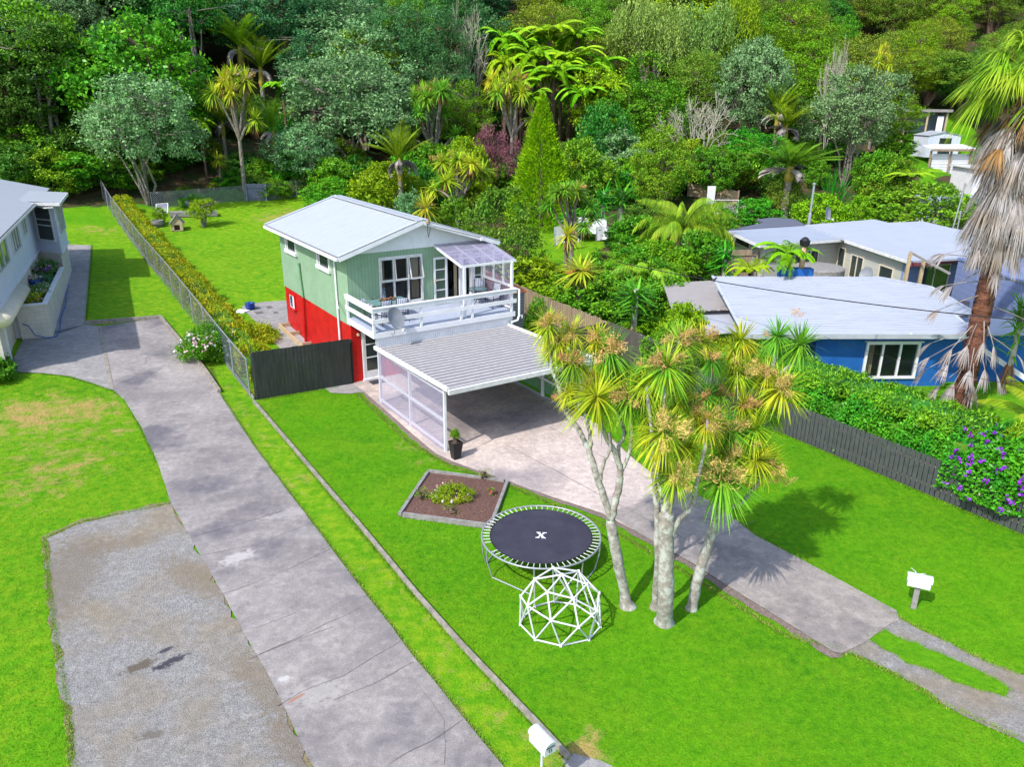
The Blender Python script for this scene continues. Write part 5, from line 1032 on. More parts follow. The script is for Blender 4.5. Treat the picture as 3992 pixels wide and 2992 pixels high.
# ---------------- vegetation ----------------
def Tb(x,y): return T(x,y)+float(np.clip((y-74)/10,0,1)*(.8*math.sin(x*.31+y*.17)+.6*math.sin(x*.13-y*.41)))
def fast(name,V,Q,m,parent=None,smooth=False):
    V=np.ascontiguousarray(V,np.float32);Q=np.ascontiguousarray(Q,np.int32);k=Q.shape[1];me=bpy.data.meshes.new(name)
    me.vertices.add(len(V));me.vertices.foreach_set('co',V.ravel());me.loops.add(Q.size);me.loops.foreach_set('vertex_index',Q.ravel())
    me.polygons.add(len(Q));me.polygons.foreach_set('loop_start',np.arange(0,Q.size,k,dtype=np.int32));me.polygons.foreach_set('loop_total',np.full(len(Q),k,np.int32))
    me.materials.append(m);me.update(calc_edges=True);return link(name,me,parent)
def norm(a): return a/(np.linalg.norm(a,axis=-1,keepdims=True)+1e-9)
def leaves(C,axis,nrm,L_,W_):
    """diamond leaves: centres C, long axis, normal"""
    axis=norm(axis);side=norm(np.cross(axis,nrm));L_=np.broadcast_to(L_,(len(C),))[:,None];W_=np.broadcast_to(W_,(len(C),))[:,None]
    up=norm(np.cross(side,axis))
    V=np.stack([C-axis*L_/2,C+side*W_/2+up*W_*.15,C+axis*L_/2-up*L_*.12,C-side*W_/2+up*W_*.15],1).reshape(-1,3)
    return V,np.arange(len(V)).reshape(-1,4)
def cloud(blobs,ncl,per,cr,L_,W_,rng,upb=.25,droop=0,flat=0,lowcut=-.6,inner=.1):
    b=np.array([[*c,*r] for c,r in blobs]);wt=(b[:,3]*b[:,4]+b[:,3]*b[:,5]);wt/=wt.sum();ch=rng.choice(len(b),ncl,p=wt);d=norm(rng.normal(size=(ncl,3)));d[:,2]=np.where(d[:,2]<lowcut,-d[:,2],d[:,2])
    rr=1-np.abs(rng.normal(0,.13,ncl));rr=np.where(rng.random(ncl)<inner,rng.random(ncl)*.7+.2,rr)
    C=b[ch,:3]+d*b[ch,3:]*rr[:,None]
    # drop clumps lying well inside another blob
    keep=np.ones(ncl,bool)
    for k in range(len(b)):
        q=np.linalg.norm((C-b[k,:3])/b[k,3:],axis=1);keep&=~((q<.62)&(ch!=k)&(rng.random(ncl)<.8))
    C=C[keep];d=d[keep];n=len(C);sc=rng.uniform(.6,1.35,n)
    X=np.repeat(C,per,0)+rng.normal(size=(n*per,3))*np.array([1,1,.7])*cr*np.repeat(sc,per)[:,None]*.55
    out=np.repeat(d,per,0);ax=norm(rng.normal(size=(n*per,3))+out*.6+np.array([0,0,-droop]));nr=norm(out*.7+rng.normal(size=(n*per,3))*.6+np.array([0,0,upb*2+flat]))
    s=rng.uniform(.6,1.3,n*per);return leaves(X,ax,nr,L_*s,W_*s)
def limbs(mb,base,tips,r0,rng,k=.25,n=6,r1=.03,mid=.45):
    base=np.array(base,float)
    for t in tips:
        t=np.array(t,float);P=[base+(t-base)*u+np.array([*rng.normal(0,k*.35,2),0])*math.sin(math.pi*u)+np.array([0,0,k*math.sin(math.pi*u)]) for u in np.linspace(0,1,6)];P[0]=base
        mb.tube(P,[r0*(1-u)+r1*u for u in np.linspace(0,1,6)],n)
PR={}
def finish(key,root):
    z=[];x=[]
    for c in root.children_recursive:
        if c.type=='MESH' and len(c.data.vertices):
            a=np.empty(len(c.data.vertices)*3,np.float32);c.data.vertices.foreach_get('co',a);a=a.reshape(-1,3)
            M_=np.array(c.matrix_local) ;a=a@M_[:3,:3].T+M_[:3,3];z.append(np.percentile(a[:,2],99.5));x.append(np.percentile(np.abs(a[:,:2]),98))
    PR[key]=dict(root=root,h=float(max(z)),w=2*float(max(x)),used=False);return PR[key]
def newroot(nm): return thing(nm,'plant','plant')
def p_tree(leaf,seed,h=8,w=7,trunkf=.35,nb=7,ncl=230,per=42,cr=.42,L_=.24,W_=.13,bark='bark',multi=3,sparse=1,droop=0,upb=.25,blobr=.30,lowcut=-.6,nm='tree',flat=0,zsq=.8,tr=1.):
    rng=np.random.default_rng(seed);root=newroot(nm);bl=[]
    for i in range(nb):
        a=2*math.pi*i/nb*1.0+rng.uniform(-.4,.4);rad=w*.5*rng.uniform(.25,.68) if i else 0;zz=h*(trunkf+(1-trunkf)*rng.uniform(.25,.72)) if i else h*(1-blobr*.9*w/h*.8)
        r=w*blobr*rng.uniform(.75,1.15);bl.append(((rad*math.cos(a),rad*math.sin(a),zz),(r,r,r*zsq)))
    mb=MB()
    for k in range(multi): limbs(mb,(rng.normal(0,.12),rng.normal(0,.12),-.3),[bl[(k*2+1)%nb][0],bl[(k*2+2)%nb][0]],.045*h**.5*1.3*tr,rng,.5,6,.03)
    limbs(mb,(0,0,-.3),[bl[0][0]],.05*h**.5*1.3*tr,rng,.2)
    for c,r in bl:
        limbs(mb,c,[(c[0]+rng.normal(0,r[0]*.6),c[1]+rng.normal(0,r[0]*.6),c[2]+rng.uniform(-.1,.8)*r[2]) for _ in range(5)],.045,rng,.1,4,.012)
    mb.build('trunk',M(bark),root);V,Q=cloud(bl,int(ncl*sparse),per,cr,L_,W_,rng,upb,droop,flat,lowcut);fast('crown',V,Q,M(leaf),root);return root
def p_bush(leaf,seed,h=3,w=3.2,nb=5,ncl=240,per=40,cr=.22,L_=.13,W_=.07,nm='bush',bark='brown bark',flow=None,nf=40,up=False,fl_s=.06):
    rng=np.random.default_rng(seed);root=newroot(nm);bl=[((0,0,h*.5),(w*.36,w*.36,h*.47))]
    for i in range(nb): a=rng.uniform(0,6.28);r=w*rng.uniform(.2,.28);d=w*.5-r;bl.append(((d*math.cos(a),d*math.sin(a),h*rng.uniform(.3,.68)),(r,r,r*h/w*1.0)))
    mb=MB();limbs(mb,(0,0,-.2),[c for c,_ in bl],.05,rng,.15,5,.015);mb.build('stem',M(bark),root)
    V,Q=cloud(bl,ncl,per,cr,L_,W_,rng,.3,lowcut=-.9);fast('foliage',V,Q,M(leaf),root)
    if flow:
        for f_ in flow:
            C=[];
            for _ in range(nf):
                c,r=bl[rng.integers(len(bl))];d=norm(rng.normal(size=3));d[2]=abs(d[2])*.8;C.append(np.array(c)+d*np.array(r)*1.04)
            C=np.repeat(np.array(C),5,0)+rng.normal(size=(nf*5,3))*fl_s*.45;V,Q=leaves(C,rng.normal(size=C.shape),rng.normal(size=C.shape)+[0,0,1],fl_s,fl_s*.8);fast('flowers',V,Q,M(f_),root)
    return root
def p_conifer(leaf,seed,h=8,w=3.4,nm='conifer'):
    rng=np.random.default_rng(seed);root=newroot(nm);MB().tube([(0,0,-.3),(0,0,h*.95)],[.16,.02],6).build('trunk',M('brown bark'),root)
    n=15000;u=rng.random(n)**.75;z=h*(1-u)*1.0+.15;R0=w/2*np.clip(u*1.08,0,1)**.85*(1+.10*np.sin(rng.random(n)*6)+rng.normal(0,.06,n));a=rng.random(n)*6.283;rr=R0*(1-np.abs(rng.normal(0,.16,n)))*(1+.08*np.sin(a*7+z*2.3))
    C=np.stack([rr*np.cos(a),rr*np.sin(a),z],1);out=np.stack([np.cos(a),np.sin(a),np.full(n,.9)],1);V,Q=leaves(C,out+rng.normal(size=(n,3))*.35,rng.normal(size=(n,3))+out*[1,1,0],rng.uniform(.16,.34,n),.05);fast('crown',V,Q,M(leaf),root);return root
def p_willow(leaf,seed,h=9,w=6,nm='tree'):
    rng=np.random.default_rng(seed);root=newroot(nm);bl=[((rng.uniform(-1,1)*w*.28,rng.uniform(-1,1)*w*.28,h*rng.uniform(.55,.85)),(w*.24,w*.24,h*.13)) for _ in range(7)];mb=MB();limbs(mb,(0,0,-.3),[b[0] for b in bl],.14,rng,.5);mb.build('trunk',M('bark'),root)
    n=330;Vs=[];C=[];ch=rng.choice(7,n);b=np.array([[*c,*r] for c,r in bl]);d=norm(rng.normal(size=(n,3)));d[:,2]=np.abs(d[:,2])*.9;st=b[ch,:3]+d*b[ch,3:]
    for j in range(16): C.append(st+np.stack([d[:,0]*.04*j,d[:,1]*.04*j,-np.full(n,.14*j)],1)+rng.normal(size=(n,3))*.09)
    C=np.concatenate(C);C=np.repeat(C,2,0)+rng.normal(size=(len(C)*2,3))*.08;V,Q=leaves(C,rng.normal(size=C.shape)*.5+[0,0,-1.2],rng.normal(size=C.shape)+[0,-.5,.6],rng.uniform(.14,.3,len(C)),.08);fast('crown',V,Q,M(leaf),root);return root
def strap(base,dirs,L_,W_,droop,seg=4,rng=None,fold=0):
    """long sword leaves from base points"""
    n=len(dirs);base=np.broadcast_to(base,(n,3));L_=np.broadcast_to(L_,(n,));W_=np.broadcast_to(W_,(n,));droop=np.broadcast_to(droop,(n,));d=norm(dirs);side=norm(np.cross(d,np.array([0,0,1.])+rng.normal(size=(n,3))*.1));rows=[]
    wp=[.55,1,.95,.7,.08] if seg==4 else [.6,1,.8,.06]
    for j in range(seg+1):
        u=j/seg;p=base+d*(L_*u)[:,None];p=p-np.array([0,0,1.])*(droop*L_*u**2.2)[:,None]
        p[:, :]=p;rows+= [p-side*(W_*wp[j]/2)[:,None],p+side*(W_*wp[j]/2)[:,None]]
    V=np.stack(rows,1);o=np.arange(n)[:,None]*2*(seg+1);q=[]
    for j in range(seg): q.append(np.stack([o[:,0]+2*j,o[:,0]+2*j+1,o[:,0]+2*j+3,o[:,0]+2*j+2],1))
    return V.reshape(-1,3),np.concatenate(q)
def sphdirs(n,rng,zmin=-.7,zmax=1):
    z=rng.uniform(zmin,zmax,n);a=rng.random(n)*6.283;r=np.sqrt(1-z*z);return np.stack([r*np.cos(a),r*np.sin(a),z],1)
def head_mesh(rng,n=75,L_=.62,W_=.042,zmin=-.75,droop=.28):
    d=sphdirs(n,rng,zmin);dr=np.where(d[:,2]>.5,.05,droop);return strap(np.array([0,0,0.])+d*.03,d,rng.uniform(.75,1.1,n)*L_,W_*rng.uniform(.8,1.2,n),dr,3,rng)
def spray_mesh(rng,R=.33,n=420,s=.045):
    st=6;C=[];ax=[]
    for k in range(st):
        d=norm(rng.normal(size=3)*[1,1,.5]+[0,0,.35]);t=rng.random(n//st);c=d*(R*(.35+.75*t))[:,None]+rng.normal(size=(n//st,3))*(.22*R*(1-.6*t))[:,None];C.append(c);ax.append(norm(d+rng.normal(size=(n//st,3))*.8))
    C=np.concatenate(C);ax=np.concatenate(ax);return leaves(C,ax,rng.normal(size=C.shape),rng.uniform(.6,1.6,len(C))*s*1.6,s*.28)
def p_cabbage(seed,h=5,w=2.6,heads=7,trunkf=.5,leaf='leaf cabbage',L_=.6,flow=3,nm='cabbage_tree',dead=True,single=False):
    rng=np.random.default_rng(seed);root=newroot(nm);mb=MB();P=[]
    if heads==1: P=[(0,0,h-L_*.8)]
    else:
        for i in range(heads): a=i*2.4+rng.uniform(-.3,.3);r=(w/2-L_*.7)*math.sqrt((i+.3)/heads);P.append((r*math.cos(a),r*math.sin(a),h-L_*.7-rng.uniform(0,h*(1-trunkf)*.75)*(i/heads)))
    f=np.array([rng.normal(0,.05),rng.normal(0,.05),h*trunkf]);mb.tube([(0,0,-.3),f*.5,f],[.13,.1,.085],7)
    limbs(mb,f,P,.07,rng,.12,6,.04);mb.build('trunk',M('bark' if heads>1 else 'limb bark'),root)
    for i,p in enumerate(P):
        V,Q=head_mesh(rng,85,L_*rng.uniform(1.05,1.35),.065);fast('leaf_head',V+np.array(p),Q,M(leaf),root)
        if dead: 
            d=sphdirs(22,rng,-1,-.7);V,Q=strap(np.array(p)-[0,0,.08],d,rng.uniform(.4,.6,22)*L_/.6,.05,.25,3,rng);fast('dead_leaves',V,Q,M('dead brown'),root)
        if i<flow: V,Q=spray_mesh(rng,.3,200,.05);fast('flower_spray',V+np.array(p)+[rng.uniform(-.2,.2),-.15,.12],Q,M('seed head'),root)
    return root
def frond_pts(base,az,elev,L_,curve,n=14):
    P=[np.array(base,float)];e=elev
    for i in range(n): P.append(P[-1]+L_/n*np.array([math.cos(az)*math.cos(e),math.sin(az)*math.cos(e),math.sin(e)]));e-=curve/n
    return np.array(P)
def frond(P,ll,lw,rng,ang=.9,droop=.3,per=2,flat=False,tip=.25):
    n=len(P)-1;Vs=[];side0=None;C=[];A=[];Nn=[];LL=[]
    for i in range(n):
        t=norm(P[i+1]-P[i]);s=norm(np.cross(t,[0,0,1.]));
        for k in range(per):
            u=(i+k/per)/n
            if u<.12: continue
            b=P[i]+(P[i+1]-P[i])*k/per;l=ll*(math.sin(math.pi*min(1,u*.93+.07))**.6 if not flat else (1-u)**.7+.15)
            for sg in (1,-1):
                d=norm(s*sg*math.sin(ang)+t*math.cos(ang)+np.array([0,0,-droop]));C.append(b);A.append(d);LL.append(l*rng.uniform(.85,1.1))
    return np.array(C),np.array(A),np.array(LL)
def fronds(specs,ll,lw,rng,ang=.9,droop=.3,per=3,lv=.0,seg=3,flat=False,n=14):
    C=[];A=[];L2=[];mb=MB()
    for (b,az,el,L_,cu) in specs:
        P=frond_pts(b,az,el,L_,cu,n);c,a,l=frond(P,ll,lw,rng,ang,droop,per,flat);C.append(c);A.append(a);L2.append(l);mb.tube(list(P[::2]),list(np.linspace(.025,.006,len(P[::2]))),4,False)
    C=np.concatenate(C);A=np.concatenate(A);L2=np.concatenate(L2);V,Q=strap(C,A,L2,lw,lv,3,rng);o=len(V);V2=np.array(mb.v);Q2=np.array(mb.f)+o;return np.concatenate([V,V2]),np.concatenate([Q,Q2])
def p_nikau(seed,h=6,L_=2.4,n=13,deadn=10,nm='nikau_palm'):
    rng=np.random.default_rng(seed);root=newroot(nm);ht=h-L_*.85;MB().tube([(0,0,-.3),(0,0,ht*.75)],[.13,.11],8).build('trunk',M('bark'),root);MB().tube([(0,0,ht*.75),(0,0,ht*.82),(0,0,ht*1.02),(0,0,ht*1.08)],[.12,.16,.12,.08],8).build('crownshaft',M('yellow stem'),root)
    sp=[((0,0,ht*1.05),i*2.4,math.radians(rng.uniform(48,85)),L_*rng.uniform(.85,1.1),rng.uniform(.3,.9)) for i in range(n)];V,Q=fronds(sp,.55,.035,rng,.75,.25,3);fast('fronds',V,Q,M('leaf nikau'),root)
    sp=[((0,0,ht*1.0),i*2.1,math.radians(rng.uniform(0,45)),L_*rng.uniform(.35,.6),rng.uniform(1.4,2.4)) for i in range(deadn)];V,Q=fronds(sp,.4,.03,rng,.6,.8,2);fast('dead_fronds',V,Q,M('dead frond'),root);return root
def p_palm(seed,h=4.4,L_=3.7,n=16,nm='palm'):
    rng=np.random.default_rng(seed);root=newroot(nm);ht=h-L_*.5;MB().tube([(0,0,-.3),(.05,0,ht*.5),(0,0,ht)],[.17,.14,.12],8).build('trunk',M('bark'),root)
    sp=[((0,0,ht),i*2.4,math.radians([86,76,64,50,34][i%5]+rng.uniform(-7,7)),L_*rng.uniform(.75,1.1),[1.7,2.3,2.7,2.7,2.5][i%5]+rng.uniform(-.3,.3)) for i in range(24)];V,Q=fronds(sp,.58,.03,rng,.6,1.1,3,.35,n=16);fast('fronds',V,Q,M('leaf palm'),root)
    sp=[((0,0,ht-.1),i*2.1,math.radians(rng.uniform(-20,10)),L_*.4,rng.uniform(1.2,1.8)) for i in range(5)];V,Q=fronds(sp,.4,.03,rng,.5,.8,2);fast('dead_fronds',V,Q,M('dead brown'),root);return root
def p_fern(seed,h=4,L_=2.0,n=20,nm='tree_fern',th=True):
    rng=np.random.default_rng(seed);root=newroot(nm);ht=h-L_*.25;MB().tube([(0,0,-.3),(0,0,ht)],[.12,.1],7).build('trunk',M('brown bark'),root)
    sp=[((0,0,ht),i*6.283/n*1.0+rng.uniform(-.15,.15),math.radians(rng.uniform(22,58)),L_*rng.uniform(.75,1.1),rng.uniform(1.2,2.0)) for i in range(n)];V,Q=fronds(sp,.42,.065,rng,1.15,.15,4,.1,flat=True);fast('fronds',V,Q,M('leaf fern'),root);return root
def p_yucca(seed,h=2.2,L_=.7,n=110,nm='yucca',leaf='leaf yucca',col=.45,W_=.07):
    rng=np.random.default_rng(seed);root=newroot(nm);ht=h-L_*.8;MB().tube([(0,0,-.2),(0,0,ht)],[.09,.07],7).build('trunk',M('dead wood'),root)
    zz=rng.random(n)**.7;d=sphdirs(n,rng,-.35,.95);V,Q=strap(np.stack([np.zeros(n),np.zeros(n),ht-h*col+zz*h*col],1),d,rng.uniform(.75,1.1,n)*L_,W_,.1,3,rng);fast('leaf_head',V,Q,M(leaf),root)
    d=sphdirs(26,rng,-1,-.75);V,Q=strap(np.array([0,0,ht-h*col]),d,L_*.8,.06,.2,3,rng);fast('dead_leaves',V,Q,M('dead brown'),root);return root
def p_bare(seed,h=6,w=6,nm='bare_tree'):
    rng=np.random.default_rng(seed);root=newroot(nm);mb=MB()
    def br(p,d,l,r,k):
        q=p+d*l*.5+rng.normal(0,.05*l,3);e=p+d*l;mb.tube([p,q,e],[r,r*.85,r*.65],5,False)
        if k==0:return
        for _ in range(3 if k>1 else 4):
            nd=norm(d+rng.normal(0,.48,3)+[0,0,.12]);br(e,nd,l*rng.uniform(.6,.85),r*.62,k-1)
    for i in range(5):
        a=i*1.3;br(np.array([rng.normal(0,.1),rng.normal(0,.1),-.2]),norm(np.array([math.cos(a)*.5,math.sin(a)*.5,1.])),h*.34,.12,4)
    mb.build('branches',M('dead wood'),root)
    V=np.array(mb.v);rngi=rng.integers(len(V),size=1500);C=V[rngi];C=C[C[:,2]>h*.45]+rng.normal(0,.06,(int((V[rngi][:,2]>h*.45).sum()),3));V2,Q2=leaves(C,rng.normal(size=C.shape),rng.normal(size=C.shape),.12,.05);fast('sparse_leaves',V2,Q2,M('leaf willow'),root);return root
def p_flax(seed,h=1.6,n=120,leaf='leaf yucca',nm='flax_clump',W_=.05):
    rng=np.random.default_rng(seed);root=newroot(nm);d=sphdirs(n,rng,.25,1);V,Q=strap(np.array([0,0,0.])+rng.normal(size=(n,3))*[.15,.15,0],d,rng.uniform(.7,1.1,n)*h,W_,.35,4,rng);fast('leaves',V,Q,M(leaf),root);return root
BUILD={
 'poh':lambda:p_tree('leaf grey green',1,8,7.5,.33,14,430,52,.42,.19,.11,multi=3,lowcut=-.8,blobr=.24,tr=.55),
 'poh2':lambda:p_tree('leaf grey green',2,9,7,.2,13,620,50,.42,.2,.12,multi=3,zsq=.8,lowcut=-.8),
 'dark':lambda:p_tree('leaf dark',3,10,7,.25,13,560,48,.45,.25,.14,bark='brown bark',lowcut=-1),
 'dark2':lambda:p_tree('leaf blue dark',4,11,7,.2,13,560,48,.45,.24,.12,bark='brown bark',lowcut=-1),
 'mid':lambda:p_tree('leaf mid',5,9,6.5,.2,12,620,56,.42,.17,.095,bark='brown bark',lowcut=-1),
 'mid2':lambda:p_tree('leaf mid',25,9,5.5,.12,13,640,56,.38,.16,.095,bark='brown bark',lowcut=-1,zsq=1.2),
 'lime':lambda:p_tree('leaf lime',6,7,6,.25,11,480,46,.4,.23,.13,bark='brown bark',lowcut=-1),
 'olive':lambda:p_tree('leaf olive',7,9,8,.3,14,560,56,.5,.19,.08,bark='brown bark',flat=1.2,zsq=.6,lowcut=-.9),
 'totara':lambda:p_tree('leaf totara',8,10,7,.15,14,560,56,.42,.18,.08,bark='brown bark',lowcut=-1,zsq=.8),
 'glossy':lambda:p_tree('leaf glossy',9,6,5.5,.2,11,480,46,.34,.2,.12,bark='brown bark',lowcut=-1),
 'feather':lambda:p_tree('leaf blue dark',10,11,6.5,.1,14,560,60,.5,.2,.065,bark='brown bark',lowcut=-1,zsq=1.1,droop=.4),
 'willow':lambda:p_willow('leaf willow',11),'willow2':lambda:p_willow('leaf totara',12,9,5),
 'tall':lambda:p_tree('leaf dark',13,14,7,.5,7,200,40,.5,.26,.14,bark='bark',multi=2),
 'conifer':lambda:p_conifer('leaf conifer',14),
 'purple':lambda:p_tree('leaf purple',15,5,5,.15,8,260,50,.36,.2,.05,bark='brown bark',upb=.8),
 'bush_mid':lambda:p_bush('leaf mid',16),'bush_lime':lambda:p_bush('leaf lime',17),'bush_glossy':lambda:p_bush('leaf glossy',18,L_=.17,W_=.09),'bush_dark':lambda:p_bush('leaf dark',19),
 'bush_olive':lambda:p_bush('leaf olive',20,L_=.12,W_=.05),'bush_gold':lambda:p_bush('leaf gold',21),'bush_big':lambda:p_bush('leaf lime',22,3,3.2,5,110,22,.3,.34,.12),'bush_grey':lambda:p_bush('leaf grey green',31),
 'cab':lambda:p_cabbage(41,5,3.0,9,.45,'leaf cabbage',.55,5),'cab2':lambda:p_cabbage(42,5,2.6,6,.55,'leaf cabbage',.55,2),'cabg':lambda:p_cabbage(43,5.5,3.2,13,.3,'leaf cabbage fresh',.55,3),'cab1':lambda:p_cabbage(44,2.6,1.4,1,.8,'leaf cabbage',.6,1),
 'nikau':lambda:p_nikau(51),'nikau2':lambda:p_nikau(52,5.5,2.2,15,14),'palm':lambda:p_palm(53),'fern':lambda:p_fern(54),'fern2':lambda:p_fern(55,3.4,1.9,13),
 'yucca':lambda:p_yucca(56),'bare':lambda:p_bare(57),'flax':lambda:p_flax(58),
}
KIND=dict(poh='tree',dark='tree',mid='tree',lime='tree',olive='tree',totara='tree',glossy='tree',feather='tree',willow='tree',tall='tree',conifer='conifer',purple='tree',bush='bush',cab='cabbage tree',nikau='palm tree',palm='palm tree',fern='tree fern',yucca='yucca',bare='tree',flax='flax plant')
def Yof(cx,s):
    r=ray(cx,330);u=r[0]/r[1];return s/(.842-.54*u)
def place(key,label,cx,ytop,wpx,Y,group=None,rot=None,cat=None,zbase=None,hmax=22,name=None):
    if key not in PR: finish(key,BUILD[key]())
    p=PR[key];c=atY(cx,ytop,Y);X=c[0];z0=(Tb(X,Y) if zbase is None else zbase)
    # refine x at mid height
    for _ in range(3):
        d=C0+0;depth=np.dot(np.array([X,Y,(c[2]+z0)/2])-C0,_F)
        num=((cx*K-1996)/FPX)*depth;X=(num/_R[0]);z0=(Tb(X,Y) if zbase is None else zbase)
    top=atY(cx,ytop,Y)[2];hh=top-z0;ww=wpx*K/FPX*depth
    if hh<.5 or hh>hmax: print('HEIGHT',key,cx,ytop,Y,round(hh,1));hh=min(max(hh,.8),hmax)
    ww*=1.12;sc=(ww/p['w'],ww/p['w'],hh/p['h']);rz=R_.uniform(0,6.28) if rot is None else rot
    if not p['used']: r=p['root'];p['used']=True;r.location=(float(X),float(Y),z0);r.rotation_euler=(0,0,rz);r.scale=sc
    else: r=dup(p['root'],(X,Y,z0),rz,sc)
    r['label']=label;r['category']=cat or KIND[next(k for k in sorted(KIND,key=len,reverse=True) if key.startswith(k))]
    for k in ('group',):
        if k in r and not group: del r[k]
    if group:r['group']=group
    if name:r.name=name
    return r
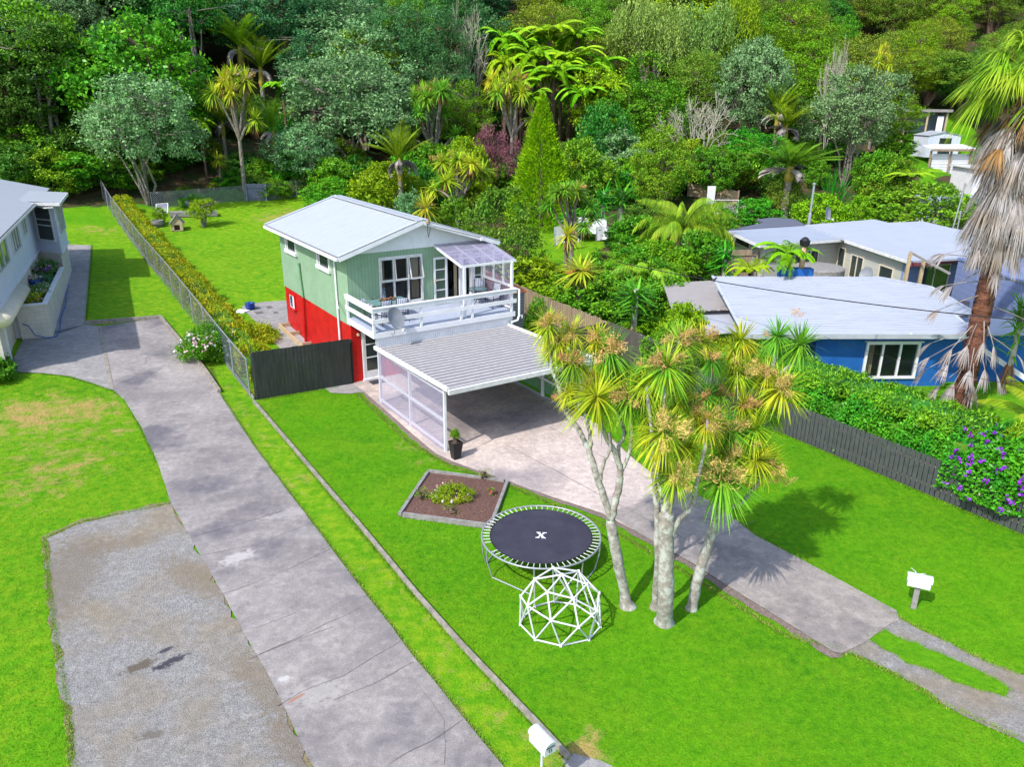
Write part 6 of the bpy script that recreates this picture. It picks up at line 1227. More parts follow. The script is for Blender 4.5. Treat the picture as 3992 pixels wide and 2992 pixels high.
PL=[
 # left forest
 ('poh','grey green multi stemmed tree above the end of the mesh fence',298,163,218,66.5),
 ('poh2','tall pale grey green tree in the top left corner of the photo',130,15,230,84),
 ('glossy','brighter green broad leaved tree just behind the grey green fence tree',330,118,110,80),
 ('tall','dark tree with a tall bare trunk at top left',215,-60,120,86),
 ('tall','tall twin trunked dark tree left of the feathery palms',410,-90,130,84),
 ('cab','tall golden cabbage tree leaning over the back lawn fence',510,130,120,71),
 ('nikau','upright nikau palm just right of the tall golden cabbage tree',588,212,78,73.5),
 ('nikau2','feathery nikau palm near the top edge, left of centre',515,20,120,88),
 ('nikau','dense nikau palm crown at the top behind the golden cabbage tree',560,75,110,85),
 ('nikau2','nikau palm leaning out behind the tall golden cabbage tree',478,205,80,76),
 ('fern','dark stemmed tree fern above the back lawn fence',435,252,64,73.5),
 ('fern2','single bright fern crown left of the large grey green tree',612,165,70,79),
 ('cab1','small cabbage plant in front of the ferns by the back fence',470,325,38,72.5),
 ('cab1','small spiky cabbage plant rising over the back fence',457,392,30,70.5),
 ('cab1','low spiky cabbage plant left on the back fence line',423,408,26,70),
 ('poh','broad grey green tree with many pale trunks behind the house roof',755,122,262,79),
 ('poh2','low grey green branches beside the old timber fence',655,268,130,74),
 ('feather','dark blue green feathery tree at top centre, left one',860,-20,190,92),
 ('feather','dark blue green feathery tree overlapping its left neighbour at top centre',940,20,150,90),
 ('dark2','very dark tree between the top feathery trees and the fern slope',1000,-20,140,98),
 ('cabg','dense dark cabbage tree of many heads above the purple tree',930,165,130,80),
 ('mid','bright glossy rounded tree left of the golden cabbage tree slope',1005,178,100,84),
 ('cab','tall golden cabbage tree with many heads behind the conifer',1100,135,115,79),
 ('nikau2','nikau palm with yellow stem and dead skirt right behind the roof',860,262,110,63),
 ('bush_lime','lime green bushes around the foot of the nikau palm',835,352,140,64.5),
 ('bush_lime','lime green bush below the purple leaved tree',1008,298,100,69),
 ('purple','mauve leaved tree left of the bright conifer',1062,272,110,72),
 ('conifer','bright green conical conifer in the middle of the garden edge',1165,205,122,65),
 ('cab','golden cabbage tree with several heads right of the roof peak',985,318,150,57),
 ('cab1','low cabbage plant just above the house roof ridge',918,405,66,50),
 ('bush_olive','large olive bush right behind the house roof',1085,405,150,49),
 ('bush_mid','green shrub between the roof and the golden cabbage tree',980,428,90,52),
 ('bush_grey','greyish shrub above the roof beside the nikau stem',890,415,70,58),
 ('bush_glossy','dark leafy bush at the right edge of the small back lawn',1250,455,80,61),
 # fern slope and right forest
 ('fern','bright tree fern at the left edge of the sunny fern slope',1082,60,100,95),
 ('fern2','large bright tree fern high on the sunny fern slope',1180,40,120,98),
 ('fern','bright tree fern in the middle of the sunny fern slope',1145,95,110,92),
 ('fern2','bright tree fern right of middle on the sunny fern slope',1225,100,120,92),
 ('fern','lowest bright tree fern above the conifer tip',1190,140,120,88),
 ('fern2','tree fern at the right end of the sunny fern slope',1290,110,100,93),
 ('fern','tree fern just under the dark trunks at the top centre',1240,55,100,100),
 ('fern2','yellowish tree fern at the top left of the fern slope',1020,90,80,98),
 ('bare','curved bare trunk with thin crown left of the fern slope',1010,15,90,94),

 ('fern2','tree fern at the lower left of the sunny fern slope',1110,165,90,86),
 ('fern','small tree fern between golden cabbage tree and conifer tip',1145,190,80,85),
 ('fern2','tree fern low on the right of the sunny fern slope',1250,175,95,86),
 ('fern','tree fern above the large leafy tree on the fern slope',1300,170,85,87),
 ('fern2','tree fern near the top left of the fern slope',1120,75,90,97),
 ('fern','tree fern filling the middle of the fern slope',1205,120,95,90),
 ('fern2','tree fern at the mid right of the fern slope',1265,135,95,90),
 ('fern','tree fern in the second rank of the fern slope',1165,135,95,90),
 ('fern2','tree fern peeping over the fern slope at its top',1155,60,85,100),
 ('fern','tree fern tucked behind the golden cabbage crown',1085,110,80,92),
 ('lime','vivid lime green tree right of the fern slope',1290,150,110,88),
 ('mid2','large leafy green tree in the centre right forest',1385,118,180,83),
 ('willow','pale drooping tree at the top right of centre',1400,0,150,98),
 ('willow','second pale drooping tree beside the first at the top',1500,5,130,100),
 ('olive','olive tree below the pale drooping trees',1500,110,140,92),
 ('olive','rounded olive tree left of the pale drooping trees',1320,50,110,99),
 ('willow2','vivid yellow green column tree at the top edge',1600,-20,90,100),
 ('poh2','thin pale branched grey green tree on the right slope',1625,85,140,90),
 ('bush_dark','dark shrubs below the big leafy tree',1300,225,120,77),
 ('bush_mid','leafy shrub just right of the conifer',1250,300,120,70),
 ('bush_grey','bluish grey shrub behind the round green tree',1335,285,120,75),
 ('mid','round green tree in front of the pale retaining wall',1420,275,120,66.5),
 ('bare','bare silvery branched tree on the right slope',1500,208,140,78),
 ('glossy','dark glossy tree above the stepped retaining wall',1545,318,110,73),
 ('glossy','glossy shrub tree left of the drooping yellow palm',1625,280,120,76),
 ('nikau2','nikau palm with dead fronds on the right slope',1690,215,110,80),
 ('nikau','nikau palm crown just above the drooping yellow palm',1672,178,90,86),
 ('nikau2','spreading palm with yellow lower fronds above the flat roof',1700,300,165,68),
 ('poh','grey green tree with one thick pale trunk on the right',1832,145,170,80),
 ('totara','bright dense green tree beside the open shed',1912,195,120,86),
 ('olive','big layered dark green tree above the open shed',2005,110,190,104),
 ('totara','golden green dense tree left of the dead forked branch',1740,95,150,95),
 ('totara','golden green dense tree at the top, centre right',1700,10,150,104),
 ('bare','dead pale forked branch sticking out of the right forest',1790,90,50,88),
 ('bush_glossy','dark shrub at the foot of the bright dense tree',1935,290,60,84),
 ('cab2','cabbage tree with two golden heads on the upper right slope',1890,85,60,96),
 ('bush_olive','rounded olive bush between the hedge and the lean-to',1925,345,110,72),
 ('bush_mid','large rounded green bush behind the pale flat roof',1985,395,190,60),
 ('bush_olive','olive bush between the flat roof and the white annexe',2065,420,90,62),
 ('bush_lime','yellow variegated shrub behind the small white dish',1848,425,60,60),
 ('bush_lime','lime shrub behind the tall flue',1770,420,90,61),
 ('bush_glossy','dark rounded shrub left of the tall flue',1640,430,80,63),
 ('flax','grassy tuft left of the tall flue',1718,430,80,62),
 ('flax','spiky green mound below the drooping yellow palm',1800,355,110,67),
 ('fern2','bright tree fern beside the lean-to with the white wall',1960,365,100,70),
 ('bush_mid','shrub right of the white lean-to',2035,395,60,70),
 # garden between the houses
 ('cabg','cabbage tree of many heads beside the washing line',1232,385,130,51),
 ('cab1','upright cabbage plant in front of the washing',1222,470,60,47),
 ('yucca','dark yucca left of the long retaining walls',1338,385,85,57),
 ('yucca','tall yucca rising behind its darker twin',1300,395,60,60),
 ('flax','golden grassy clump right of the washing line',1340,455,80,54),
 ('palm','large drooping palm in the middle garden, the taller one',1472,420,185,50),
 ('palm','lower drooping palm with an orange dead frond',1398,540,175,42),
 ('bush_mid','large leafy green bush between the old fence and the palms',1362,535,150,42.5),
 ('bush_mid','second leafy bush in front of the washing line lawn',1285,590,165,40),
 ('bush_glossy','dark bush right below the taller drooping palm',1500,500,100,47),
 ('yucca','yucca against the brown board screen of the beige house',1562,515,70,45),
 ('yucca','big spiky yucca in front of the green bushes',1370,598,100,36.8),
 ('bush_lime','lime shrub at the foot of the big yucca',1395,690,80,37),

 ('bush_lime','lime bush under the taller drooping palm',1420,520,130,46),('bush_mid','green bush between the two drooping palms',1350,540,120,43),('bush_glossy','dark bush left of the clear sheet lean-to',1440,600,110,39.5),('bush_glossy','glossy bush behind the golden grassy clump',1370,470,110,53),
 ('bush_mid','green bush left of the beige house, below the flat grey roof',1545,470,90,52),('bush_olive','olive bush behind the taller drooping palm',1400,430,120,60),('bush_mid','bush right of the taller drooping palm',1540,440,90,60),('bush_lime','small lime bush between yucca and loquat like shrub',1250,610,110,41.5),('bush_glossy','dark glossy bush beside the thin flowering cabbage stem',1310,620,110,39.8),
 ('cab1','thin flowering cabbage tree rising behind the old paling fence',1252,545,110,40),
 ('bush_mid','leafy shrub behind the picket fence, left end',1455,700,110,32),('bush_lime','lime leafy shrub under the clear sheet lean-to',1480,660,110,34),
 ('bush_big','large leaved loquat like shrub just right of the deck',1160,560,130,43.5),
 ('bush_lime','yellow green shrub behind the old paling fence',1200,598,130,42.5),
 ('bush_mid','dark hedge shrub under the old paling fence',1160,645,60,34),
 ('bush_dark','dark shrub behind the grey board fence',1325,645,100,39.5),
 ('fern','arching tree fern in front of the beige house wall',1690,525,110,38),
 ('fern2','small tree fern left of the arching one by the blue roof',1612,560,90,38.5),
 ('yucca','dark green yucca right of the palm trunk',2195,610,80,31),
 # back lawn and left
 ('bush_lime','tiny shrub in the grey half barrel planter',342,448,24,61),
 ('bush_mid','low weeds by the back fence and barrel',400,425,40,70),
]
for a in PL: place(*a[:6])
SHOW=[(a[2],a[3],a[4],a[5]) for a in PL if a[0][:3] in ('nik','cab','far','bar','wil','pal','con','fer','pur') and a[5]>70]
# ground cover bushes along the forest foot
grp='undergrowth shrubs along the foot of the forest'

for i,(x,y,w_,Y) in enumerate([(30,310,130,Yof(30,76)),(100,320,120,Yof(100,75.5)),(160,330,110,Yof(160,76)),(215,335,90,Yof(215,76.5)),(255,345,80,Yof(255,76)),(60,270,130,Yof(60,80)),(140,275,120,Yof(140,80)),(200,290,110,Yof(200,80)),(250,300,100,Yof(250,79)),(330,310,100,Yof(330,79)),(300,345,80,Yof(300,77)),(-10,320,120,Yof(0,77)),(0,230,140,Yof(0,84)),(100,210,140,Yof(100,85)),(190,220,130,Yof(190,85)),(290,260,110,Yof(290,83)),(370,270,100,Yof(370,82)),(400,330,80,75),(520,330,90,75),(560,345,70,74),(620,330,90,75),(660,350,80,75),(720,300,110,78),(495,370,60,73),(540,375,60,72.5),(590,385,60,72),(360,385,50,73)]):
    k=['bush_dark','bush_mid','bush_glossy'][i%3];lm=['behind the left house roof','between the left house and the mesh fence','left of the grey green fence tree','under the grey green fence tree','behind the compost bin','right of the tall golden cabbage tree','left of the old timber fence','behind the old timber fence'][int(np.clip(x/95,0,7))]
    place(k,{'bush_dark':'dark','bush_mid':'mid green','bush_glossy':'glossy leaved'}[k]+' forest edge shrub '+lm+(', lower one' if y>300 else ', upper one'),x,y,w_,Y,grp)
rgb=random.Random(5)
for i in range(34):
    x=rgb.uniform(700,1960);Y=rgb.uniform(68,76);k=rgb.choice(['bush_dark','bush_mid','bush_glossy','bush_olive','bush_lime'])
    if 1180<x<1290 or 1480<x<1640: Y=76
    yt=320+ (76-Y)*8+rgb.uniform(-20,20);place(k,{'bush_dark':'dark','bush_mid':'mid green','bush_glossy':'glossy leaved','bush_olive':'olive','bush_lime':'lime green'}[k]+' shrub low on the slope, '+('left of ' if (x%120)<60 else 'right of ')+['the house roof ridge','the nikau behind the roof','the purple tree','the fern slope foot','the conifer','the round green tree','the silvery bare tree','the retaining wall','the drooping yellow palm','the thick trunked grey tree','the bright dense tree'][int((x-700)/120)],x,yt,rgb.uniform(70,110),Y,'shrubs low on the slope behind the gardens')
# the wooded hillside: rows of trees behind the named ones
nrow=0;LB=dict(bush_mid='mid green bush',bush_dark='dark bush',bush_glossy='glossy bush',bush_olive='olive bush',poh='grey green tree',poh2='grey green tree',dark='dark green tree',dark2='blue black tree',mid='mid green tree',mid2='mid green tree',lime='lime green tree',olive='olive tree',totara='golden green tree',glossy='glossy leaved tree',feather='feathery dark tree',tall='tall dark tree',willow='pale drooping tree',fern='tree fern',fern2='tree fern',nikau='nikau palm')
Y=58.
while Y<150:
    x=-.72*Y-8
    while x<.75*Y+6:
        X=x+rgb.uniform(-2,2);YY=Y+rgb.uniform(-2.5,2.5);u=X/YY
        sp=4.9+max(0,Y-77)*.05
        if (-.54*X+.842*YY>79.5) if X<1 else YY>76:
            skip=(.40<u<.66 and YY<101) or (X>0 and YY<78)
            z=Tb(X,YY)
            if u<-.22: ks=['dark','dark2','dark','dark2','tall','poh2','glossy','poh'];hh=rgb.uniform(8,13)
            elif u<-.02: ks=['feather','dark2','mid','poh','feather','dark'];hh=rgb.uniform(8,12.5)
            elif u<.14: ks=['fern','mid','lime','fern2','totara','olive','fern'] if YY<106 else ['mid','totara','olive','dark','mid'];hh=rgb.uniform(4.5,8) if YY<106 else rgb.uniform(7,10)
            elif u<.32: ks=['mid2','willow','olive','mid','olive','totara','lime'];hh=rgb.uniform(7,11)
            else: ks=['olive','totara','olive','olive','mid','dark','totara'];hh=rgb.uniform(6,9.5)
            if not skip:
                k=rgb.choice(ks)
                if YY>122 and abs(X/YY)>.75: x+=sp;continue
                d_=np.array([X,YY,z+3])-C0;de=d_@_F;sx=1106+FPX*(d_@_R)/de/K
                if any(abs(sx-c_)<w_/2+22 and YY<Y_+.5 for c_,t_,w_,Y_ in SHOW): k=rgb.choice(['bush_mid','bush_dark','bush_glossy','bush_olive']);hh=rgb.uniform(2.2,3.6)
                if k not in PR: finish(k,BUILD[k]())
                p=PR[k]
                if k[:4]=='fern': hh=rgb.uniform(4,6)
                s_=hh/p['h'];ww=rgb.uniform(1.0,1.35)*s_*(1.25 if k[:4]=='fern' else 1)
                sc=(ww,ww,s_)
                if not p['used']: r=p['root'];p['used']=True;r.location=(X,YY,z);r.scale=sc
                else: r=dup(p['root'],(X,YY,z),rgb.uniform(0,6.28),sc)
                d_=np.array([X,YY,z+hh*.8])-C0;de=d_@_F;sx=1106+FPX*(d_@_R)/de/K;lm=['the far left edge','the left house roof','the top of the mesh fence','the grey green fence tree','the tall golden cabbage tree','the slate blue gate','the broad grey green tree','the house roof','the nikau behind the roof','the purple tree','the conifer','the big leafy tree','the bare silvery tree','the stepped retaining wall','the drooping yellow palm','the thick trunked grey tree','the open shed','the fan palm','the right edge'][int(np.clip((sx+40)/120,0,18))]
                row=['front row','second row','third row','fourth row','fifth row','sixth row','seventh row','eighth row','ninth row','tenth row','eleventh row','topmost row'][int(np.clip(((-.54*X+.842*YY-76) if X<1 else (YY-77))/6.0,0,11))];size='small' if hh<7 else 'tall' if hh>10.5 else 'mid sized'
                r['label']='%s %s, forest %s above %s'%(size,LB[k].replace('tall ',''),row,lm);r['category']='bush' if k[:4]=='bush' else KIND.get(k.rstrip('2'),'tree');r['group']='trees on the wooded hillside'
                nrow+=1
        x+=sp
    Y+=4.6+max(0,Y-77)*.05
print('hillside trees',nrow)
# ---------------- hero cabbage trees ----------------
def z3(x,y): return (1108.2+x/3.325,664.9+y/3.325)
def z4(x,y): return (775.75+x/2.8496,997.4+y/2.8496)
HM=[];SM=[];DM=[]
rg_=np.random.default_rng(77)
for i in range(5):
    V,Q=head_mesh(rg_,170,1.0,.048,-.92,.36);HM.append((V,Q))
def hero(name_label,base,baseY,stems,heads,sprays,r0):
    b=atY(*base,baseY);b=cast(*base);t=thing('cabbage_tree',name_label,'cabbage tree',(b[0],b[1],0),0)
    def W(p,Y): q=atY(*p,Y);return q-np.array([b[0],b[1],0])
    mb=MB()
    for pts,r_a,r_b in stems:
        P=[W(p[:2],baseY+p[2]) if p[2] is not None else np.array([0,0,-.1]) for p in pts]
        # smooth
        Q_=[]
        for i in range(len(P)-1):
            p0=P[max(i-1,0)];p1=P[i];p2=P[i+1];p3=P[min(i+2,len(P)-1)]
            for u in np.linspace(0,1,5)[:-1]: Q_.append(.5*((2*p1)+(-p0+p2)*u+(2*p0-5*p1+4*p2-p3)*u*u+(-p0+3*p1-3*p2+p3)*u**3)+rg_.normal(0,.008,3))
        Q_.append(P[-1]);rr_=np.linspace(r_a*.84,r_b*.85,len(Q_))*(1+rg_.normal(0,.05,len(Q_)))
        if pts[0][2] is None: Q_[1:1]=[Q_[0]+(Q_[1]-Q_[0])*.25,Q_[0]+(Q_[1]-Q_[0])*.6];rr_=np.concatenate([[r_a*1.55,r_a*1.32,r_a*1.1],rr_[1:]])
        mb.tube(Q_,list(rr_),14)
    tr=mb.build('trunk',M('cabbage bark'),t,True)
    ex=[(x+rg_.uniform(-90,90),y+rg_.uniform(-60,90),r*.72,dY+rg_.uniform(.3,.9),0) for (x,y,r,dY,fl) in heads[1::2]]
    for (x,y,r,dY,fl) in heads+ex:
        c=W(z3(x,y),baseY+dY);dep=np.dot(c+[b[0],b[1],0]-C0,_F);R=r/1.8425/FPX*dep*1.42;V,Q=HM[rg_.integers(5)]
        a=rg_.uniform(0,6.28);A=np.array(Matrix.Rotation(a,3,'Z')@Matrix.Rotation(rg_.uniform(-.35,.35),3,'X'))
        fast('leaf_head',(V*R)@A.T+c,Q,M('leaf cabbage' if rg_.random()<.75 else 'leaf cabbage fresh'),t)
        d=sphdirs(14,rg_,-1,-.8);V2,Q2=strap(c-[0,0,.05],d,rg_.uniform(.4,.65,14)*R,.03,.1,3,rg_);fast('dead_leaves',V2,Q2,M('dead brown'),t)
        if fl:
            V3,Q3=spray_mesh(rg_,.34,900,.04);s=R/.62*fl;off=np.array([rg_.uniform(-.12,.12),-.18,.10])*R/.6;fast('flower_spray',V3*s+c+off,Q3,M('seed head'),t)
    for (x,y,r,dY) in sprays:
        c=W(z3(x,y),baseY+dY);dep=np.dot(c+[b[0],b[1],0]-C0,_F);R=r/1.8425/FPX*dep;V3,Q3=spray_mesh(rg_,.34,520,.036);fast('flower_spray',V3*(R/.34)+c,Q3,M('seed head'),t)
    return t
hero('left cabbage tree of the front lawn, forked low beside the trampoline',z4(1655,895),15.9,
 [([(0,0,None),(*z4(1600,640),0),(*z4(1560,450),0),(*z3(700,1520),0)],.17,.13),([(*z3(700,1530),0),(*z3(635,1300),0),(*z3(575,1130),0),(*z3(540,1010),.1),(*z3(470,880),.2),(*z3(365,720),.4),(*z3(330,560),.5),(*z3(285,440),.6),(*z3(300,250),.8)],.10,.045),
  ([(*z3(700,1530),0),(*z3(735,1400),0),(*z3(765,1250),0),(*z3(770,1180),0),(*z3(740,1060),0),(*z3(680,950),0),(*z3(620,800),0),(*z3(600,660),0)],.11,.05),([(*z3(770,1200),0),(*z3(830,1060),.1),(*z3(850,900),.1),(*z3(830,670),.1)],.06,.045),([(*z3(765,1160),0),(*z3(760,1000),.3),(*z3(800,900),.5),(*z3(740,700),.6),(*z3(700,330),.8)],.06,.04),
  ([(*z3(625,1250),0),(*z3(650,1120),-.1),(*z3(700,1010),-.1),(*z3(690,900),0)],.045,.04),([(*z3(555,1010),.1),(*z3(545,850),.2),(*z3(490,640),.4),(*z3(430,390),.5)],.06,.04),([(*z3(345,560),.5),(*z3(300,500),.5),(*z3(275,400),.6),(*z3(250,150),.7)],.05,.04),([(*z3(490,640),.4),(*z3(560,420),.7),(*z3(600,230),.9)],.045,.035)],
 [(250,130,120,.7,1),(320,240,125,.8,.8),(420,190,120,.9,.8),(600,225,115,.9,1),(700,320,165,.7,1),(430,400,135,.5,1),(600,640,195,-.1,0),(830,650,165,.1,.9),(400,610,90,.3,0),(340,350,80,.6,.7),(560,520,110,.5,.8),(760,520,120,.6,0)],[(335,660,60,.3),(540,560,60,.3)],.2)
hero('middle cabbage tree of the front lawn with the thickest pale trunk',z4(1880,1000),15.15,
 [([(0,0,None),(*z4(1885,850),0),(*z4(1890,600),0),(*z4(1890,400),0),(*z3(1100,1480),0)],.23,.2),([(*z3(1100,1500),0),(*z3(1095,1300),.1),(*z3(1085,1050),.2),(*z3(1085,750),.3),(*z3(1100,450),.4)],.15,.05),([(*z3(1095,1300),.1),(*z3(1040,1200),0),(*z3(1060,1000),-.1),(*z3(1070,900),-.1)],.08,.05),
  ([(*z3(1110,1480),0),(*z3(1180,1200),.3),(*z3(1240,960),.6),(*z3(1290,830),.8),(*z3(1270,650),.9),(*z3(1300,500),1.0),(*z3(1350,330),1.1),(*z3(1350,240),1.1)],.10,.04),([(*z3(1285,840),.8),(*z3(1370,640),.9),(*z3(1410,500),1.),(*z3(1420,380),1.)],.07,.05),([(*z3(1085,750),.3),(*z3(1110,400),.8),(*z3(1200,240),.9)],.05,.04),([(*z3(1120,1500),0),(*z3(1150,1300),-.1),(*z3(1160,1210),-.2)],.06,.05),([(*z3(1130,1650),0),(*z3(1200,1520),-.1),(*z3(1290,1420),0),(*z3(1320,1250),0),(*z3(1380,1000),.1),(*z3(1400,800),.2)],.08,.04),([(*z3(1070,1400),0),(*z3(1020,1300),0),(*z3(1015,1100),0),(*z3(960,560),.3)],.06,.04)],
 [(1100,430,185,.2,1),(1205,250,140,.9,1),(1350,240,120,1.1,1.1),(1420,370,110,1,.9),(1180,700,130,.4,0),(1070,900,190,-.3,1.1),(1160,1210,150,-.3,1),(960,560,130,.5,0),(1250,480,110,.8,0),(1300,720,110,.6,1),(1390,830,140,.3,1),(1250,1010,120,.3,0),(930,420,80,.8,.8),(1380,640,110,.6,.6)],[(1350,760,70,.2),(1210,1250,60,-.3)],.27)
hero('back trunk of cabbage tree pair, slim and pale, beside the thickest trunk',z4(1822,905),15.6,
 [([(0,0,None),(*z4(1840,600),0),(*z4(1835,350),0),(*z3(1030,1400),0),(*z3(1010,1200),.1),(*z3(1000,1000),.2),(*z3(1010,760),.3)],.11,.05),([(*z3(1010,1200),.1),(*z3(1050,1000),.4),(*z3(1130,850),.6),(*z3(1210,640),.9)],.05,.04)],
 [(1000,760,115,.3,0),(1215,620,110,.9,.8)],[],.14)
hero('right cabbage tree of the front lawn leaning over the driveway',z4(2045,912),15.9,
 [([(0,0,None),(*z4(2075,760),0),(*z4(2130,560),.05),(*z4(2190,380),.1),(*z3(1450,1500),.1)],.16,.13),([(*z3(1440,1530),.1),(*z3(1510,1460),.1),(*z3(1640,1400),.1),(*z3(1730,1300),.1),(*z3(1775,1220),.1),(*z3(1740,1100),.1)],.08,.05),([(*z3(1450,1500),.1),(*z3(1480,1350),0),(*z3(1500,1240),-.1)],.08,.05),([(*z3(1450,1500),.1),(*z3(1560,1250),.4),(*z3(1640,1000),.6),(*z3(1680,780),.7),(*z3(1740,640),.8),(*z3(1790,570),.9),(*z3(1820,490),.9)],.09,.04),
  ([(*z3(1640,1000),.6),(*z3(1760,830),.6),(*z3(1840,700),.6),(*z3(1930,600),.6)],.06,.05),([(*z3(1680,780),.7),(*z3(1820,600),1.),(*z3(1960,440),1.2),(*z3(2040,370),1.2),(*z3(2060,280),1.2)],.05,.05),([(*z3(1560,1250),.4),(*z3(1560,900),.6),(*z3(1580,650),.9),(*z3(1610,480),1.),(*z3(1640,250),1.3)],.07,.04),([(*z3(1820,600),1.),(*z3(1880,380),1.3),(*z3(1900,210),1.4)],.045,.04)],
 [(1500,1240,200,-.3,1.2),(1740,1090,155,0,0),(1840,1130,110,.2,1.2),(1560,880,140,.3,1.1),(1740,880,150,.3,0),(1610,480,140,1,1.1),(1640,235,140,1.3,0),(1900,205,120,1.4,0),(2060,270,150,1.2,0),(1820,480,120,.9,1),(1930,590,165,.5,.9),(1510,1050,140,.1,.8),(1650,700,130,.7,.9),(1480,620,110,.8,.8),(1600,340,120,1.2,0),(1800,720,120,.6,0),(1660,1000,120,.3,1)],[(1850,1230,70,.1),(1960,1250,75,.2),(2040,60,60,1.3),(1800,190,45,1.3),(1680,1280,70,-.1),(1420,990,70,.1)],.2)
# ---------------- palm with dead skirt at the right edge ----------------
pb=np.array([17.35,28.0]);t=thing('fan_palm','tall fan palm with shaggy dead frond skirt at the right edge','palm tree',(pb[0],pb[1],0))
rp_=np.random.default_rng(9);ht=12.6
mb=MB();P=[(0,0,-.3)]+[(rp_.normal(0,.015),rp_.normal(0,.015),z) for z in np.linspace(.3,ht,60)];mb.tube(P,[.36]+[.33*(1+.10*math.sin(i*2.9))*(1-.12*i/60) for i in range(60)],14);mb.build('trunk',M('palm bark'),t)
n=420;a=rp_.random(n)*6.283;z=rp_.uniform(.4,9,n);C=np.stack([.31*np.cos(a),.31*np.sin(a),z],1);V,Q=leaves(C,np.stack([np.cos(a)*.6,np.sin(a)*.6,np.ones(n)],1),np.stack([np.cos(a),np.sin(a),np.zeros(n)],1),.3,.12);fast('leaf_bases',V,Q,M('dead brown'),t)
def fan(base,az,el,pet,R,n,spread,droop,rng,W_=.05):
    d=np.array([math.cos(az)*math.cos(el),math.sin(az)*math.cos(el),math.sin(el)]);s=norm(np.cross(d,[0,0,1.]));tip=np.array(base)+d*pet
    ang=np.linspace(-spread,spread,n)+rng.normal(0,.05,n);dirs=d[None]*np.cos(ang)[:,None]+s[None]*np.sin(ang)[:,None]+rng.normal(0,.06,(n,3));V,Q=strap(tip,dirs,R*rng.uniform(.8,1.1,n),W_,droop,4,rng);return tip,V,Q
def fanset(name,m,specs,W_=.05,n=24):
    Vs=[];Qs=[];o=0;mb=MB()
    for (b,az,el,pet,R,sp,dr) in specs:
        tip,V,Q=fan(b,az,el,pet,R,n,sp,dr,rp_,W_);Vs.append(V);Qs.append(Q+o);o+=len(V);mb.tube([b,(np.array(b)+tip)/2+[0,0,.03],tip],[.025,.018,.012],5,False)
    V2=np.array(mb.v);Q2=np.array(mb.f)+o;fast(name,np.concatenate(Vs+[V2]),np.concatenate(Qs+[Q2]),m,t)
fanset('green_fronds',M('leaf palm'),[((0,0,ht-.2),i*2.4,math.radians(rp_.uniform(-25,70)),rp_.uniform(1.0,1.5),1.25,1.25,rp_.uniform(.5,.95)) for i in range(34)],.055,30)
fanset('dead_skirt',M('dead frond'),[((.2*math.cos(i*2.4),.2*math.sin(i*2.4),rp_.uniform(8.0,ht-.8)),i*2.4,math.radians(rp_.uniform(-75,-35)),rp_.uniform(.6,1.0),.9,.7,rp_.uniform(.7,1.1)) for i in range(120)],.036,30)
fanset('dead_skirt',M('dead brown'),[((.2*math.cos(i*2.4),.2*math.sin(i*2.4),rp_.uniform(10.4,ht-.4)),i*2.4,math.radians(rp_.uniform(-70,-20)),rp_.uniform(.7,1.2),1.0,.8,rp_.uniform(.4,.7)) for i in range(15)],.04,26)
fanset('dead_fronds',M('dead frond'),[((.25*math.cos(a_),.25*math.sin(a_),zz),a_,math.radians(e),pp,.55,.5,.7) for a_,zz,e,pp in [(3.3,6.9,-12,1.7),(3.0,6.3,5,1.5),(3.5,6.0,-20,1.6),(3.1,5.5,-8,1.3),(3.4,5.0,-15,1.7),(2.9,3.6,-25,1.3),(3.2,3.4,-30,1.6),(3.6,3.2,-35,1.3),(3.0,2.9,-35,1.5),(4.2,3.1,-50,1.0),(4.8,3.2,-55,1.0),(5.4,3.0,-50,1.1),(3.8,2.6,-45,1.2),(4.5,2.5,-60,.9),(0.2,5.6,-10,1.6),(6.0,4.6,-20,1.5),(5.7,3.6,-30,1.3),(3.3,2.2,-40,1.1),(5.0,7.2,-50,.9),(4.4,6.8,-60,.9),(3.7,7.6,-45,1.2),(3.9,4.0,-55,1.0),(3.45,3.9,-48,1.2),(4.6,4.2,-65,.9),(5.2,4.0,-60,.9)]],.045,16)
# second palm whose fronds enter at the right edge
t=thing('palm','young feather palm with long fronds entering at the right edge','palm tree',(17.9,24.2,0));rp2=np.random.default_rng(19)
MB().tube([(0,0,-.2),(0,0,1.3)],.2,8).build('trunk',M('palm bark'),t);V,Q=fronds([((0,0,1.3),i*.62,math.radians(rp2.uniform(45,80)),2.3,rp2.uniform(.9,1.6)) for i in range(12)],.6,.035,rp2,.6,.5,4,.1);fast('fronds',V,Q,M('leaf palm'),t);V,Q=fronds([((0,0,1.2),i*.9,math.radians(30),1.6,2.0) for i in range(8)],.5,.03,rp2,.6,.8,4,.1);fast('dead_fronds',V,Q,M('dead frond'),t)
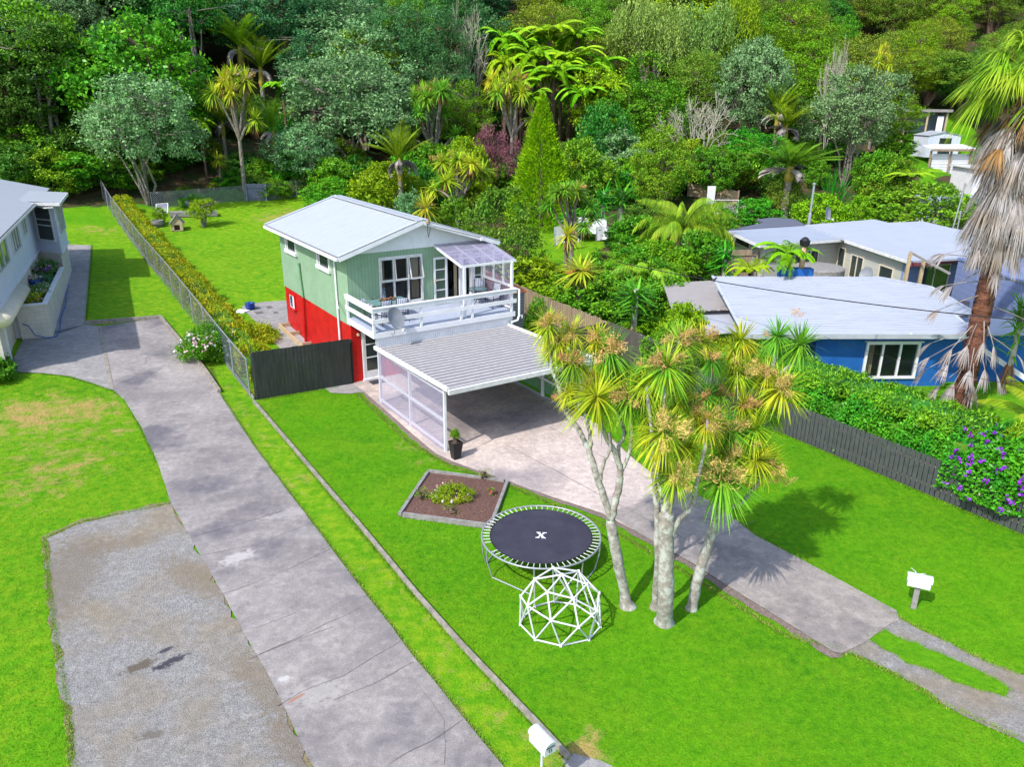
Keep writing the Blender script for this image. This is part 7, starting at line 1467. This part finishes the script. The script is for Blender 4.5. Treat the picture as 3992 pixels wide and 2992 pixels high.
# ---------------- hedges and garden shrubs ----------------
def hedge(label,pts,wd,h,leaf,n,L_=.11,W_=.055,seed=1,z0=0.,name='hedge',cat='hedge',wob=.18,extra=None):
    rng=np.random.default_rng(seed);P=np.array([p[:2] for p in pts]);seg=np.linalg.norm(P[1:]-P[:-1],axis=1);cum=np.concatenate([[0],np.cumsum(seg)]);tot=cum[-1]
    s=rng.random(n)*tot;x=np.interp(s,cum,P[:,0]);y=np.interp(s,cum,P[:,1]);i=np.clip(np.searchsorted(cum,s)-1,0,len(seg)-1);d=(P[i+1]-P[i])/seg[i][:,None];nn=np.stack([-d[:,1],d[:,0]],1)
    v=rng.random(n);prof=1-.22*np.abs(np.sin(s*1.7+1)+.6*np.sin(s*4.1))*wob/.18;a=rng.uniform(-.25,math.pi+.25,n);rr=1-np.abs(rng.normal(0,.09,n));cx=np.sign(np.cos(a))*np.abs(np.cos(a))**.6*wd/2*rr*prof;cz=z0+h*np.clip(np.abs(np.sin(a))**.6*rr*prof,0.02,1.2)*np.where(np.sin(a)<0,.1,1)
    q=np.stack([x+nn[:,0]*cx,y+nn[:,1]*cx],1);Z=Tv(q[:,0],q[:,1])+cz;C=np.stack([q[:,0],q[:,1],Z],1)+rng.normal(size=(n,3))*.04;out=np.stack([nn[:,0]*np.cos(a),nn[:,1]*np.cos(a),np.abs(np.sin(a))+.2],1)
    V,Q=leaves(C,rng.normal(size=(n,3))+out*.7+[0,0,.3],out+rng.normal(size=(n,3))*.5,L_*rng.uniform(.6,1.4,n),W_);t=thing(name,label,cat,(0,0,0));fast('foliage',V,Q,M(leaf),t)
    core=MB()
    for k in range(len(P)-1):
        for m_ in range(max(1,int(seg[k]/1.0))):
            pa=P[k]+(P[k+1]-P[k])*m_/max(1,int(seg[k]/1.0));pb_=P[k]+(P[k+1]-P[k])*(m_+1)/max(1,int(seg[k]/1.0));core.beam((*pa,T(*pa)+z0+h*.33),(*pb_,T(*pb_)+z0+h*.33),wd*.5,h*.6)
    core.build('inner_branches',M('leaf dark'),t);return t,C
hp=[hw2(13.0,b) for b in (-9.2,-12,-15,-18,-21,-24,-27)]
t,HC=hedge('long clipped glossy green hedge leaning over the dark picket fence',hp,3.3,2.35,'leaf glossy',80000,.12,.055,3)
t2,_=hedge('fresh light green shoots along the top of the long clipped hedge',[hw2(13.1,b) for b in (-9.5,-14,-18,-21)],2.4,.5,'leaf glossy',9000,.15,.06,4,1.85,'hedge_shoots')
t2,_=hedge('vivid green bamboo like shrub at the right end of the hedge',[hw2(13.0,-20.5),hw2(13.2,-25)],3.0,.9,'leaf lime',14000,.26,.035,5,2.0,'shrub','shrub')
t2,TC=hedge('purple flowering tibouchina bush spilling over the dark fence at right',[hw2(12.1,-19.3),hw2(12.4,-26)],2.5,2.2,'leaf glossy',24000,.14,.08,6,.55,'tibouchina','flowering bush')
rgf=np.random.default_rng(3);sel=TC[rgf.choice(len(TC),330)];C=np.repeat(sel+[-.06,-.06,.05],6,0)+rgf.normal(size=(1980,3))*.045;V,Q=leaves(C,rgf.normal(size=C.shape),rgf.normal(size=C.shape)+[-.5,-.6,.6],.10,.085);fast('flowers',V,Q,M('purple petal'),t2)
sel=TC[rgf.choice(len(TC),24)];C=np.repeat(sel,5,0)+rgf.normal(size=(120,3))*.05;V,Q=leaves(C,rgf.normal(size=C.shape),rgf.normal(size=C.shape),.05,.03);fast('buds',V,Q,M('pink petal'),t2)
hedge('wild leafy growth behind the cabbage trees, left end of the long hedge',[hw2(12.7,-5.5),hw2(12.9,-9.5)],2.2,2.2,'leaf lime',16000,.14,.07,8,0,'shrub','shrub')
gl=[fo+fd*s_+np.array([fd[1],-fd[0]])*.95 for s_ in (1.5,6,12,20,30,41)]
hedge('orange and yellow green hedge along the long mesh fence',gl,1.75,1.45,'leaf gold',60000,.11,.055,11,0,'hedge','hedge',.3)
hedge('trimmed green hedge behind the white railing, upper right',[cast(1845,402),cast(1918,400)],1.2,1.9,'leaf lime',6000,.18,.09,12)
gl=cpoly([(385,452),(470,436),(530,436)]);hedge('rough grass and creepers growing through the back fence',[(p[0],p[1]+.5) for p in gl],1.0,1.0,'leaf mid',6000,.14,.05,13,0,'creeper','creeper')
gl=cpoly([(578,432),(640,425),(700,420)]);hedge('tangled weeds growing through the back fence right of the gate',[(p[0],p[1]+.5) for p in gl],1.2,1.3,'leaf olive',6000,.16,.04,14,0,'creeper','creeper')
def shrub(key,label,c,w_,h_,name,cat,**kw):
    root=p_bush(kw.pop('leaf'),kw.pop('seed'),h_,w_,nm=name,**kw);root.location=tuple(map(float,c));root['label']=label;root['category']=cat;return root
c=cast(432,790);shrub('r','rose bush with pale pink flowers over the left driveway kerb',(c[0]+.3,c[1]+1.1,0),3.3,1.9,'rose_bush','rose bush',leaf='leaf mid',seed=61,ncl=420,per=50,L_=.085,W_=.05,flow=['pink petal','white petal'],nf=60,fl_s=.10)
c=cast(478,740);shrub('r','green shrub joining the rose bush and the yellow hedge',(c[0]+.4,c[1]+.9,0),2.0,1.3,'shrub','shrub',leaf='leaf glossy',seed=62,ncl=200,per=40,L_=.09,W_=.05)
c=cast(548,742);shrub('r','loose yellow green shrub behind the black board fence',(c[0]-.3,c[1]+.5,0),3.0,1.25,'shrub','shrub',leaf='leaf gold',seed=63,ncl=300,per=44,L_=.09,W_=.045)
c=cast(978,1085);o=shrub('g','low azalea shrub with a few pink flowers in the garden bed',(c[0],c[1],.05),1.35,.45,'azalea','flowering bush',leaf='leaf totara',seed=63,ncl=200,per=34,cr=.11,L_=.05,W_=.028,flow=['pink petal','white petal'],nf=7,fl_s=.06)
c=cast(910,1085);shrub('g','thin rose stem with sparse leaves at the left of the garden bed',(c[0],c[1],.05),.35,.6,'rose_plant','rose bush',leaf='leaf mid',seed=64,ncl=16,per=12,cr=.1,L_=.06,W_=.035)
c=cast(1060,1075);shrub('g','small plant with a single red flower in the garden bed',(c[0],c[1],.05),.3,.3,'rose_plant','rose bush',leaf='leaf totara',seed=65,ncl=16,per=12,cr=.06,L_=.05,W_=.03,flow=['red petal'],nf=2,fl_s=.06)
c=cast(1045,1040);shrub('g','straggly twiggy rose at the back corner of the garden bed',(c[0],c[1],.05),.4,.5,'rose_plant','rose bush',leaf='leaf olive',seed=66,ncl=14,per=12,cr=.12,L_=.05,W_=.03)
c=cast(975,1115);shrub('g','leggy green rose seedling before the azalea in the garden bed',(c[0],c[1],.05),.4,.35,'rose_plant','rose bush',leaf='leaf mid',seed=67,ncl=12,per=12,cr=.1,L_=.05,W_=.03)
c=cast(440,490);r=p_tree('leaf lime',68,1.9,2.5,.25,8,200,34,.2,.10,.06,multi=2,nm='lemon_tree',blobr=.26);r.location=tuple(map(float,c));r['label']='small round lemon tree on the sunny back lawn';r['category']='tree'
r=p_bush('leaf totara',69,.36,.36,5,160,26,.035,.028,.016,nm='topiary_ball');r.location=tuple(TOPI+[0,0,.74]);r['label']='small clipped topiary ball growing in the black planter';r['category']='topiary'
MB().tube([(0,0,-.2),(0,0,.2)],.012,6).build('stem',M('brown bark'),r)
r=p_flax(70,.55,16,'leaf totara','spiky_plant',.02);r.location=tuple(BLUEPOT+[0,0,.33]);r['label']='spiky reddish succulent growing in the glazed blue pot';r['category']='plant'
r=p_flax(71,.55,30,'leaf gold','croton_plant',.06);c=cast(553,845);r.location=(c[0],c[1]-.1,0);r['label']='small yellow leaved plant at the foot of the black board fence';r['category']='plant'
# planter flowers by the left house
def lw(a,b,z): return LO+np.array([math.cos(LA)*a-math.sin(LA)*b,math.sin(LA)*a+math.cos(LA)*b,z])
for i,(b,w_,h_,leaf,fl,lb) in enumerate([(1.2,1.0,.7,'leaf gold',['pink petal'],'golden leaved plant at the near end of the cream planter'),(2.6,1.1,.7,'leaf mid',['pink petal','white petal'],'pink and white flowering plant in the cream planter'),(3.9,1.1,.6,'leaf grey green',['lilac petal','white petal'],'lilac flowered plant in the middle of the cream planter'),(5.4,1.1,.8,'leaf blue dark',['lilac petal'],'dark leaved plant in the cream planter'),(7.0,1.2,1.3,'leaf dark',['purple petal','pink petal'],'tall purple and red flowers at the far end of the cream planter'),(8.1,.9,1.0,'leaf dark',['pink petal'],'dark bush with pink tips beside the bay base')]):
    shrub('p',lb,lw(-.68,b,1.95),w_,h_,'planter_flowers','flowers',leaf=leaf,seed=80+i,ncl=90,per=26,cr=.14,L_=.08,W_=.045,flow=fl,nf=34,fl_s=.06)
t=thing('blue_pot','dark blue pot of pink flowers standing in the cream planter','pot',lw(-1.0,5.2,2.05));MB().lathe([(.16,0),(.27,.35),(.29,.45),(.23,.45),(0,.38)],16).build('pot',M('blue pot'),t,True)
shrub('p','pink daisies growing in the dark blue pot',lw(-1.0,5.2,2.45),.65,.3,'pink_flowers','flowers',leaf='leaf grey green',seed=90,ncl=50,per=20,cr=.1,L_=.06,W_=.03,flow=['pink petal','white petal'],nf=40,fl_s=.055)
c=cast(5,820);shrub('p','glossy bush at the left edge by the garage door',(c[0]-.3,c[1]-.1,0),1.9,1.5,'bush','bush',leaf='leaf glossy',seed=91,ncl=200,per=36,L_=.14,W_=.08)
# ---------------- grass blades along edges ----------------
def blades(name,label,polys,dens,h,sp,m,seed):
    rng=np.random.default_rng(seed);B=[]
    for pl in polys:
        P=np.array([p[:2] for p in pl])
        for i in range(len(P)-1):
            l=np.linalg.norm(P[i+1]-P[i]);k=int(l*dens);u=rng.random(k)[:,None];B.append(P[i]+(P[i+1]-P[i])*u+rng.normal(size=(k,2))*sp)
    B=np.concatenate(B);n=len(B);Z=Tv(B[:,0],B[:,1]);base=np.stack([B[:,0],B[:,1],Z],1);d=norm(rng.normal(size=(n,3))*[.5,.5,0]+[0,0,1]);V,Q=strap(base,d,h*rng.uniform(.4,1.2,n),.012,.2,3,rng);o=fast(name,V,Q,m);o['kind']='stuff';o['label']=label;o['category']='grass'
def gattr(o):
    V=np.empty(len(o.data.vertices)*3,np.float32);o.data.vertices.foreach_get('co',V);V=V.reshape(-1,3);ix=np.clip(np.searchsorted(gx,V[:,0]),0,len(gx)-1);iy=np.clip(np.searchsorted(gy,V[:,1]),0,len(gy)-1)
    for n_,A_ in (('dry',dry),('lush',lush),('soil',soil)):
        a_=o.data.attributes.new(n_,'FLOAT','POINT');a_.data.foreach_set('value',A_[iy,ix].astype(np.float32))
blade=mat('grass blade',(.10,.27,.008),(.17,.33,.012),3,.7,island=.4,trans=.3);dblade=mat('dry blade',(.34,.30,.08),(.28,.22,.08),3,.8,island=.3)
E1=[gp[:4]+[],gp[-5:]+[gp[0]],cpoly([(340,1000),(300,915),(270,862),(243,844),(200,830),(150,815),(90,808)]),cpoly([(455,795),(474,851),(554,974),(740,1220),(900,1430),(1085,1658)]),cpoly([(556,878),(724,1084),(900,1296),(1148,1565),(1228,1650)]),[hw2(FX-.06,b) for b in (-8.9,-28)],cpoly([(1319,948),(1364,990),(1409,1026),(1541,1089),(1631,1161),(1700,1198),(1941,1337),(2046,1392),(2134,1437),(2212,1465)]),cpoly([(770,850),(880,955),(975,1010),(1105,1054),(1205,1095),(1290,1128),(1490,1245),(1690,1372),(1831,1410),(1958,1473),(2034,1523),(2196,1598)]),island+[island[0]],cpoly([(184,706),(198,531)]),[b_ for b_ in cpoly([(926,1024),(1096,1046),(1060,1143),(864,1117),(926,1024)])],[hw2(-4.1,.1),hw2(-.8,-.15)]]
blades('edge_grass','ragged grass along the edges of paths, kerbs and fences',E1,420,.075,.045,blade,1)
blades('dry_grass','pale dry grass fringe along the concrete edges',[E1[1],E1[3],E1[6],E1[7],E1[0]],230,.055,.05,dblade,2)
def turf(name,label,P,n,h,m,seed,avoid=()):
    rng=np.random.default_rng(seed);A=np.array([p[:2] for p in P]);B=rng.uniform(A.min(0),A.max(0),(n*2,2));k=inpoly(B[:,0],B[:,1],P)
    for Q_ in avoid:k&=~inpoly(B[:,0],B[:,1],Q_)
    B=B[k];n=len(B);base=np.stack([B[:,0],B[:,1],Tv(B[:,0],B[:,1])],1);d=norm(rng.normal(size=(n,3))*[.8,.8,0]+[0,0,1]);V,Q=strap(base,d,h*rng.uniform(.5,1.3,n),.013,.2,3,rng);o=fast(name,V,Q,m);gattr(o);o['kind']='stuff';o['label']=label;o['category']='grass'
lawnP=[hw2(-.2,-.2)]+cpoly([(556,872),(776,1138),(1000,1403),(1228,1645),(1500,1900),(2300,1900),(2330,1690)])+[hw2(FX,-27),hw2(FX,-9),hw2(6.2,-9)]
av=[rd,rb,cpoly([(1818,1415),(1831,1410),(1896,1437),(2034,1523),(2330,1680),(2420,1600),(2212,1465),(2046,1392),(1941,1337)]),[tuple(p[:2]) for p in bd]]
turf('lawn_grass','short mown grass blades across the front lawn',lawnP,150000,.045,GM,3,av)

turf('lawn_grass','short grass blades on the narrow strip beside the left driveway',strip,16000,.045,GM,4,[])
turf('lawn_grass','short grass blades on the patchy front left lawn',cpoly([(-60,830),(90,808),(200,830),(243,844),(300,915),(340,1000),(372,1088),(180,1122),(90,1160),(100,1280),(140,1560),(150,1765),(-60,1760)]),60000,.045,GM,5,[])
